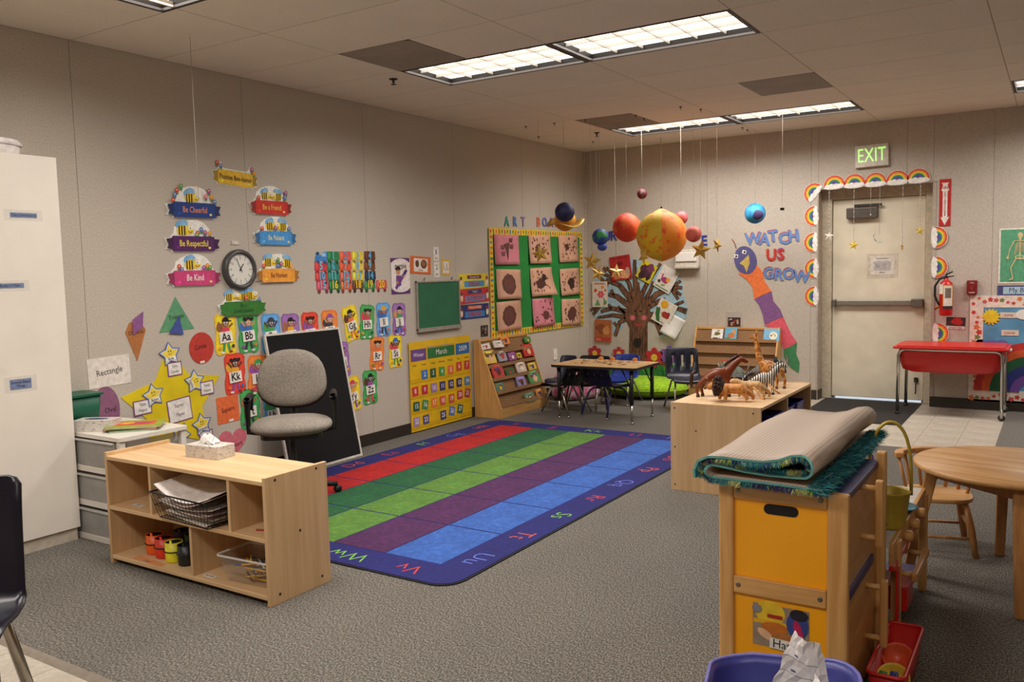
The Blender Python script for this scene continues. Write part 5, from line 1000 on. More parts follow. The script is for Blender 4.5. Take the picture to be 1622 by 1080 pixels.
# clear bin with pencils
t = thing('pencil_bin', 'clear plastic bin of pencils in the maple shelf', 'bin', Tr(1.87, 2.725, .048) @ Rz(4))
CLR = clearplastic('clear_bin', (206, 200, 192), .2, .15); a, b, hh = rr(.28, .16, .02), rr(.34, .22, .025), .13; n = len(a)
o = MB().add([(p[0], p[1], .002) for p in a]+[(p[0], p[1], hh) for p in b], [(i, (i+1) % n, n+(i+1) % n, n+i) for i in range(n)]+[tuple(range(n-1, -1, -1))], 0, None, True).build('tub', CLR, t)
MB().tube([(p[0], p[1], hh) for p in b], .006, 6, closed=True).build('rim', clearplastic('clear_rim', (226, 220, 212), .75, .2), t)
rn = random.Random(9); pcol = [(226, 170, 40), (226, 170, 40), (214, 150, 36), (60, 60, 66), (60, 90, 150), (200, 190, 180)]
pen = None
for k in range(26):
    c = pcol[k % 6]; a_ = rn.uniform(-50, 50)
    M_ = Tr(1.87, 2.725, .048) @ Rz(4) @ Tr(rn.uniform(-.06, .06), rn.uniform(-.04, .03), .012+.0035*k) @ Rz(a_+(180 if k % 2 else 0)) @ Ry(rn.uniform(-3, 3))
    L_ = rn.uniform(.1, .15); p_ = thing('pencil', '%s pencil lying loose in the clear bin' % ('yellow', 'yellow', 'ochre', 'black', 'blue', 'white')[k % 6], 'pencil', M_, 'pencils in the clear bin')
    MB().tube([(-L_/2, 0, 0), (L_/2-.018, 0, 0)], .0048, 6).build('shaft', paint(c, .4), p_); MB().tube([(L_/2-.018, 0, 0), (L_/2, 0, 0)], [.0048, .0006], 6).build('tip', paint((220, 184, 140), .6), p_)
for k, (c, a_, nm) in enumerate((((190, 60, 40), 25, 'red'), ((60, 50, 60), -10, 'black'), ((220, 150, 40), 50, 'yellow'), ((150, 70, 110), 5, 'purple'))):
    p_ = thing('crayon', nm+' crayon lying at the right end of the middle board', 'crayon', Tr(1.99+.012*(k % 2), 2.68+.03*k, .3235) @ Rz(a_), 'crayons on the middle board')
    MB().tube([(-.05, 0, 0), (.04, 0, 0)], .0045, 8).build('stick', paint(c, .5), p_); MB().tube([(.04, 0, 0), (.052, 0, 0)], [.0045, .0015], 8).build('point', paint(mixc(c, .8), .5), p_)
# ---- big black board leaning on the wall
p0, p1 = Vector((.235, 4.425, .0)), Vector((.025, 4.425, 1.075)); dv = p1-p0; hB = dv.length; ang = math.degrees(math.atan2(.21, 1.075)); wB = .81
t = thing('leaning_blackboard', 'large black board in a thin white frame leaning on the left wall', 'blackboard', Tr(.235, 4.425+wB/2, 0) @ Ry(-ang) @ BL)
MB().box(-wB/2+.01, wB/2-.01, .01, hB-.01, -.012, 0).build('board', paint((4, 4, 5), .95), t)
for nm, b_ in (('frame_stile', (-wB/2, -wB/2+.018, 0, hB)), ('frame_stile', (wB/2-.018, wB/2, 0, hB)), ('frame_rail', (-wB/2+.018, wB/2-.018, 0, .018)), ('frame_rail', (-wB/2+.018, wB/2-.018, hB-.018, hB))): MB().box(b_[0], b_[1], b_[2], b_[3], -.014, .006).build(nm, paint((206, 200, 190), .4), t, None, .002)
# ---- office chair
OC = at(462, 650, 5.82); FAB = speckle('chair_tweed', (116, 108, 98), (146, 137, 126), (170, 160, 148), 160, 6, .95, .4)
BLKP = paint((24, 23, 24), .45)
t = thing('office_chair', 'grey fabric office chair with black arms facing the room', 'office chair', Tr(OC.x+.03, OC.y-.03, 0) @ Rz(44))
def cushion(w_, d_, h_, p=3.2, n=28, k=10, taper=0):
    vs = []
    for i in range(k+1):
        a = -pi/2+pi*i/k; rz, z_ = abs(math.cos(a))**.55, math.sin(a)
        for j in range(n):
            b = 2*pi*j/n; c_, s2 = math.cos(b), math.sin(b); r_ = (abs(c_)**p+abs(s2)**p)**(-1/p)
            vs.append((w_/2*rz*r_*c_*(1-taper*rz*r_*s2), d_/2*rz*r_*s2, h_/2*z_))
    return MB().add(vs, [(i*n+j, i*n+(j+1) % n, (i+1)*n+(j+1) % n, (i+1)*n+j) for i in range(k) for j in range(n)], 0, None, True)
sz = .515
cushion(.54, .48, .115, 2.6).build('seat', FAB, t, Tr(0, -.03, sz))
MB().prism(rr(.40, .36, .08), sz-.075, sz-.045).build('seat_pan', BLKP, t)
bk = cushion(.47, .40, .085, 2.5, taper=.09).build('backrest', FAB, t, Tr(0, .23, .805) @ Rx(82))
cushion(.48, .41, .06, 2.5, taper=.09).build('back_shell', BLKP, bk, Tr(0, -.012, -.028))
MB().tube([(0, .12, sz-.06), (0, .30, sz-.04), (0, .315, .62), (0, .285, .75)], .02, 8).build('back_bar', BLKP, t)
for s_ in (-1, 1): MB().tube([(s_*.20, .02, sz-.06), (s_*.285, .02, sz-.05), (s_*.29, .03, .62), (s_*.285, .0, .685), (s_*.28, -.08, .70), (s_*.28, .14, .70), (s_*.285, .18, .66), (s_*.285, .20, .60)], [.014, .016, .02, .026, .024, .026, .022, .016], 8).build('armrest', BLKP, t)
MB().lathe([(.03, .06), (.03, .2), (.022, .21), (.022, sz-.07)], 14).build('gas_post', BLKP, t)
for k in range(5):
    a = rad(72*k+10); ar = MB().tube([(0, 0, .095), (.16*math.cos(a), .16*math.sin(a), .085), (.29*math.cos(a), .29*math.sin(a), .07)], [.03, .024, .016], 8).build('base_arm', BLKP, t)
    MB().lathe([(.001, -.018), (.024, -.018), (.026, -.006), (.026, .006), (.024, .018), (.001, .018)], 14).build('caster', BLKP, ar, Tr(.29*math.cos(a), .29*math.sin(a), .036) @ Rz(72*k+40) @ Rx(90))
# ---- book racks
CORK = speckle('rack_board', (128, 92, 58), (142, 104, 68), (156, 118, 80), 90, 3, .9, .1)
def book_rack(M, W_, Hh, dep, label):
    t_ = thing('book_rack', label, 'book rack', M)            # local x along width, y out of the wall, z up
    prof = [(0, 0), (dep, 0), (dep, .10), (.07, Hh), (0, Hh)]
    for x in (0, W_-.02):
        MB().prism(prof, 0, .02, 0, Matrix(((0, 0, 1, x), (1, 0, 0, 0), (0, 1, 0, 0), (0, 0, 0, 1)))).build('side_panel', PINEZ, t_, None, .002)
    MB().box(.02, W_-.02, dep-.022, dep-.002, 0, .115).build('kick_board', PINEX, t_, None, .002); MB().box(.02, W_-.02, .0, .055, Hh-.03, Hh-.005).build('top_board', PINEX, t_, None, .002)
    a = Vector((0, dep-.03, .10)); b = Vector((0, .045, Hh-.03))
    MB().add([(.02, a.y, a.z), (W_-.02, a.y, a.z), (W_-.02, b.y, b.z), (.02, b.y, b.z), (.02, a.y-.012, a.z), (W_-.02, a.y-.012, a.z), (W_-.02, b.y-.012, b.z), (.02, b.y-.012, b.z)], [(0, 1, 2, 3), (7, 6, 5, 4), (0, 4, 5, 1), (1, 5, 6, 2), (2, 6, 7, 3), (3, 7, 4, 0)]).build('slanted_back', CORK, t_)
    nrm = Vector((0, b.z-a.z, a.y-b.y)).normalized()
    for k in range(5):
        p_ = a+(b-a)*(.0+.195*k); q = p_+nrm*.035
        MB().add([(.02, p_.y, p_.z), (W_-.02, p_.y, p_.z), (W_-.02, q.y, q.z), (.02, q.y, q.z), (.02, q.y+(b-a).normalized().y*.035, q.z+.033), (W_-.02, q.y+(b-a).normalized().y*.035, q.z+.033)], [(0, 1, 2, 3), (3, 2, 5, 4)]).build('tier_ledge', CORK, t_)
    return t_, a, b, nrm
RK = Tr(.016, 7.19, 0) @ Matrix(((0, 1, 0, 0), (1, 0, 0, 0), (0, 0, 1, 0), (0, 0, 0, 1)))
RM = Tr(.016, 8.155, 0) @ Rz(-90)
t, a, b, nr = book_rack(RM, .965, .81, .33, 'pine book rack standing along the left wall')
pa = RM @ a; nw = (RM.to_3x3() @ nr).normalized(); upv = ((RM @ b)-(RM @ a)).normalized(); rtv = upv.cross(nw).normalized()
RBK = [(205, 210, 110, 55, (226, 216, 204), 'white booklet at the top left of the wall book rack'), (350, 180, 130, 70, (222, 212, 200), 'white book with small print in the top tier'), (425, 140, 110, 80, (226, 130, 40), 'orange book in the top tier'), (680, 130, 90, 60, (50, 130, 60), 'green book at the top right of the rack'),
       (250, 330, 140, 130, (226, 190, 80), 'yellow and purple face book in the second tier'), (390, 315, 110, 110, (150, 160, 170), 'grey blue book in the second tier'), (505, 320, 100, 80, (150, 80, 140), 'purple and white book in the second tier'), (585, 310, 56, 50, (220, 180, 50), 'small yellow book in the second tier'), (685, 250, 150, 130, (190, 40, 36), 'red book with a child figure at the right of the second tier'),
       (340, 485, 140, 140, (206, 60, 56), 'red and orange book in the middle tier'), (475, 495, 100, 60, (60, 100, 56), 'dark green low book in the middle tier'), (605, 440, 130, 110, (214, 196, 180), 'white book with red picture in the middle tier'), (735, 435, 110, 80, (214, 180, 70), 'yellow book at the right of the middle tier'),
       (365, 670, 110, 80, (90, 120, 100), 'grey green landscape book alone in the fourth tier'), (610, 610, 115, 110, (150, 140, 190), 'lilac book in the fourth tier'), (755, 555, 160, 150, (90, 150, 90), 'green book with a round face in the fourth tier'), (705, 785, 130, 90, (110, 140, 110), 'pale green book with dark oval in the lowest tier'), (820, 745, 80, 100, (226, 150, 80), 'orange and white book at the lower right of the rack')]
for k, (zx, zy, w_, h_, c, lab) in enumerate(RBK):
    p_ = onP(740+zx/7.2, 520+zy/7.2, pa+nw*.022, nw); bw_, bh_ = w_/7.2*.0085*1.15, h_/7.2*.0076
    M_ = Matrix.Translation(p_) @ Matrix(((rtv.x, upv.x, nw.x, 0), (rtv.y, upv.y, nw.y, 0), (rtv.z, upv.z, nw.z, 0), (0, 0, 0, 1)))
    M_ = M_ @ Rz(random.Random(k).uniform(-3, 3)); c2 = [(200, 60, 60), (240, 230, 210), (60, 60, 110), (230, 180, 60), (90, 50, 40)][k % 5]
    L = [(blob(min(bw_, bh_)*.28, .12, 14, bw_*.04, -bh_*.08, 1, k), (226, 180, 140) if k in (4, 8, 15) else c2), (wedge(min(bw_, bh_)*.2, min(bw_, bh_)*.32, 10, 170, 8, bw_*.04, -bh_*.05), [(110, 60, 130), (50, 36, 30), (150, 50, 40)][k % 3]), (rc(bw_*.6, bh_*.12, 0, bh_*.36), mixc(c, 1.25)), (ov(bw_*.1, bh_*.1, 8, -bw_*.28, bh_*.1), mixc(c2, .8))]
    thin_book(M_, bw_, bh_, .010, c, L, lab, (), 'books in the wall book rack')
RM2 = Tr(2.485, D-.016, 0) @ Rz(180)
t, a, b, nr = book_rack(RM2, .985, .80, .33, 'pine book rack standing against the back wall behind the toy animals')
pa = RM2 @ a; nw = (RM2.to_3x3() @ nr).normalized(); upv = ((RM2 @ b)-(RM2 @ a)).normalized(); rtv = upv.cross(nw).normalized()
for k, (px, py, bw_, bh_, c, L, lab, tx) in enumerate(((1136.5, 530, .13, .13, (226, 222, 214), [(blob(.035, .2, 12, 0, .01, .7, 2), (110, 100, 40)), (rc(.06, .012, -.02, -.045), INK), (rc(.04, .01, .01, .048), (110, 110, 110))], 'white card with a truck picture at the top of the back rack', [('TRUCK', .024, INK, 0, -.045)]), (1158, 529, .135, .14, (96, 166, 196), [(blob(.04, .2, 14, .01, -.02, .8, 3), (190, 110, 40)), (blob(.022, .2, 10, .035, .025, 1, 5), (214, 140, 70)), (ov(.03, .008, 8, -.03, -.05), (90, 140, 60))], 'blue card with a dog picture at the top of the back rack', ()),
        (1222.5, 530.5, .17, .14, (120, 176, 206), [(ov(.045, .045, 16, .02, -.01), (230, 226, 206)), (ov(.012, .012, 8, .0, -.01), (200, 60, 50)), (ov(.006, .02, 8, .04, -.01), (90, 150, 70)), (ov(.012, .01, 8, .02, .012), (226, 180, 60))], 'blue card with a white plate picture at the top right of the back rack', ()), (1151, 576, .11, .07, (200, 50, 40), [(rc(.075, .04, 0, 0), (226, 200, 50))], 'red and yellow book low in the back rack', ()))):
    p_ = onP(px, py, pa+nw*.024, nw); M_ = Matrix.Translation(p_) @ Matrix(((rtv.x, upv.x, nw.x, 0), (rtv.y, upv.y, nw.y, 0), (rtv.z, upv.z, nw.z, 0), (0, 0, 0, 1)))
    thin_book(M_, bw_, bh_, .008, c, L, lab, tx, 'books in the back book rack')
# ---- school chairs
def school_chair(M, label, shell, legm, sh=.33, bt=.60, w_=.36, group='school chairs', arch=False, slots=True):
    t_ = thing('school_chair', label, 'chair', M, group)
    prof = [(-.19, sh-.035), (-.18, sh-.008), (-.12, sh+.0), (0, sh-.012), (.08, sh-.008), (.125, sh+.01), (.15, sh+.05), (.165, sh+.11), (.175, sh+(bt-sh)*.55), (.185, sh+(bt-sh)*.75), (.20, bt-.03), (.208, bt-.008), (.214, bt)]
    nu = 15; mb = MB(); vs = []
    for k, (y, z) in enumerate(prof):
        ww = w_*(1 if k < 4 else 1-.05*min(1, (k-3)/4)); ww *= (.95 if k == 0 else 1) * (.93 if k == 11 else .80 if k == 12 else 1)
        for i in range(nu):
            u = i/(nu-1)*2-1; cv = .025*u*u
            vs.append((u*ww/2, y-(cv if k > 5 else 0), z+(cv*.8 if k <= 5 else 0)))
    fs = []
    for k in range(len(prof)-1):
        for i in range(nu-1):
            if slots and k in (7, 8) and i in (3, 7, 11): continue
            fs.append((k*nu+i, k*nu+i+1, (k+1)*nu+i+1, (k+1)*nu+i))
    mb.add(vs, fs, 0, None, True); o = mb.build('seat_shell', shell, t_); s_ = o.modifiers.new('t', 'SOLIDIFY'); s_.thickness = .007; s_.offset = 0
    hw = w_*.36
    for sx in (-1, 1):
        for sy in (-1, 1):
            top = (sx*hw, sy*.07, sh-.022); bot = (sx*(hw+.045), sy*.20+.01, .010)
            pts = [(sx*hw*.3, sy*.05, sh-.022), top, bot] if not arch else [(sx*hw*.3, sy*.05, sh-.022), (sx*hw*.85, sy*.08, sh-.022), (sx*(hw+.01), sy*.11, sh-.05), (sx*(hw+.03), sy*.155, sh-.14), bot]
            l_ = MB().tube(pts, .0105 if sh < .4 else .019, 8).build('leg', legm, t_); MB().ell((bot[0], bot[1], .010), (.013, .013, .010), 10, 6).build('glide', CHROME, l_)
    return t_
NAVYS = paint((18, 20, 38), .35); NAVYC = paint((28, 24, 76), .35); DKS = paint((12, 12, 20), .3)
# ---- play table with puzzle
TX0, TX1, TY0, TY1, TZ = .79, 1.735, 7.43, 8.04, .555
t = thing('play_table', 'low school table with maple top and black edge near the room corner', 'table', Tr((TX0+TX1)/2, (TY0+TY1)/2, 0)); a, b = (TX1-TX0)/2, (TY1-TY0)/2
MB().prism(rr(2*a, 2*b, .035), TZ-.026, TZ-.002).build('edge_band', paint((20, 19, 20), .5), t); MB().prism(rr(2*a-.012, 2*b-.012, .03), TZ-.004, TZ).build('table_top', wood('table_lam', (206, 168, 116), (224, 190, 140), (1, 9, 9), 5, .35), t)
for sx in (-1, 1):
    for sy in (-1, 1):
        x, y = sx*(a-.07), sy*(b-.06); l_ = MB().tube([(x, y, TZ-.026), (x, y, .19)], .019, 10).build('leg', BLKP, t); MB().tube([(x, y, .20), (x, y, .015)], .0115, 8).ell((x, y, .012), (.017, .017, .012), 10, 6).build('adjustable_foot', CHROME, l_)
        MB().tube([(x, y, .33), (x-sx*.10, y, TZ-.03)], .006, 6).build('brace', BLKP, l_)
rn = random.Random(21); L = []
for k in range(70):
    x, y = rn.uniform(-.33, .36), rn.uniform(-.16, .2); L.append((ov(rn.uniform(.010, .032), rn.uniform(.008, .02), 7, x, y, rn.uniform(0, 180)), rn.choice([(120, 84, 60), (196, 150, 100), (226, 206, 170), (160, 60, 44), (60, 50, 50), (190, 120, 60), (214, 180, 130)])))
flat('puzzle_mat', 'brown patterned puzzle sheet spread on the play table', 'puzzle', Tr((TX0+TX1)/2, (TY0+TY1)/2+.02, TZ), rr(.82, .48, .02), (206, 170, 120), .003, L)
for k, (px, py, lab) in enumerate(((957, 566, 'orange toy block at the back left of the play table'), (976, 566.5, 'orange toy block at the middle back of the play table'), (1013, 567.5, 'orange toy block at the back right of the play table'))):
    x, y = onF(px, py, TZ+.02); o = MB().box(-.022, .022, -.016, .016, 0, .032).build('toy_block', paint((226, 140, 60), .5), None, Tr(x, min(y, TY1-.05), TZ), .004); tag(o, lab, 'toy block', 'orange toy blocks')
    layer = MB().lathe([(.008, .032), (.008, .038), (.001, .038)], 10).build('stud', paint((236, 160, 80), .5), o)
school_chair(Tr(1.22, 7.86, 0) @ Rz(165), 'navy plastic chair pushed under the front of the play table', NAVYC, paint((34, 32, 84), .35), .31, .50, .36, 'school chairs', True)
school_chair(Tr(.77, 7.78, 0) @ Rz(-105), 'dark plastic chair with chrome legs at the left end of the play table', DKS, CHROME, .31, .50)
school_chair(Tr(1.82, 8.52, 0) @ Rz(38), 'navy plastic chair with slotted back at the right of the play table', NAVYS, CHROME, .33, .64, .38)
school_chair(Tr(.475, 8.22, 0) @ Rz(0), 'navy plastic chair behind the play table nearest the wall switch', paint((28, 30, 56), .4), CHROME, .29, .54, .22)
school_chair(Tr(.82, 8.20, 0) @ Rz(0), 'dark plastic chair behind the middle of the play table', DKS, CHROME, .29, .552, .40)
school_chair(Tr(1.0, 8.64, 0) @ Rz(0), 'blue plastic chair behind the right half of the play table', paint((28, 50, 130), .4), CHROME, .28, .53, .34)
p_ = at(-100, 980, 2.7); school_chair(Tr(p_.x, p_.y, 0) @ Rz(48), 'dark chair with chrome legs cut off at the bottom left corner', paint((16, 12, 26), .3), paint((150, 142, 130), .25, 1), .44, .87, .46, slots=False)
# ---- floor cushion and bean bag
LIME = speckle('lime_plush', (110, 150, 20), (140, 184, 30), (166, 206, 50), 40, 3, .95, .4)
o = cushion(1.12, .82, .22, 2.0, 32, 12).build('floor_cushion', LIME, None, Tr(.98, 9.27, .105) @ Rz(-4)); tag(o, 'lime green floor cushion under the paper tree', 'cushion')
MB().tube([(.56*math.cos(2*pi*i/32), .41*math.sin(2*pi*i/32), 0) for i in range(32)], .008, 6, closed=True).build('piping', LIME, o)
PINKM = mottled('pink_print', (206, 92, 128), (232, 190, 206), 9, .42, .62, .8)
t = thing('bean_bag', 'pink patterned bean bag between the book rack and the play table', 'bean bag', Tr(.33, 8.80, 0) @ Rz(10) @ Sc(.74))
vs = []; n, k = 24, 12
for i in range(k+1):
    v = i/k; rr_ = [.30, .40, .43, .42, .40, .37, .33, .29, .24, .19, .13, .08, .01][i]; z_ = [0, .02, .08, .15, .21, .27, .33, .38, .42, .45, .475, .49, .50][i]
    for j in range(n): b_ = 2*pi*j/n; r2 = rr_*(1+.06*math.sin(3*b_+v*4)+.04*math.sin(7*b_)); vs.append((r2*.85*math.cos(b_)-.04*v, r2*math.sin(b_)-.12*v, z_))
MB().add(vs, [(i*n+j, i*n+(j+1) % n, (i+1)*n+(j+1) % n, (i+1)*n+j) for i in range(k) for j in range(n)]+[tuple(range(n-1, -1, -1))], 0, None, True).build('bag', PINKM, t)
MB().tube([(-.04+.27*math.cos(rad(q)), -.12+.36*math.sin(rad(q))*.9, .2+.27*math.sin(rad(q*.5))) for q in range(0, 180, 15)], .007, 6).build('seam', paint((186, 70, 110), .8), t)
# ---- red sensory table
RED = paint((196, 34, 30), .35, 0, .03, 6)
t = thing('sensory_table', 'red plastic sand and water table with lid on a chrome stand', 'water table', Tr(4.245, 9.385, -.003))
hx, hy = .46, .275; SZ = .66
MB().prism(rr(2*hx+.08, 2*hy+.08, .05), SZ, SZ+.022).prism(rr(2*hx+.02, 2*hy+.02, .05), SZ+.02, SZ+.034).build('lid', RED, t, None, .008)
a_, b_ = rr(2*hx-.02, 2*hy-.02, .06), rr(2*hx-.22, 2*hy-.16, .08); n = len(a_); lv = [(1, SZ), (.97, SZ-.08), (.88, SZ-.15), (.7, SZ-.205), (.0, SZ-.235)]
vs = []
for w_, z_ in lv: vs += [(q[0]*(1-w_)+p_[0]*w_, q[1]*(1-w_)+p_[1]*w_, z_) for p_, q in zip(a_, b_)]
MB().add(vs, [(i*n+j, (i+1)*n+j, (i+1)*n+(j+1) % n, i*n+(j+1) % n) for i in range(len(lv)-1) for j in range(n)]+[tuple(range((len(lv)-1)*n, len(lv)*n))], 0, None, True).build('tub', RED, t)
for sy in (-1, 1):
    MB().tube([(-hx+.01, sy*hy, .02), (-hx+.015, sy*hy, SZ-.06), (-hx+.03, sy*hy, SZ-.02), (-hx+.07, sy*hy, SZ-.006), (hx-.07, sy*hy, SZ-.006), (hx-.03, sy*hy, SZ-.02), (hx-.015, sy*hy, SZ-.06), (hx-.01, sy*hy, .075)], .016, 10).build('stand_frame', CHROME, t)
    MB().lathe([(.001, 0), (.022, 0), (.022, .03), (.016, .035)], 12).build('foot_cap', BLKP, t, Tr(-hx+.01, sy*hy, 0))
    MB().lathe([(.001, -.012), (.03, -.012), (.032, 0), (.03, .012), (.001, .012)], 16).build('caster', paint((50, 48, 48), .4), t, Tr(hx-.01, sy*hy, .032) @ Rx(90)); MB().box(-.01, .01, -.018, .018, .03, .08).build('caster_fork', CHROME, t, Tr(hx-.01, sy*hy, 0))
MB().tube([(-hx+.015, -hy, SZ-.08), (-hx+.015, hy, SZ-.08)], .012, 8).build('cross_bar', CHROME, t); MB().tube([(hx-.015, -hy, SZ-.08), (hx-.015, hy, SZ-.08)], .012, 8).build('cross_bar', CHROME, t)
MB().box(hx+.03, hx+.05, -.06, .06, SZ-.02, SZ+.0).build('drain_plug', WHITEP, t, None, .004)
# ---- animal cabinet
AX0, AX1, AY0, AY1, AH = 2.92, 3.535, 5.39, 6.70, .605
t = thing('toy_cabinet', 'low maple toy cabinet with the toy animals on top', 'cabinet', Tr(0, 0, 0))
for y0 in (AY0, AY1-.02):
    s_ = MB().box(AX0, AX1, y0, y0+.02, 0, AH+.0).build('end_panel', MAPZ if y0 == AY0 else MAPZ, t, None, .002)
    if y0 == AY0:
        for (x, z) in ((AX0+.03, AH-.04), (AX0+.03, .3), (AX0+.03, .04), (AX0+.18, .42), (AX1-.05, AH-.04)): MB().lathe([(.001, 0), (.006, 0), (.005, .0015), (.001, .0015)], 10).build('screw', DARKMET, s_, Tr(x, AY0, z) @ Rx(90))
MB().box(AX0, AX1, AY0+.02, AY1-.02, AH-.024, AH-.004).build('top', MAPY, t, None, .002); MB().box(AX0, AX1-.004, AY0+.02, AY1-.02, .03, .05).build('bottom_board', MAPY, t); MB().box(AX0, AX1-.004, AY0+.02, AY1-.02, .30, .318).build('middle_board', MAPY, t)
MB().box(AX0, AX0+.01, AY0+.02, AY1-.02, .05, AH-.024).build('back_panel', MAPY, t); MB().box(AX0+.01, AX1-.004, (AY0+AY1)/2-.009, (AY0+AY1)/2+.009, .05, AH-.024).build('divider', MAPZ, t)
BLUEB = paint((28, 34, 130), .4); BN_ = ['front', 'second', 'third', 'rearmost']
for k in range(4):
    z = .318 if True else .05; y = AY0+.19+.30*k
    t_ = thing('blue_bin', 'blue plastic bin on the upper board of the toy cabinet, %s from the near end' % BN_[k], 'bin', Tr(AX1-.20, y, .318), 'blue bins in the toy cabinet')
    a_, b_ = rr(.32, .20, .02), rr(.36, .235, .025); n = len(a_); o = MB().add([(p_[0], p_[1], .002) for p_ in a_]+[(p_[0], p_[1], .17) for p_ in b_], [(i, (i+1) % n, n+(i+1) % n, n+i) for i in range(n)]+[tuple(range(n-1, -1, -1))], 0, None, True).build('tub', BLUEB, t_)
    MB().tube([(p_[0], p_[1], .17) for p_ in b_], .007, 6, closed=True).build('rim', BLUEB, t_)
# ================================================================ toy animals (bodies grown as one skin)
def skin_body(name, J, E, m, parent, M=None, root='hip', sub=2):
    me = bpy.data.meshes.new(name); ks = list(J); me.from_pydata([J[k][:3] for k in ks], [(ks.index(a), ks.index(b)) for a, b in E], [])
    o = bpy.data.objects.new(name, me); col.objects.link(o); o.parent = parent
    if M is not None: o.matrix_local = M
    s_ = o.modifiers.new('skin', 'SKIN'); s_.use_smooth_shade = True
    lay = me.skin_vertices[0] if len(me.skin_vertices) else None
    if lay is None:
        bm = bmesh.new(); bm.from_mesh(me); bm.verts.layers.skin.verify(); bm.to_mesh(me); bm.free(); lay = me.skin_vertices[0]
    for i, k in enumerate(ks):
        r_ = J[k][3]; lay.data[i].radius = (r_, r_) if not isinstance(r_, tuple) else r_; lay.data[i].use_root = (k == root)
    ss = o.modifiers.new('sub', 'SUBSURF'); ss.levels = sub; ss.render_levels = sub
    me.materials.append(m); return o
def quad(t_, m, L, h, bl, br, leg, neck, head, tail, hr, nr, crouch=0, hoof=None):
    """L body length, h back height, bl/br body radii, leg radius; neck/head points; faces +x"""
    zb = h-br*.9
    J = {'hip': (-L*.42, 0, zb, br*.92), 'mid': (0, 0, zb-.004, bl), 'chest': (L*.40, 0, zb, br*.96), 'sh': (L*.5, 0, zb+.01, br*.7)}
    E = [('hip', 'mid'), ('mid', 'chest'), ('chest', 'sh')]; pv = 'sh'
    for i, p_ in enumerate(neck): J['n%d' % i] = p_; E.append((pv, 'n%d' % i)); pv = 'n%d' % i
    for i, p_ in enumerate(head): J['h%d' % i] = p_; E.append((pv, 'h%d' % i)); pv = 'h%d' % i
    for s_ in (-1, 1):
        y = s_*br*.55; q = 'l' if s_ > 0 else 'r'
        st_ = .02*s_
        J['k'+q] = (-L*.36+st_, y, zb*.66, leg*1.7); J['c'+q] = (-L*.50+st_, y, zb*.36, leg*1.05); J['f'+q] = (-L*.46+st_, y, leg*.8, leg)
        J['e'+q] = (L*.40-st_, y, zb*.60, leg*1.5); J['w'+q] = (L*.41-st_, y, zb*.32, leg*1.0); J['g'+q] = (L*.42-st_, y, leg*.8, leg)
        E += [('hip', 'k'+q), ('k'+q, 'c'+q), ('c'+q, 'f'+q), ('chest', 'e'+q), ('e'+q, 'w'+q), ('w'+q, 'g'+q)]
    b_ = skin_body('body', J, E, m, t_)
    if hoof:
        for q in 'lr':
            for kk in ('f', 'g'): p_ = J[kk+q]; MB().lathe([(.001, 0), (leg*1.25, 0), (leg*1.05, leg*1.8), (.001, leg*2.0)], 10).build('hoof', hoof, t_, Tr(p_[0], p_[1], 0))
    MB().tube(tail[0], tail[1], 6).build('tail', tail[2], t_)
    return J
def ears(t_, p_, s_, m, sp=.6, up=1):
    for q in (-1, 1): MB().ell((0, 0, 0), (s_*.35, s_*.22, s_), 8, 6).build('ear', m, t_, Tr(p_[0]-.002, p_[1]+q*s_*sp, p_[2]+s_*.7*up) @ Rx(-q*25))
def eyes(t_, p_, r_, dy):
    for q in (-1, 1): MB().ell((p_[0], p_[1]+q*dy, p_[2]), r_, 8, 6).build('eye', BLACK, t_)
AG = 'toy animals on the cabinet'; zt = AH-.004
HORSE = mottled('horse_coat', (118, 52, 24), (206, 160, 130), 14, .62, .72, .35); DKB = paint((58, 26, 16), .4)
x, y = onF(1124, 630, zt); t = thing('toy_horse', 'brown pinto toy horse at the left end of the cabinet top', 'toy animal', Tr(x, y+.08, zt) @ Rz(28), AG)
quad(t, HORSE, .20, .205, .052, .05, .0105, [(.13, 0, .215, .034), (.165, 0, .245, .026)], [(.185, 0, .262, .024), (.225, 0, .245, .017), (.238, 0, .236, .014)], ([(-.12, 0, .18), (-.15, 0, .16), (-.155, 0, .09), (-.15, 0, .06)], [.012, .014, .013, .004], DKB), 0, 0, hoof=DKB)
MB().tube([(.075, 0, .215), (.11, 0, .25), (.15, 0, .275), (.175, 0, .288)], [.008, .011, .010, .006], 6).build('mane', DKB, t); ears(t, (.178, 0, .278), .014, HORSE); eyes(t, (.20, 0, .262), .004, .019)
LION = speckle('lion_coat', (170, 104, 44), (198, 130, 60), (214, 150, 80), 30, 4, .5, .1); MANE = speckle('mane_hair', (30, 12, 8), (48, 20, 13), (76, 36, 24), 120, 8, .6, .8, (1, 1, 1), .01)
x, y = onF(1160, 637, zt); t = thing('toy_lion', 'crouching toy lion with dark mane at the front edge of the cabinet', 'toy animal', Tr(x+.01, y+.03, zt) @ Rz(196), AG)
quad(t, LION, .20, .125, .038, .038, .012, [(.125, 0, .112, .034)], [(.145, 0, .108, .032), (.175, 0, .094, .02), (.186, 0, .09, .015)], ([(-.115, 0, .10), (-.15, .02, .07), (-.17, .05, .03), (-.19, .06, .035)], [.007, .006, .005, .009], LION), 0, 0)
rn = random.Random(2); mm = MB()
for q in range(46):
    a = rn.uniform(0, 2*pi); b = rn.uniform(-.9, 1.0); c_ = Vector((.125+rn.uniform(-.022, .02), 0, .108)); d_ = Vector((-.25*abs(b), math.cos(a), math.sin(a))).normalized()
    mm.ell((0, 0, 0), (.014, .014, .03), 7, 5, 0, Matrix.Translation(c_+d_*.045) @ d_.to_track_quat('Z', 'Y').to_matrix().to_4x4())
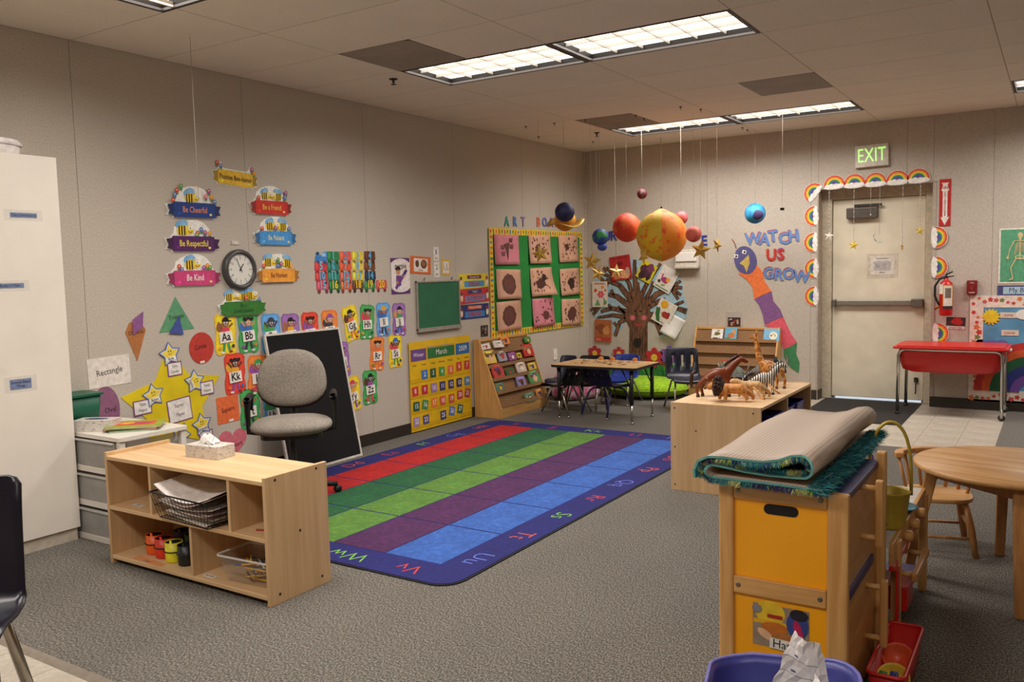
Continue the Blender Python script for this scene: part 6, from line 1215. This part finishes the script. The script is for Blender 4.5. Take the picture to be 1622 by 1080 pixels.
mm.ell((.112, 0, .108), (.045, .055, .058), 14, 9).build('mane', MANE, t); ears(t, (.15, 0, .134), .010, LION, 1.9); eyes(t, (.168, 0, .108), .003, .014)
x, y = onF(1188, 634, zt); t = thing('toy_lioness', 'tan toy lioness standing behind the lion', 'toy animal', Tr(x+.0, y+.08, zt) @ Rz(202), AG)
quad(t, speckle('lioness_coat', (186, 140, 86), (208, 164, 108), (220, 180, 126), 30, 4, .5, .1), .18, .125, .034, .034, .010, [(.11, 0, .12, .024)], [(.135, 0, .122, .024), (.16, 0, .112, .015)], ([(-.1, 0, .10), (-.14, .02, .06), (-.17, .03, .04)], [.006, .005, .005], LION), 0, 0)
ears(t, (.13, 0, .138), .009, LION, 1.2)
def stripes(name, c1, c2, scale, dist=2.5):
    m, nt, b = nodes_of(name); w_ = nt.nodes.new('ShaderNodeTexWave'); w_.inputs['Scale'].default_value = scale; w_.inputs['Distortion'].default_value = dist; w_.inputs['Detail'].default_value = 1
    nt.links.new(coords(nt).outputs[0], w_.inputs['Vector']); r_ = ramp(nt, w_.outputs['Fac'], [(.45, rgb(c1)), (.55, rgb(c2))]); nt.links.new(r_.outputs[0], b.inputs['Base Color']); b.inputs['Roughness'].default_value = .5; return m
ZEB = stripes('zebra_coat', (20, 18, 18), (232, 226, 216), 20, 2)
x, y = onF(1197, 627, zt); t = thing('toy_zebra', 'black and white toy zebra in the middle of the cabinet top', 'toy animal', Tr(x+.0, y+.10, zt) @ Rz(20), AG)
quad(t, ZEB, .16, .155, .040, .038, .0088, [(.105, 0, .175, .027), (.13, 0, .20, .02)], [(.148, 0, .212, .019), (.178, 0, .20, .013), (.188, 0, .194, .011)], ([(-.09, 0, .14), (-.115, 0, .11), (-.12, 0, .07)], [.006, .006, .004], ZEB), 0, 0, hoof=BLACK)
MB().tube([(.065, 0, .18), (.10, 0, .208), (.14, 0, .236)], [.005, .008, .005], 6).build('mane', ZEB, t); ears(t, (.14, 0, .224), .011, ZEB); eyes(t, (.158, 0, .214), .003, .015)
def patches(name, c1, c2, scale):
    m, nt, b = nodes_of(name); v_ = nt.nodes.new('ShaderNodeTexVoronoi'); v_.feature = 'DISTANCE_TO_EDGE'; v_.inputs['Scale'].default_value = scale
    nt.links.new(coords(nt).outputs[0], v_.inputs['Vector']); r_ = ramp(nt, v_.outputs['Distance'], [(.06, rgb(c1)), (.12, rgb(c2))]); nt.links.new(r_.outputs[0], b.inputs['Base Color']); b.inputs['Roughness'].default_value = .45; return m
GIR = patches('giraffe_coat', (206, 150, 76), (160, 92, 34), 26)
x, y = onF(1229, 618, zt); t = thing('toy_giraffe', 'tall toy giraffe with orange tipped head', 'toy animal', Tr(x-.06, y+.10, zt) @ Rz(172), AG)
quad(t, GIR, .15, .21, .038, .040, .0095, [(.10, 0, .235, .027), (.115, 0, .30, .02), (.122, 0, .36, .016)], [(.128, 0, .385, .018), (.158, 0, .376, .012), (.17, 0, .37, .010)], ([(-.085, 0, .19), (-.105, 0, .15), (-.108, 0, .12)], [.005, .004, .008], DKB), 0, 0, hoof=paint((90, 60, 40), .5))
ears(t, (.122, 0, .395), .012, paint((226, 150, 70), .5), .9); 
for q in (-1, 1): MB().tube([(.122, q*.008, .39), (.118, q*.010, .418)], .0042, 6).ell((.118, q*.01, .42), .006, 8, 6).build('horn', paint((230, 150, 60), .5), t)
MB().tube([(.085, 0, .26), (.103, 0, .32), (.112, 0, .385)], [.005, .006, .004], 6).build('mane', paint((196, 120, 50), .6), t); eyes(t, (.14, 0, .388), .003, .013)
GREY = speckle('elephant_skin', (96, 94, 92), (118, 116, 112), (136, 134, 130), 40, 5, .7, .3)
x, y = onF(1200, 606, zt); t = thing('toy_elephant', 'grey toy elephant with raised trunk behind the giraffe', 'toy animal', Tr(x+.02, y+.06, zt) @ Rz(15), AG)
quad(t, GREY, .16, .155, .056, .052, .018, [(.11, 0, .15, .042)], [(.135, 0, .15, .036), (.165, 0, .125, .018), (.185, 0, .13, .012), (.19, 0, .175, .009), (.175, 0, .215, .008)], ([(-.1, 0, .13), (-.12, 0, .07)], [.006, .004], GREY), 0, 0)
for q in (-1, 1): MB().ell((0, 0, 0), (.012, .04, .046), 12, 8).build('ear', paint((40, 40, 42), .6), t, Tr(.10, q*.062, .15) @ Rz(q*28))
x, y = onF(1166, 604, zt); t = thing('toy_rhino', 'grey green toy rhino behind the horse', 'toy animal', Tr(x-.02, y+.0, zt) @ Rz(150), AG)
quad(t, speckle('rhino_skin', (84, 92, 80), (106, 114, 100), (124, 130, 118), 40, 5, .7, .3), .15, .14, .05, .048, .017, [(.1, 0, .12, .036)], [(.13, 0, .10, .028), (.16, 0, .085, .019)], ([(-.09, 0, .11), (-.11, 0, .06)], [.005, .004], GREY), 0, 0)
MB().tube([(.168, 0, .095), (.18, 0, .13)], [.009, .001], 8).build('horn', paint((180, 170, 150), .5), t); ears(t, (.115, 0, .14), .012, GREY, 1.4)
x, y = onF(1157, 612, zt); t = thing('toy_panther', 'small black toy panther lying between horse and lion', 'toy animal', Tr(x+.02, y+.08, zt) @ Rz(10), AG)
quad(t, paint((24, 22, 26), .35), .14, .085, .026, .026, .009, [(.085, 0, .085, .02)], [(.105, 0, .09, .02), (.125, 0, .082, .012)], ([(-.08, 0, .07), (-.12, 0, .04), (-.14, 0, .05)], [.005, .005, .004], BLACK), 0, 0); ears(t, (.1, 0, .104), .008, BLACK, 1.2)

# ================================================================ right foreground
YELP = paint((253, 170, 2), .42, 0, .02, 6)
QX0, QX1, QY0, QY1, QH = 4.165, 4.585, 2.76, 3.33, .80
t = thing('play_cupboard', 'pine play cupboard with yellow panels carrying the folded rug', 'cupboard', Tr(0, 0, 0))
for x0, x1, y0, y1, hh in ((QX0, QX0+.052, QY0, QY0+.035, QH-.005), (QX1-.066, QX1, QY0, QY0+.035, QH-.005), (QX0, QX0+.05, QY1-.035, QY1, QH-.005), (QX1-.012, QX1+.022, QY1-.03, QY1+.005, QH+.03)):
    MB().box(x0, x1, y0, y1, 0, hh).build('post', PINEZ, t, None, .008)
for z0, z1 in ((.742, QH-.004), (.415, .475), (.05, .11)):
    r_ = MB().box(QX0+.052, QX1-.066, QY0+.001, QY0+.032, z0, z1).build('rail', PINEX, t, None, .004)
    for x in (QX0+.068, QX1-.085): MB().lathe([(.001, 0), (.0085, 0), (.008, .002), (.004, .0025), (.001, .001)], 12).build('screw', paint((130, 120, 108), .35, .7), r_, Tr(x, QY0+.001, (z0+z1)/2) @ Rx(90))
up_ = MB().box(QX0+.05, QX1-.064, QY0+.014, QY0+.022, .475, .742).build('upper_panel', YELP, t); MB().box(QX0+.05, QX1-.064, QY0+.014, QY0+.022, .11, .415).build('lower_panel', YELP, t)
MB().prism(rr(.112, .034, .016), 0, .002).build('handle_slot', paint((10, 9, 9), .8), up_, Tr(4.372, QY0+.0138, .716) @ BB)
o = flat('picture_label', None, None, Tr(4.372, QY0+.0135, .318) @ BB, rc(.185, .145), (150, 130, 112), .001,
    [(ov(.05, .042, 18, -.035, .045), (228, 190, 40)), (rc(.12, .014, -.03, .012), (222, 170, 30)), (ov(.045, .022, 14, -.02, -.006), (196, 110, 30)), (ov(.03, .014, 12, -.05, -.03, -30), (226, 180, 140)), (ov(.036, .045, 14, .055, .02), (50, 70, 140)), (ov(.014, .04, 10, .058, .0, 15), (190, 30, 90)), (ov(.04, .02, 12, .01, -.035), (176, 110, 50)), (ov(.03, .02, 10, .06, .055), (30, 28, 40)), (rc(.05, .012, -.018, .036), (170, 40, 30)), (ov(.016, .016, 8, -.078, .055), (130, 126, 130)), (rc(.105, .036, .018, -.056, -2), (232, 228, 220))], [('Hats', .042, INK, .012, -.056, -2, .95)], parent=t)
MB().box(QX0+.03, QX1-.03, QY0+.035, QY1-.02, .10, .12).build('bottom_board', PINEY, t); MB().box(QX0+.005, QX0+.015, QY0+.035, QY1-.035, .05, QH-.03).build('side_panel', PINEY, t)
MB().box(QX1-.02, QX1-.010, QY0+.035, QY1-.03, .05, QH-.03).build('side_panel', PINEY, t); MB().box(QX0+.03, QX1-.0, QY0+.04, QY1-.12, .445, .475).build('middle_shelf', NAVYP, t)
MB().box(QX0+.01, QX1-.004, QY0+.034, QY1-.005, QH-.03, QH-.006).build('top', NAVYP, t, None, .004)
for (yb, z0, z1) in ((3.01, .565, .795), (3.125, .172, .416)):
    b_ = MB().prism(rr(.026, .024, .008), z0, z1).build('bar_handle', PINEZ, t, Tr(4.634, yb, 0), .006)
    for zz in (z0+.03, z1-.03): MB().tube([(QX1-.012, yb, zz), (4.625, yb, zz)], .010, 10).build('dowel', PINEX, b_, Tr(-4.634, -yb, 0))
# folded shag rug on top
BACK = stripes('rug_backing', (172, 152, 134), (192, 172, 154), 24, .4)
SHG = [(24, 104, 116), (40, 130, 140), (60, 40, 90), (150, 170, 70), (26, 70, 110), (90, 150, 150), (200, 200, 130)]
t = thing('folded_rug', 'shaggy teal rug folded backing side out on the play cupboard', 'rug', Tr(0, 0, 0))
def arc(cx, cz, r_, a0, a1, n=8): return [(cx+r_*math.cos(rad(a0+(a1-a0)*i/n)), cz+r_*math.sin(rad(a0+(a1-a0)*i/n))) for i in range(n+1)]
zb = QH-.006+.022
path = [(4.52, zb), (4.47, zb), (4.40, zb+.001), (4.30, zb+.002), (4.22, zb+.002)] + arc(4.165, zb+.024, .021, 270, 90, 8) + [(4.21, zb+.040), (4.27, zb+.032), (4.35, zb+.028), (4.41, zb+.030)] + arc(4.455, zb+.068, .036, 270, 450, 8) + [(4.42, zb+.098), (4.38, zb+.080), (4.33, zb+.070), (4.26, zb+.070), (4.20, zb+.074), (4.15, zb+.072), (4.118, zb+.055), (4.105, zb+.025), (4.108, zb-.002)]
ya, yb_ = 2.70, 3.74
def offs(path, d):
    o = []
    for i, p_ in enumerate(path):
        a = path[max(0, i-1)]; b = path[min(len(path)-1, i+1)]; l_ = math.hypot(b[0]-a[0], b[1]-a[1]) or 1; o.append((p_[0]-(b[1]-a[1])/l_*d, p_[1]+(b[0]-a[0])/l_*d))
    return o
pa_, pb = offs(path, -.004), offs(path, .004); n = len(path); NY = 10
def ycurve(i, j): return ya+(yb_-ya)*j/NY + (.012*math.sin(i*.5) if j in (0,) else 0)
mb = MB(); vs = []
for off_ in (pb, pa_): vs += [(p_[0]+.012*math.sin(j*.7)*(i/n), ycurve(i, j), p_[1]) for i, p_ in enumerate(off_) for j in range(NY+1)]
W_ = NY+1; N_ = n*W_
fs = [(i*W_+j, (i+1)*W_+j, (i+1)*W_+j+1, i*W_+j+1) for i in range(n-1) for j in range(NY)]
mb.add(vs, [], 0); mb.f += [tuple(reversed(f_)) for f_ in fs]; mb.m += [1]*len(fs); mb.s += [True]*len(fs)
mb.f += [tuple(v+N_ for v in f_) for f_ in fs]; mb.m += [0]*len(fs); mb.s += [True]*len(fs)
ed = [(i*W_, (i+1)*W_, N_+(i+1)*W_, N_+i*W_) for i in range(n-1)]+[((i+1)*W_+NY, i*W_+NY, N_+i*W_+NY, N_+(i+1)*W_+NY) for i in range(n-1)]+[(j+1, j, N_+j, N_+j+1) for j in range(NY)]+[((n-1)*W_+j, (n-1)*W_+j+1, N_+(n-1)*W_+j+1, N_+(n-1)*W_+j) for j in range(NY)]
mb.f += ed; mb.m += [2]*len(ed); mb.s += [False]*len(ed)
# local direction: path runs left along the bottom, so +d is the underside (shag)
mb.build('sheet', [BACK, paint(SHG[1], .95), paint((96, 160, 156), .8)], t)
rn = random.Random(17); sh = MB(); k = 0
def tuft(px, py, pz, dx, dy, dz, ln_, w_, mi):
    d_ = Vector((dx+rn.uniform(-.5, .5), dy+rn.uniform(-.5, .5), dz+rn.uniform(-.5, .5))).normalized()*ln_; s_ = Vector((rn.uniform(-1, 1), rn.uniform(-1, 1), rn.uniform(-1, 1))).normalized()*w_
    p_ = Vector((px, py, pz)); sh.add([p_-s_, p_+s_, p_+d_], [(0, 1, 2)], mi)
clus = [rn.randrange(len(SHG)) for _ in range(60)]
shp = offs(path, .006)
for i in range(n-1):
    (x0, z0), (x1, z1) = shp[i], shp[i+1]; (bx, bz) = path[i]; seg = math.hypot(x1-x0, z1-z0); nx, nz = (x0-bx)/.006, (z0-bz)/.006
    for q in range(int(seg*9000)+30):
        u = rn.random(); mi = clus[(i*2+int(u*2)) % 60] if rn.random() < .75 else rn.randrange(len(SHG))
        tuft(x0+(x1-x0)*u, ya+abs(rn.gauss(0, .02))+.004, z0+(z1-z0)*u, nx, -.7, nz, rn.uniform(.012, .024), .0022, mi)
    for q in range(int(seg*2500)):                     # rear end
        u = rn.random(); tuft(x0+(x1-x0)*u, yb_-abs(rn.gauss(0, .02)), z0+(z1-z0)*u, nx, .6, nz, rn.uniform(.012, .024), .0022, rn.randrange(2))
for q in range(5200):                                  # fringe along the free right edge
    tuft(4.517+rn.uniform(-.05, .006), rn.uniform(ya, yb_), zb+rn.uniform(-.008, .012), 1.0, -.3, -.15+rn.uniform(-.3, .5), rn.uniform(.022, .045), .0026, rn.choice([0, 1, 1, 5, 5, 0]))
sh.build('shag_pile', [paint(c, .95) for c in SHG], t)['kind'] = 'stuff'
# ---- play workbench behind the cupboard
t = thing('play_workbench', 'low pine play workbench with white counter beside the play cupboard', 'workbench', Tr(0, 0, 0))
VX0, VX1, VY0, VY1, VZ = 4.17, 4.635, 3.365, 4.28, .47
MB().box(VX0, VX1-.02, VY0, VY1, VZ-.018, VZ).build('counter', paint((206, 202, 196), .35), t, None, .004)
fp = MB().box(VX1-.025, VX1-.008, VY0, VY1, .385, VZ+.004).build('front_board', PINEY, t, None, .003); MB().box(VX1-.024, VX1-.004, VY0, VY1, .365, .386).build('red_edge', RED, t, None, .003)
for y in (3.47, 4.24): MB().box(VX1-.03, VX1+.005, y-.02, y+.02, 0, VZ-.01).build('leg', PINEZ, t, None, .006)
for y in (VY0+.02, VY1-.02): MB().box(VX0, VX0+.035, y-.02, y+.02, 0, VZ-.018).build('leg', PINEZ, t, None, .006)
MB().box(VX0+.01, VX1-.03, VY0, VY1, .08, .10).build('bottom_shelf', NAVYP, t); MB().box(VX0+.01, VX0+.02, VY0, VY1, .1, VZ-.02).build('back_panel', NAVYP, t)
for y in (3.62, 3.80, 3.98): MB().lathe([(.001, 0), (.022, 0), (.022, .028), (.016, .034), (.001, .034)], 14).build('peg_knob', PINEX, fp, Tr(VX1-.008, y, .435) @ Ry(90))
hb = MB().box(VX1+.035, VX1+.058, 3.50, 3.86, .29, .325).build('towel_bar', PINEY, t, None, .006)
for y in (3.54, 3.82): MB().tube([(VX1-.02, y, .307), (VX1+.04, y, .307)], .011, 8).build('dowel', PINEX, hb)
MB().box(VX1-.005, VX1+.003, 3.40, 3.46, .16, .36).build('side_rail', RED, t)
# toys on the counter
t = thing('toy_pail', 'yellow metal pail with tall handle on the workbench counter', 'pail', Tr(4.575, 3.60, VZ) @ Sc(1.12)); PAIL = paint((196, 168, 60), .42, .2, .04)
MB().lathe([(.001, .002), (.052, .002), (.054, .006), (.067, .125), (.070, .128), (.068, .132), (.064, .125), (.051, .01), (.001, .008)], 28).build('bucket', PAIL, t)
MB().tube([(.067*math.cos(rad(q))*1.0, .067*math.cos(rad(q))*.35, .115+.26*math.sin(rad(q))**.6) for q in range(0, 181, 10)], .006, 6).build('handle', PAIL, t, Sc(1, 1, 1))
MB().tube([(-.03, -.062, .05), (-.012, -.075, .07), (-.002, -.072, .055)], .006, 6).tube([(-.03, -.060, .025), (-.008, -.075, .035), (.0, -.07, .022)], .006, 6).build('chrome_clip', CHROME, t)
t = thing('toy_plate', 'teal blue toy plate behind the yellow pail', 'plate', Tr(4.56, 3.86, VZ+.001)); MB().lathe([(.001, .004), (.05, .004), (.085, .014), (.086, .017), (.05, .008), (.001, .007)], 26).build('dish', paint((20, 128, 152), .35), t)
MB().lathe([(.045, 0), (.05, .0), (.05, .005), (.045, .005)], 20).build('foot_ring', paint((18, 116, 140), .35), t)
t = thing('toy_phone', 'black toy telephone beside the yellow pail', 'toy', Tr(4.45, 3.72, VZ) @ Rz(20)); MB().prism([(-.05, 0), (.05, 0), (.03, .07), (-.03, .07)], -.05, .05, 0, Rx(90)).build('base', paint((16, 16, 18), .3), t, None, .008); MB().tube([(-.06, 0, .085), (-.045, 0, .105), (.045, 0, .105), (.06, 0, .085)], .014, 8).build('receiver', paint((14, 14, 16), .25), t); MB().tube([(.05, .0, .06), (.08, -.02, .05), (.09, -.03, .02)], .004, 5).build('cord', CHROME, t)
t = thing('toy_basket', 'purple plastic basket behind the pail on the counter', 'toy', Tr(4.36, 4.05, VZ)); PL = paint((126, 74, 160), .4); MB().lathe([(.001, .002), (.06, .002), (.085, .11), (.080, .11), (.056, .008), (.001, .008)], 20).build('bowl', PL, t); MB().tube([(.083*math.cos(rad(q)), 0, .11+.13*math.sin(rad(q))) for q in range(0, 181, 15)], .006, 6).build('handle', PL, t)
t = thing('toy_block', 'red toy block near the front of the counter', 'toy block', Tr(4.60, 3.78, VZ)); MB().box(-.018, .012, -.03, .03, 0, .045).build('block', RED, t, None, .006); MB().lathe([(.01, .045), (.01, .05), (.001, .05)], 10).build('stud', RED, t)
# red bin with toys on the floor
t = thing('red_bin', 'red plastic toy bin on the floor beside the play cupboard', 'bin', Tr(4.672, 3.15, 0)); a_, b_ = rr(.08, .40, .02), rr(.115, .47, .025); n = len(a_)
o = MB().add([(p_[0], p_[1], .002) for p_ in a_]+[(p_[0], p_[1], .165) for p_ in b_], [(i, (i+1) % n, n+(i+1) % n, n+i) for i in range(n)]+[tuple(range(n-1, -1, -1))], 0, None, True).build('tub', RED, t); s_ = o.modifiers.new('t', 'SOLIDIFY'); s_.thickness = .004
MB().tube([(p_[0], p_[1], .165) for p_ in b_], .007, 6, closed=True).build('rim', RED, t)
BINZ = .15
for (nm, c, dx, dy, dz, lab) in (('toy_bowl', (214, 90, 50), .0, .03, .125, 'orange toy bowl in the red bin'), ('toy_bowl', (220, 190, 60), .005, -.09, .10, 'yellow toy bowl in the red bin')):
    o = thing(nm, lab, 'bowl', Tr(4.672+dx, 3.15+dy, dz) @ Rx(38), 'toys in the red bin'); MB().lathe([(.001, -.04), (.03, -.035), (.05, .0), (.051, .004), (.046, .0), (.028, -.03), (.001, -.034)], 22).build('dish', paint(c, .4), o); MB().tube([(.051*math.cos(2*pi*i/20), .051*math.sin(2*pi*i/20), .002) for i in range(20)], .003, 5, closed=True).build('rim', paint(mixc(c, 1.08), .4), o)
for (c, dy, lab) in (((40, 130, 60), -.165, 'green toy block in the red bin'), ((50, 70, 150), -.15, 'blue toy block in the red bin')):
    o = thing('toy_block', lab, 'toy block', Tr(4.655 if c[0] == 40 else 4.688, 3.15+dy, .085), 'toys in the red bin'); MB().box(-.013, .013, -.02, .02, 0, .06).build('block', paint(c, .45), o, Rx(10), .004); MB().lathe([(.008, .06), (.008, .065), (.001, .065)], 10).build('stud', paint(c, .45), o, Rx(10))
t = thing('red_tray', 'second red tray hanging under the workbench counter', 'tray', Tr(4.60, 3.60, .16)); MB().prism(rr(.10, .16, .02), 0, .005).prism(rr(.115, .18, .02), .09, .10).build('tray', RED, t); 
MB().box(-.055, -.05, -.08, .08, .005, .09).box(.05, .055, -.08, .08, .005, .09).box(-.05, .05, -.085, -.08, .005, .09).box(-.05, .05, .08, .085, .005, .09).build('tray_wall', RED, t)
# ---- round table and wooden chairs
RTX, RTY, RTZ, RTR = 4.957, 4.52, .57, .415
t = thing('round_table', 'round light oak table cut off at the right edge', 'table', Tr(RTX, RTY, 0))
MB().lathe([(.001, RTZ), (RTR-.006, RTZ), (RTR, RTZ-.005), (RTR, RTZ-.02), (RTR-.012, RTZ-.027), (.001, RTZ-.027)], 56).build('table_top', OAKX, t, Rz(-14))
ap = MB()
for k in range(4):
    a0, a1 = rad(90*k+8), rad(90*k+98); p_, q = Vector((.315*math.cos(a0), .315*math.sin(a0), 0)), Vector((.315*math.cos(a1), .315*math.sin(a1), 0)); d_ = (q-p_); M_ = Matrix.Translation((p_+q)/2) @ Rz(math.degrees(math.atan2(d_.y, d_.x)))
    MB().box(-d_.length/2, d_.length/2, -.011, .011, RTZ-.09, RTZ-.028).build('apron', OAKZ, t, M_)
    a = rad(90*k+8); c_, s_ = math.cos(a), math.sin(a)
    def ring(r_, hw, z): return [(r_*c_+(u*c_-v*s_)*hw, r_*s_+(u*s_+v*c_)*hw, z) for u, v in ((-1, -1), (1, -1), (1, 1), (-1, 1))]
    MB().add(ring(.325, .028, RTZ-.028)+ring(.43, .021, 0), [(3, 2, 1, 0), (4, 5, 6, 7), (0, 1, 5, 4), (1, 2, 6, 5), (2, 3, 7, 6), (3, 0, 4, 7)]).build('leg', OAKZ, t, None, .005)
def wood_chair(M, label):
    t_ = thing('wooden_chair', label, 'chair', M, 'small wooden chairs'); sh = .295
    MB().prism([(.17*math.copysign(abs(math.cos(2*pi*i/24))**.7, math.cos(2*pi*i/24)), .16*math.copysign(abs(math.sin(2*pi*i/24))**.7, math.sin(2*pi*i/24))) for i in range(24)], sh-.024, sh).build('seat', wood('chair_seat', (196, 144, 84), (220, 172, 112), (1, 8, 8), 5, .4), t_, None, .008)
    LG = OAKZ
    P4 = {}
    for sx in (-1, 1):
        for sy in (-1, 1):
            b_ = (sx*.165, sy*.16, 0); a_ = (sx*.12, sy*.115, sh-.02); P4[(sx, sy)] = (Vector(a_), Vector(b_)); MB().tube([a_, ((a_[0]+b_[0])/2, (a_[1]+b_[1])/2, sh/2), b_], [.014, .020, .015], 12).build('leg', LG, t_)
    mid = lambda s_, f_: P4[s_][0]+(P4[s_][1]-P4[s_][0])*f_
    for s1, s2, f_ in (((-1, -1), (1, -1), .66), ((-1, 1), (1, 1), .66), ((-1, -1), (-1, 1), .48), ((1, -1), (1, 1), .48)): MB().tube([mid(s1, f_), mid(s2, f_)], .008, 8).build('stretcher', LG, t_)
    pr = []
    for i in range(13): a = rad(-10+200*i/12); pr.append((.185*math.cos(a), .165*math.sin(a)+.01, sh+.185))
    rl = MB(); o_ = .022
    outer = [(x*(1+o_/.18), y*(1+o_/.18)) for x, y, z in pr]; inner = [(x*(1-o_/.18), y*(1-o_/.18)) for x, y, z in pr]
    rl.prism(outer+inner[::-1], sh+.175, sh+.205).build('arm_rail', wood('rail_oak', (188, 130, 72), (210, 156, 96), (4, 4, 4), 4, .4), t_, None, .007)
    for a in (0, 38, 66, 90, 114, 142, 180): MB().tube([(.185*math.cos(rad(a)), .165*math.sin(rad(a))+.01, sh+.178), (.145*math.cos(rad(a)), .135*math.sin(rad(a)), sh-.005)], .0085, 8).build('spindle', LG, t_)
    return t_
wood_chair(Tr(4.60, 4.95, 0) @ Rz(14), 'small wooden chair with curved arm rail left of the round table')
wood_chair(Tr(5.30, 3.93, 0) @ Rz(185), 'second small wooden chair barely showing at the right edge')
# ---- waste bin with papers
BIN = paint((64, 66, 142), .4, 0, .05, 14)
t = thing('waste_bin', 'blue plastic waste bin at the bottom edge full of paper', 'waste bin', Tr(4.525, 2.235, 0) @ Rz(14)); a_, b_ = rr(.27, .25, .07, 0, 0, 6), rr(.385, .365, .11, 0, 0, 6); n = len(a_)
wob = lambda i, z: z+.012*math.sin(4*pi*i/n+.5)
vs = [(p_[0], p_[1], .003) for p_ in a_]+[(q[0]*.97, q[1]*.97, wob(i, .37)) for i, q in enumerate(b_)]+[(q[0]*1.03, q[1]*1.03, wob(i, .392)) for i, q in enumerate(b_)]
o = MB().add(vs, [(i, (i+1) % n, n+(i+1) % n, n+i) for i in range(n)]+[(n+i, n+(i+1) % n, 2*n+(i+1) % n, 2*n+i) for i in range(n)]+[tuple(range(n-1, -1, -1))], 0, None, True).build('bin_wall', BIN, t); s_ = o.modifiers.new('t', 'SOLIDIFY'); s_.thickness = .004
MB().tube([(q[0]*1.03, q[1]*1.03, wob(i, .392)) for i, q in enumerate(b_)], .006, 6, closed=True).build('rim', paint((112, 112, 186), .4), t)
GRIDP = paint((226, 220, 216), .85, 0, .03, 12)
def crumple(M, pts, label, seed, prints=True):
    rn = random.Random(seed); nx, ny = 8, 12; vs = []
    P0, P1, P2, P3 = [Vector(p_) for p_ in pts]
    for j in range(ny+1):
        for i in range(nx+1):
            u, v = i/nx, j/ny; p_ = (P0*(1-u)+P1*u)*(1-v)+(P3*(1-u)+P2*u)*v
            vs.append(p_+Vector((rn.uniform(-.004, .004), .014*math.sin(5*u+2*v)+rn.uniform(-.004, .004), rn.uniform(-.003, .003))))
    o = MB().add(vs, [(j*(nx+1)+i, j*(nx+1)+i+1, (j+1)*(nx+1)+i+1, (j+1)*(nx+1)+i) for j in range(ny) for i in range(nx)], 0, None, False).build('waste_paper', GRIDP, None, M)
    s_ = o.modifiers.new('t', 'SOLIDIFY'); s_.thickness = .001; tag(o, label, 'paper', 'papers in the waste bin')
    if prints:
        lm = MB()
        for j in (3, 5, 7, 9):
            for i in range(nx-1):
                a, b = vs[j*(nx+1)+i], vs[j*(nx+1)+i+1]; off = Vector((0, -.0018, 0)); lm.add([a+off, b+off, b+off+Vector((0, 0, .0012)), a+off+Vector((0, 0, .0012))], [(0, 1, 2, 3)], 0)
            a, b = vs[j*(nx+1)+2], vs[j*(nx+1)+3]; off = Vector((0, -.0022, .008)); lm.add([a+off, b+off, b+off+Vector((0, 0, .005)), a+off+Vector((0, 0, .005))], [(0, 1, 2, 3)], 1)
        lm.build('printed_lines', [paint((150, 150, 170)), paint((90, 100, 150))], o)
    return o
crumple(Tr(0, 0, 0), [(4.45, 2.24, .26), (4.67, 2.30, .26), (4.60, 2.31, .495), (4.535, 2.29, .525)], 'tall crumpled form sticking up out of the waste bin', 3)
crumple(Tr(0, 0, 0), [(4.40, 2.14, .30), (4.56, 2.10, .30), (4.54, 2.18, .40), (4.42, 2.20, .385)], 'low crumpled paper at the front of the waste bin', 5, False)
crumple(Tr(0, 0, 0), [(4.56, 2.20, .30), (4.68, 2.16, .30), (4.67, 2.22, .37), (4.60, 2.26, .43)], 'crumpled paper leaning at the right inside the waste bin', 8, False)
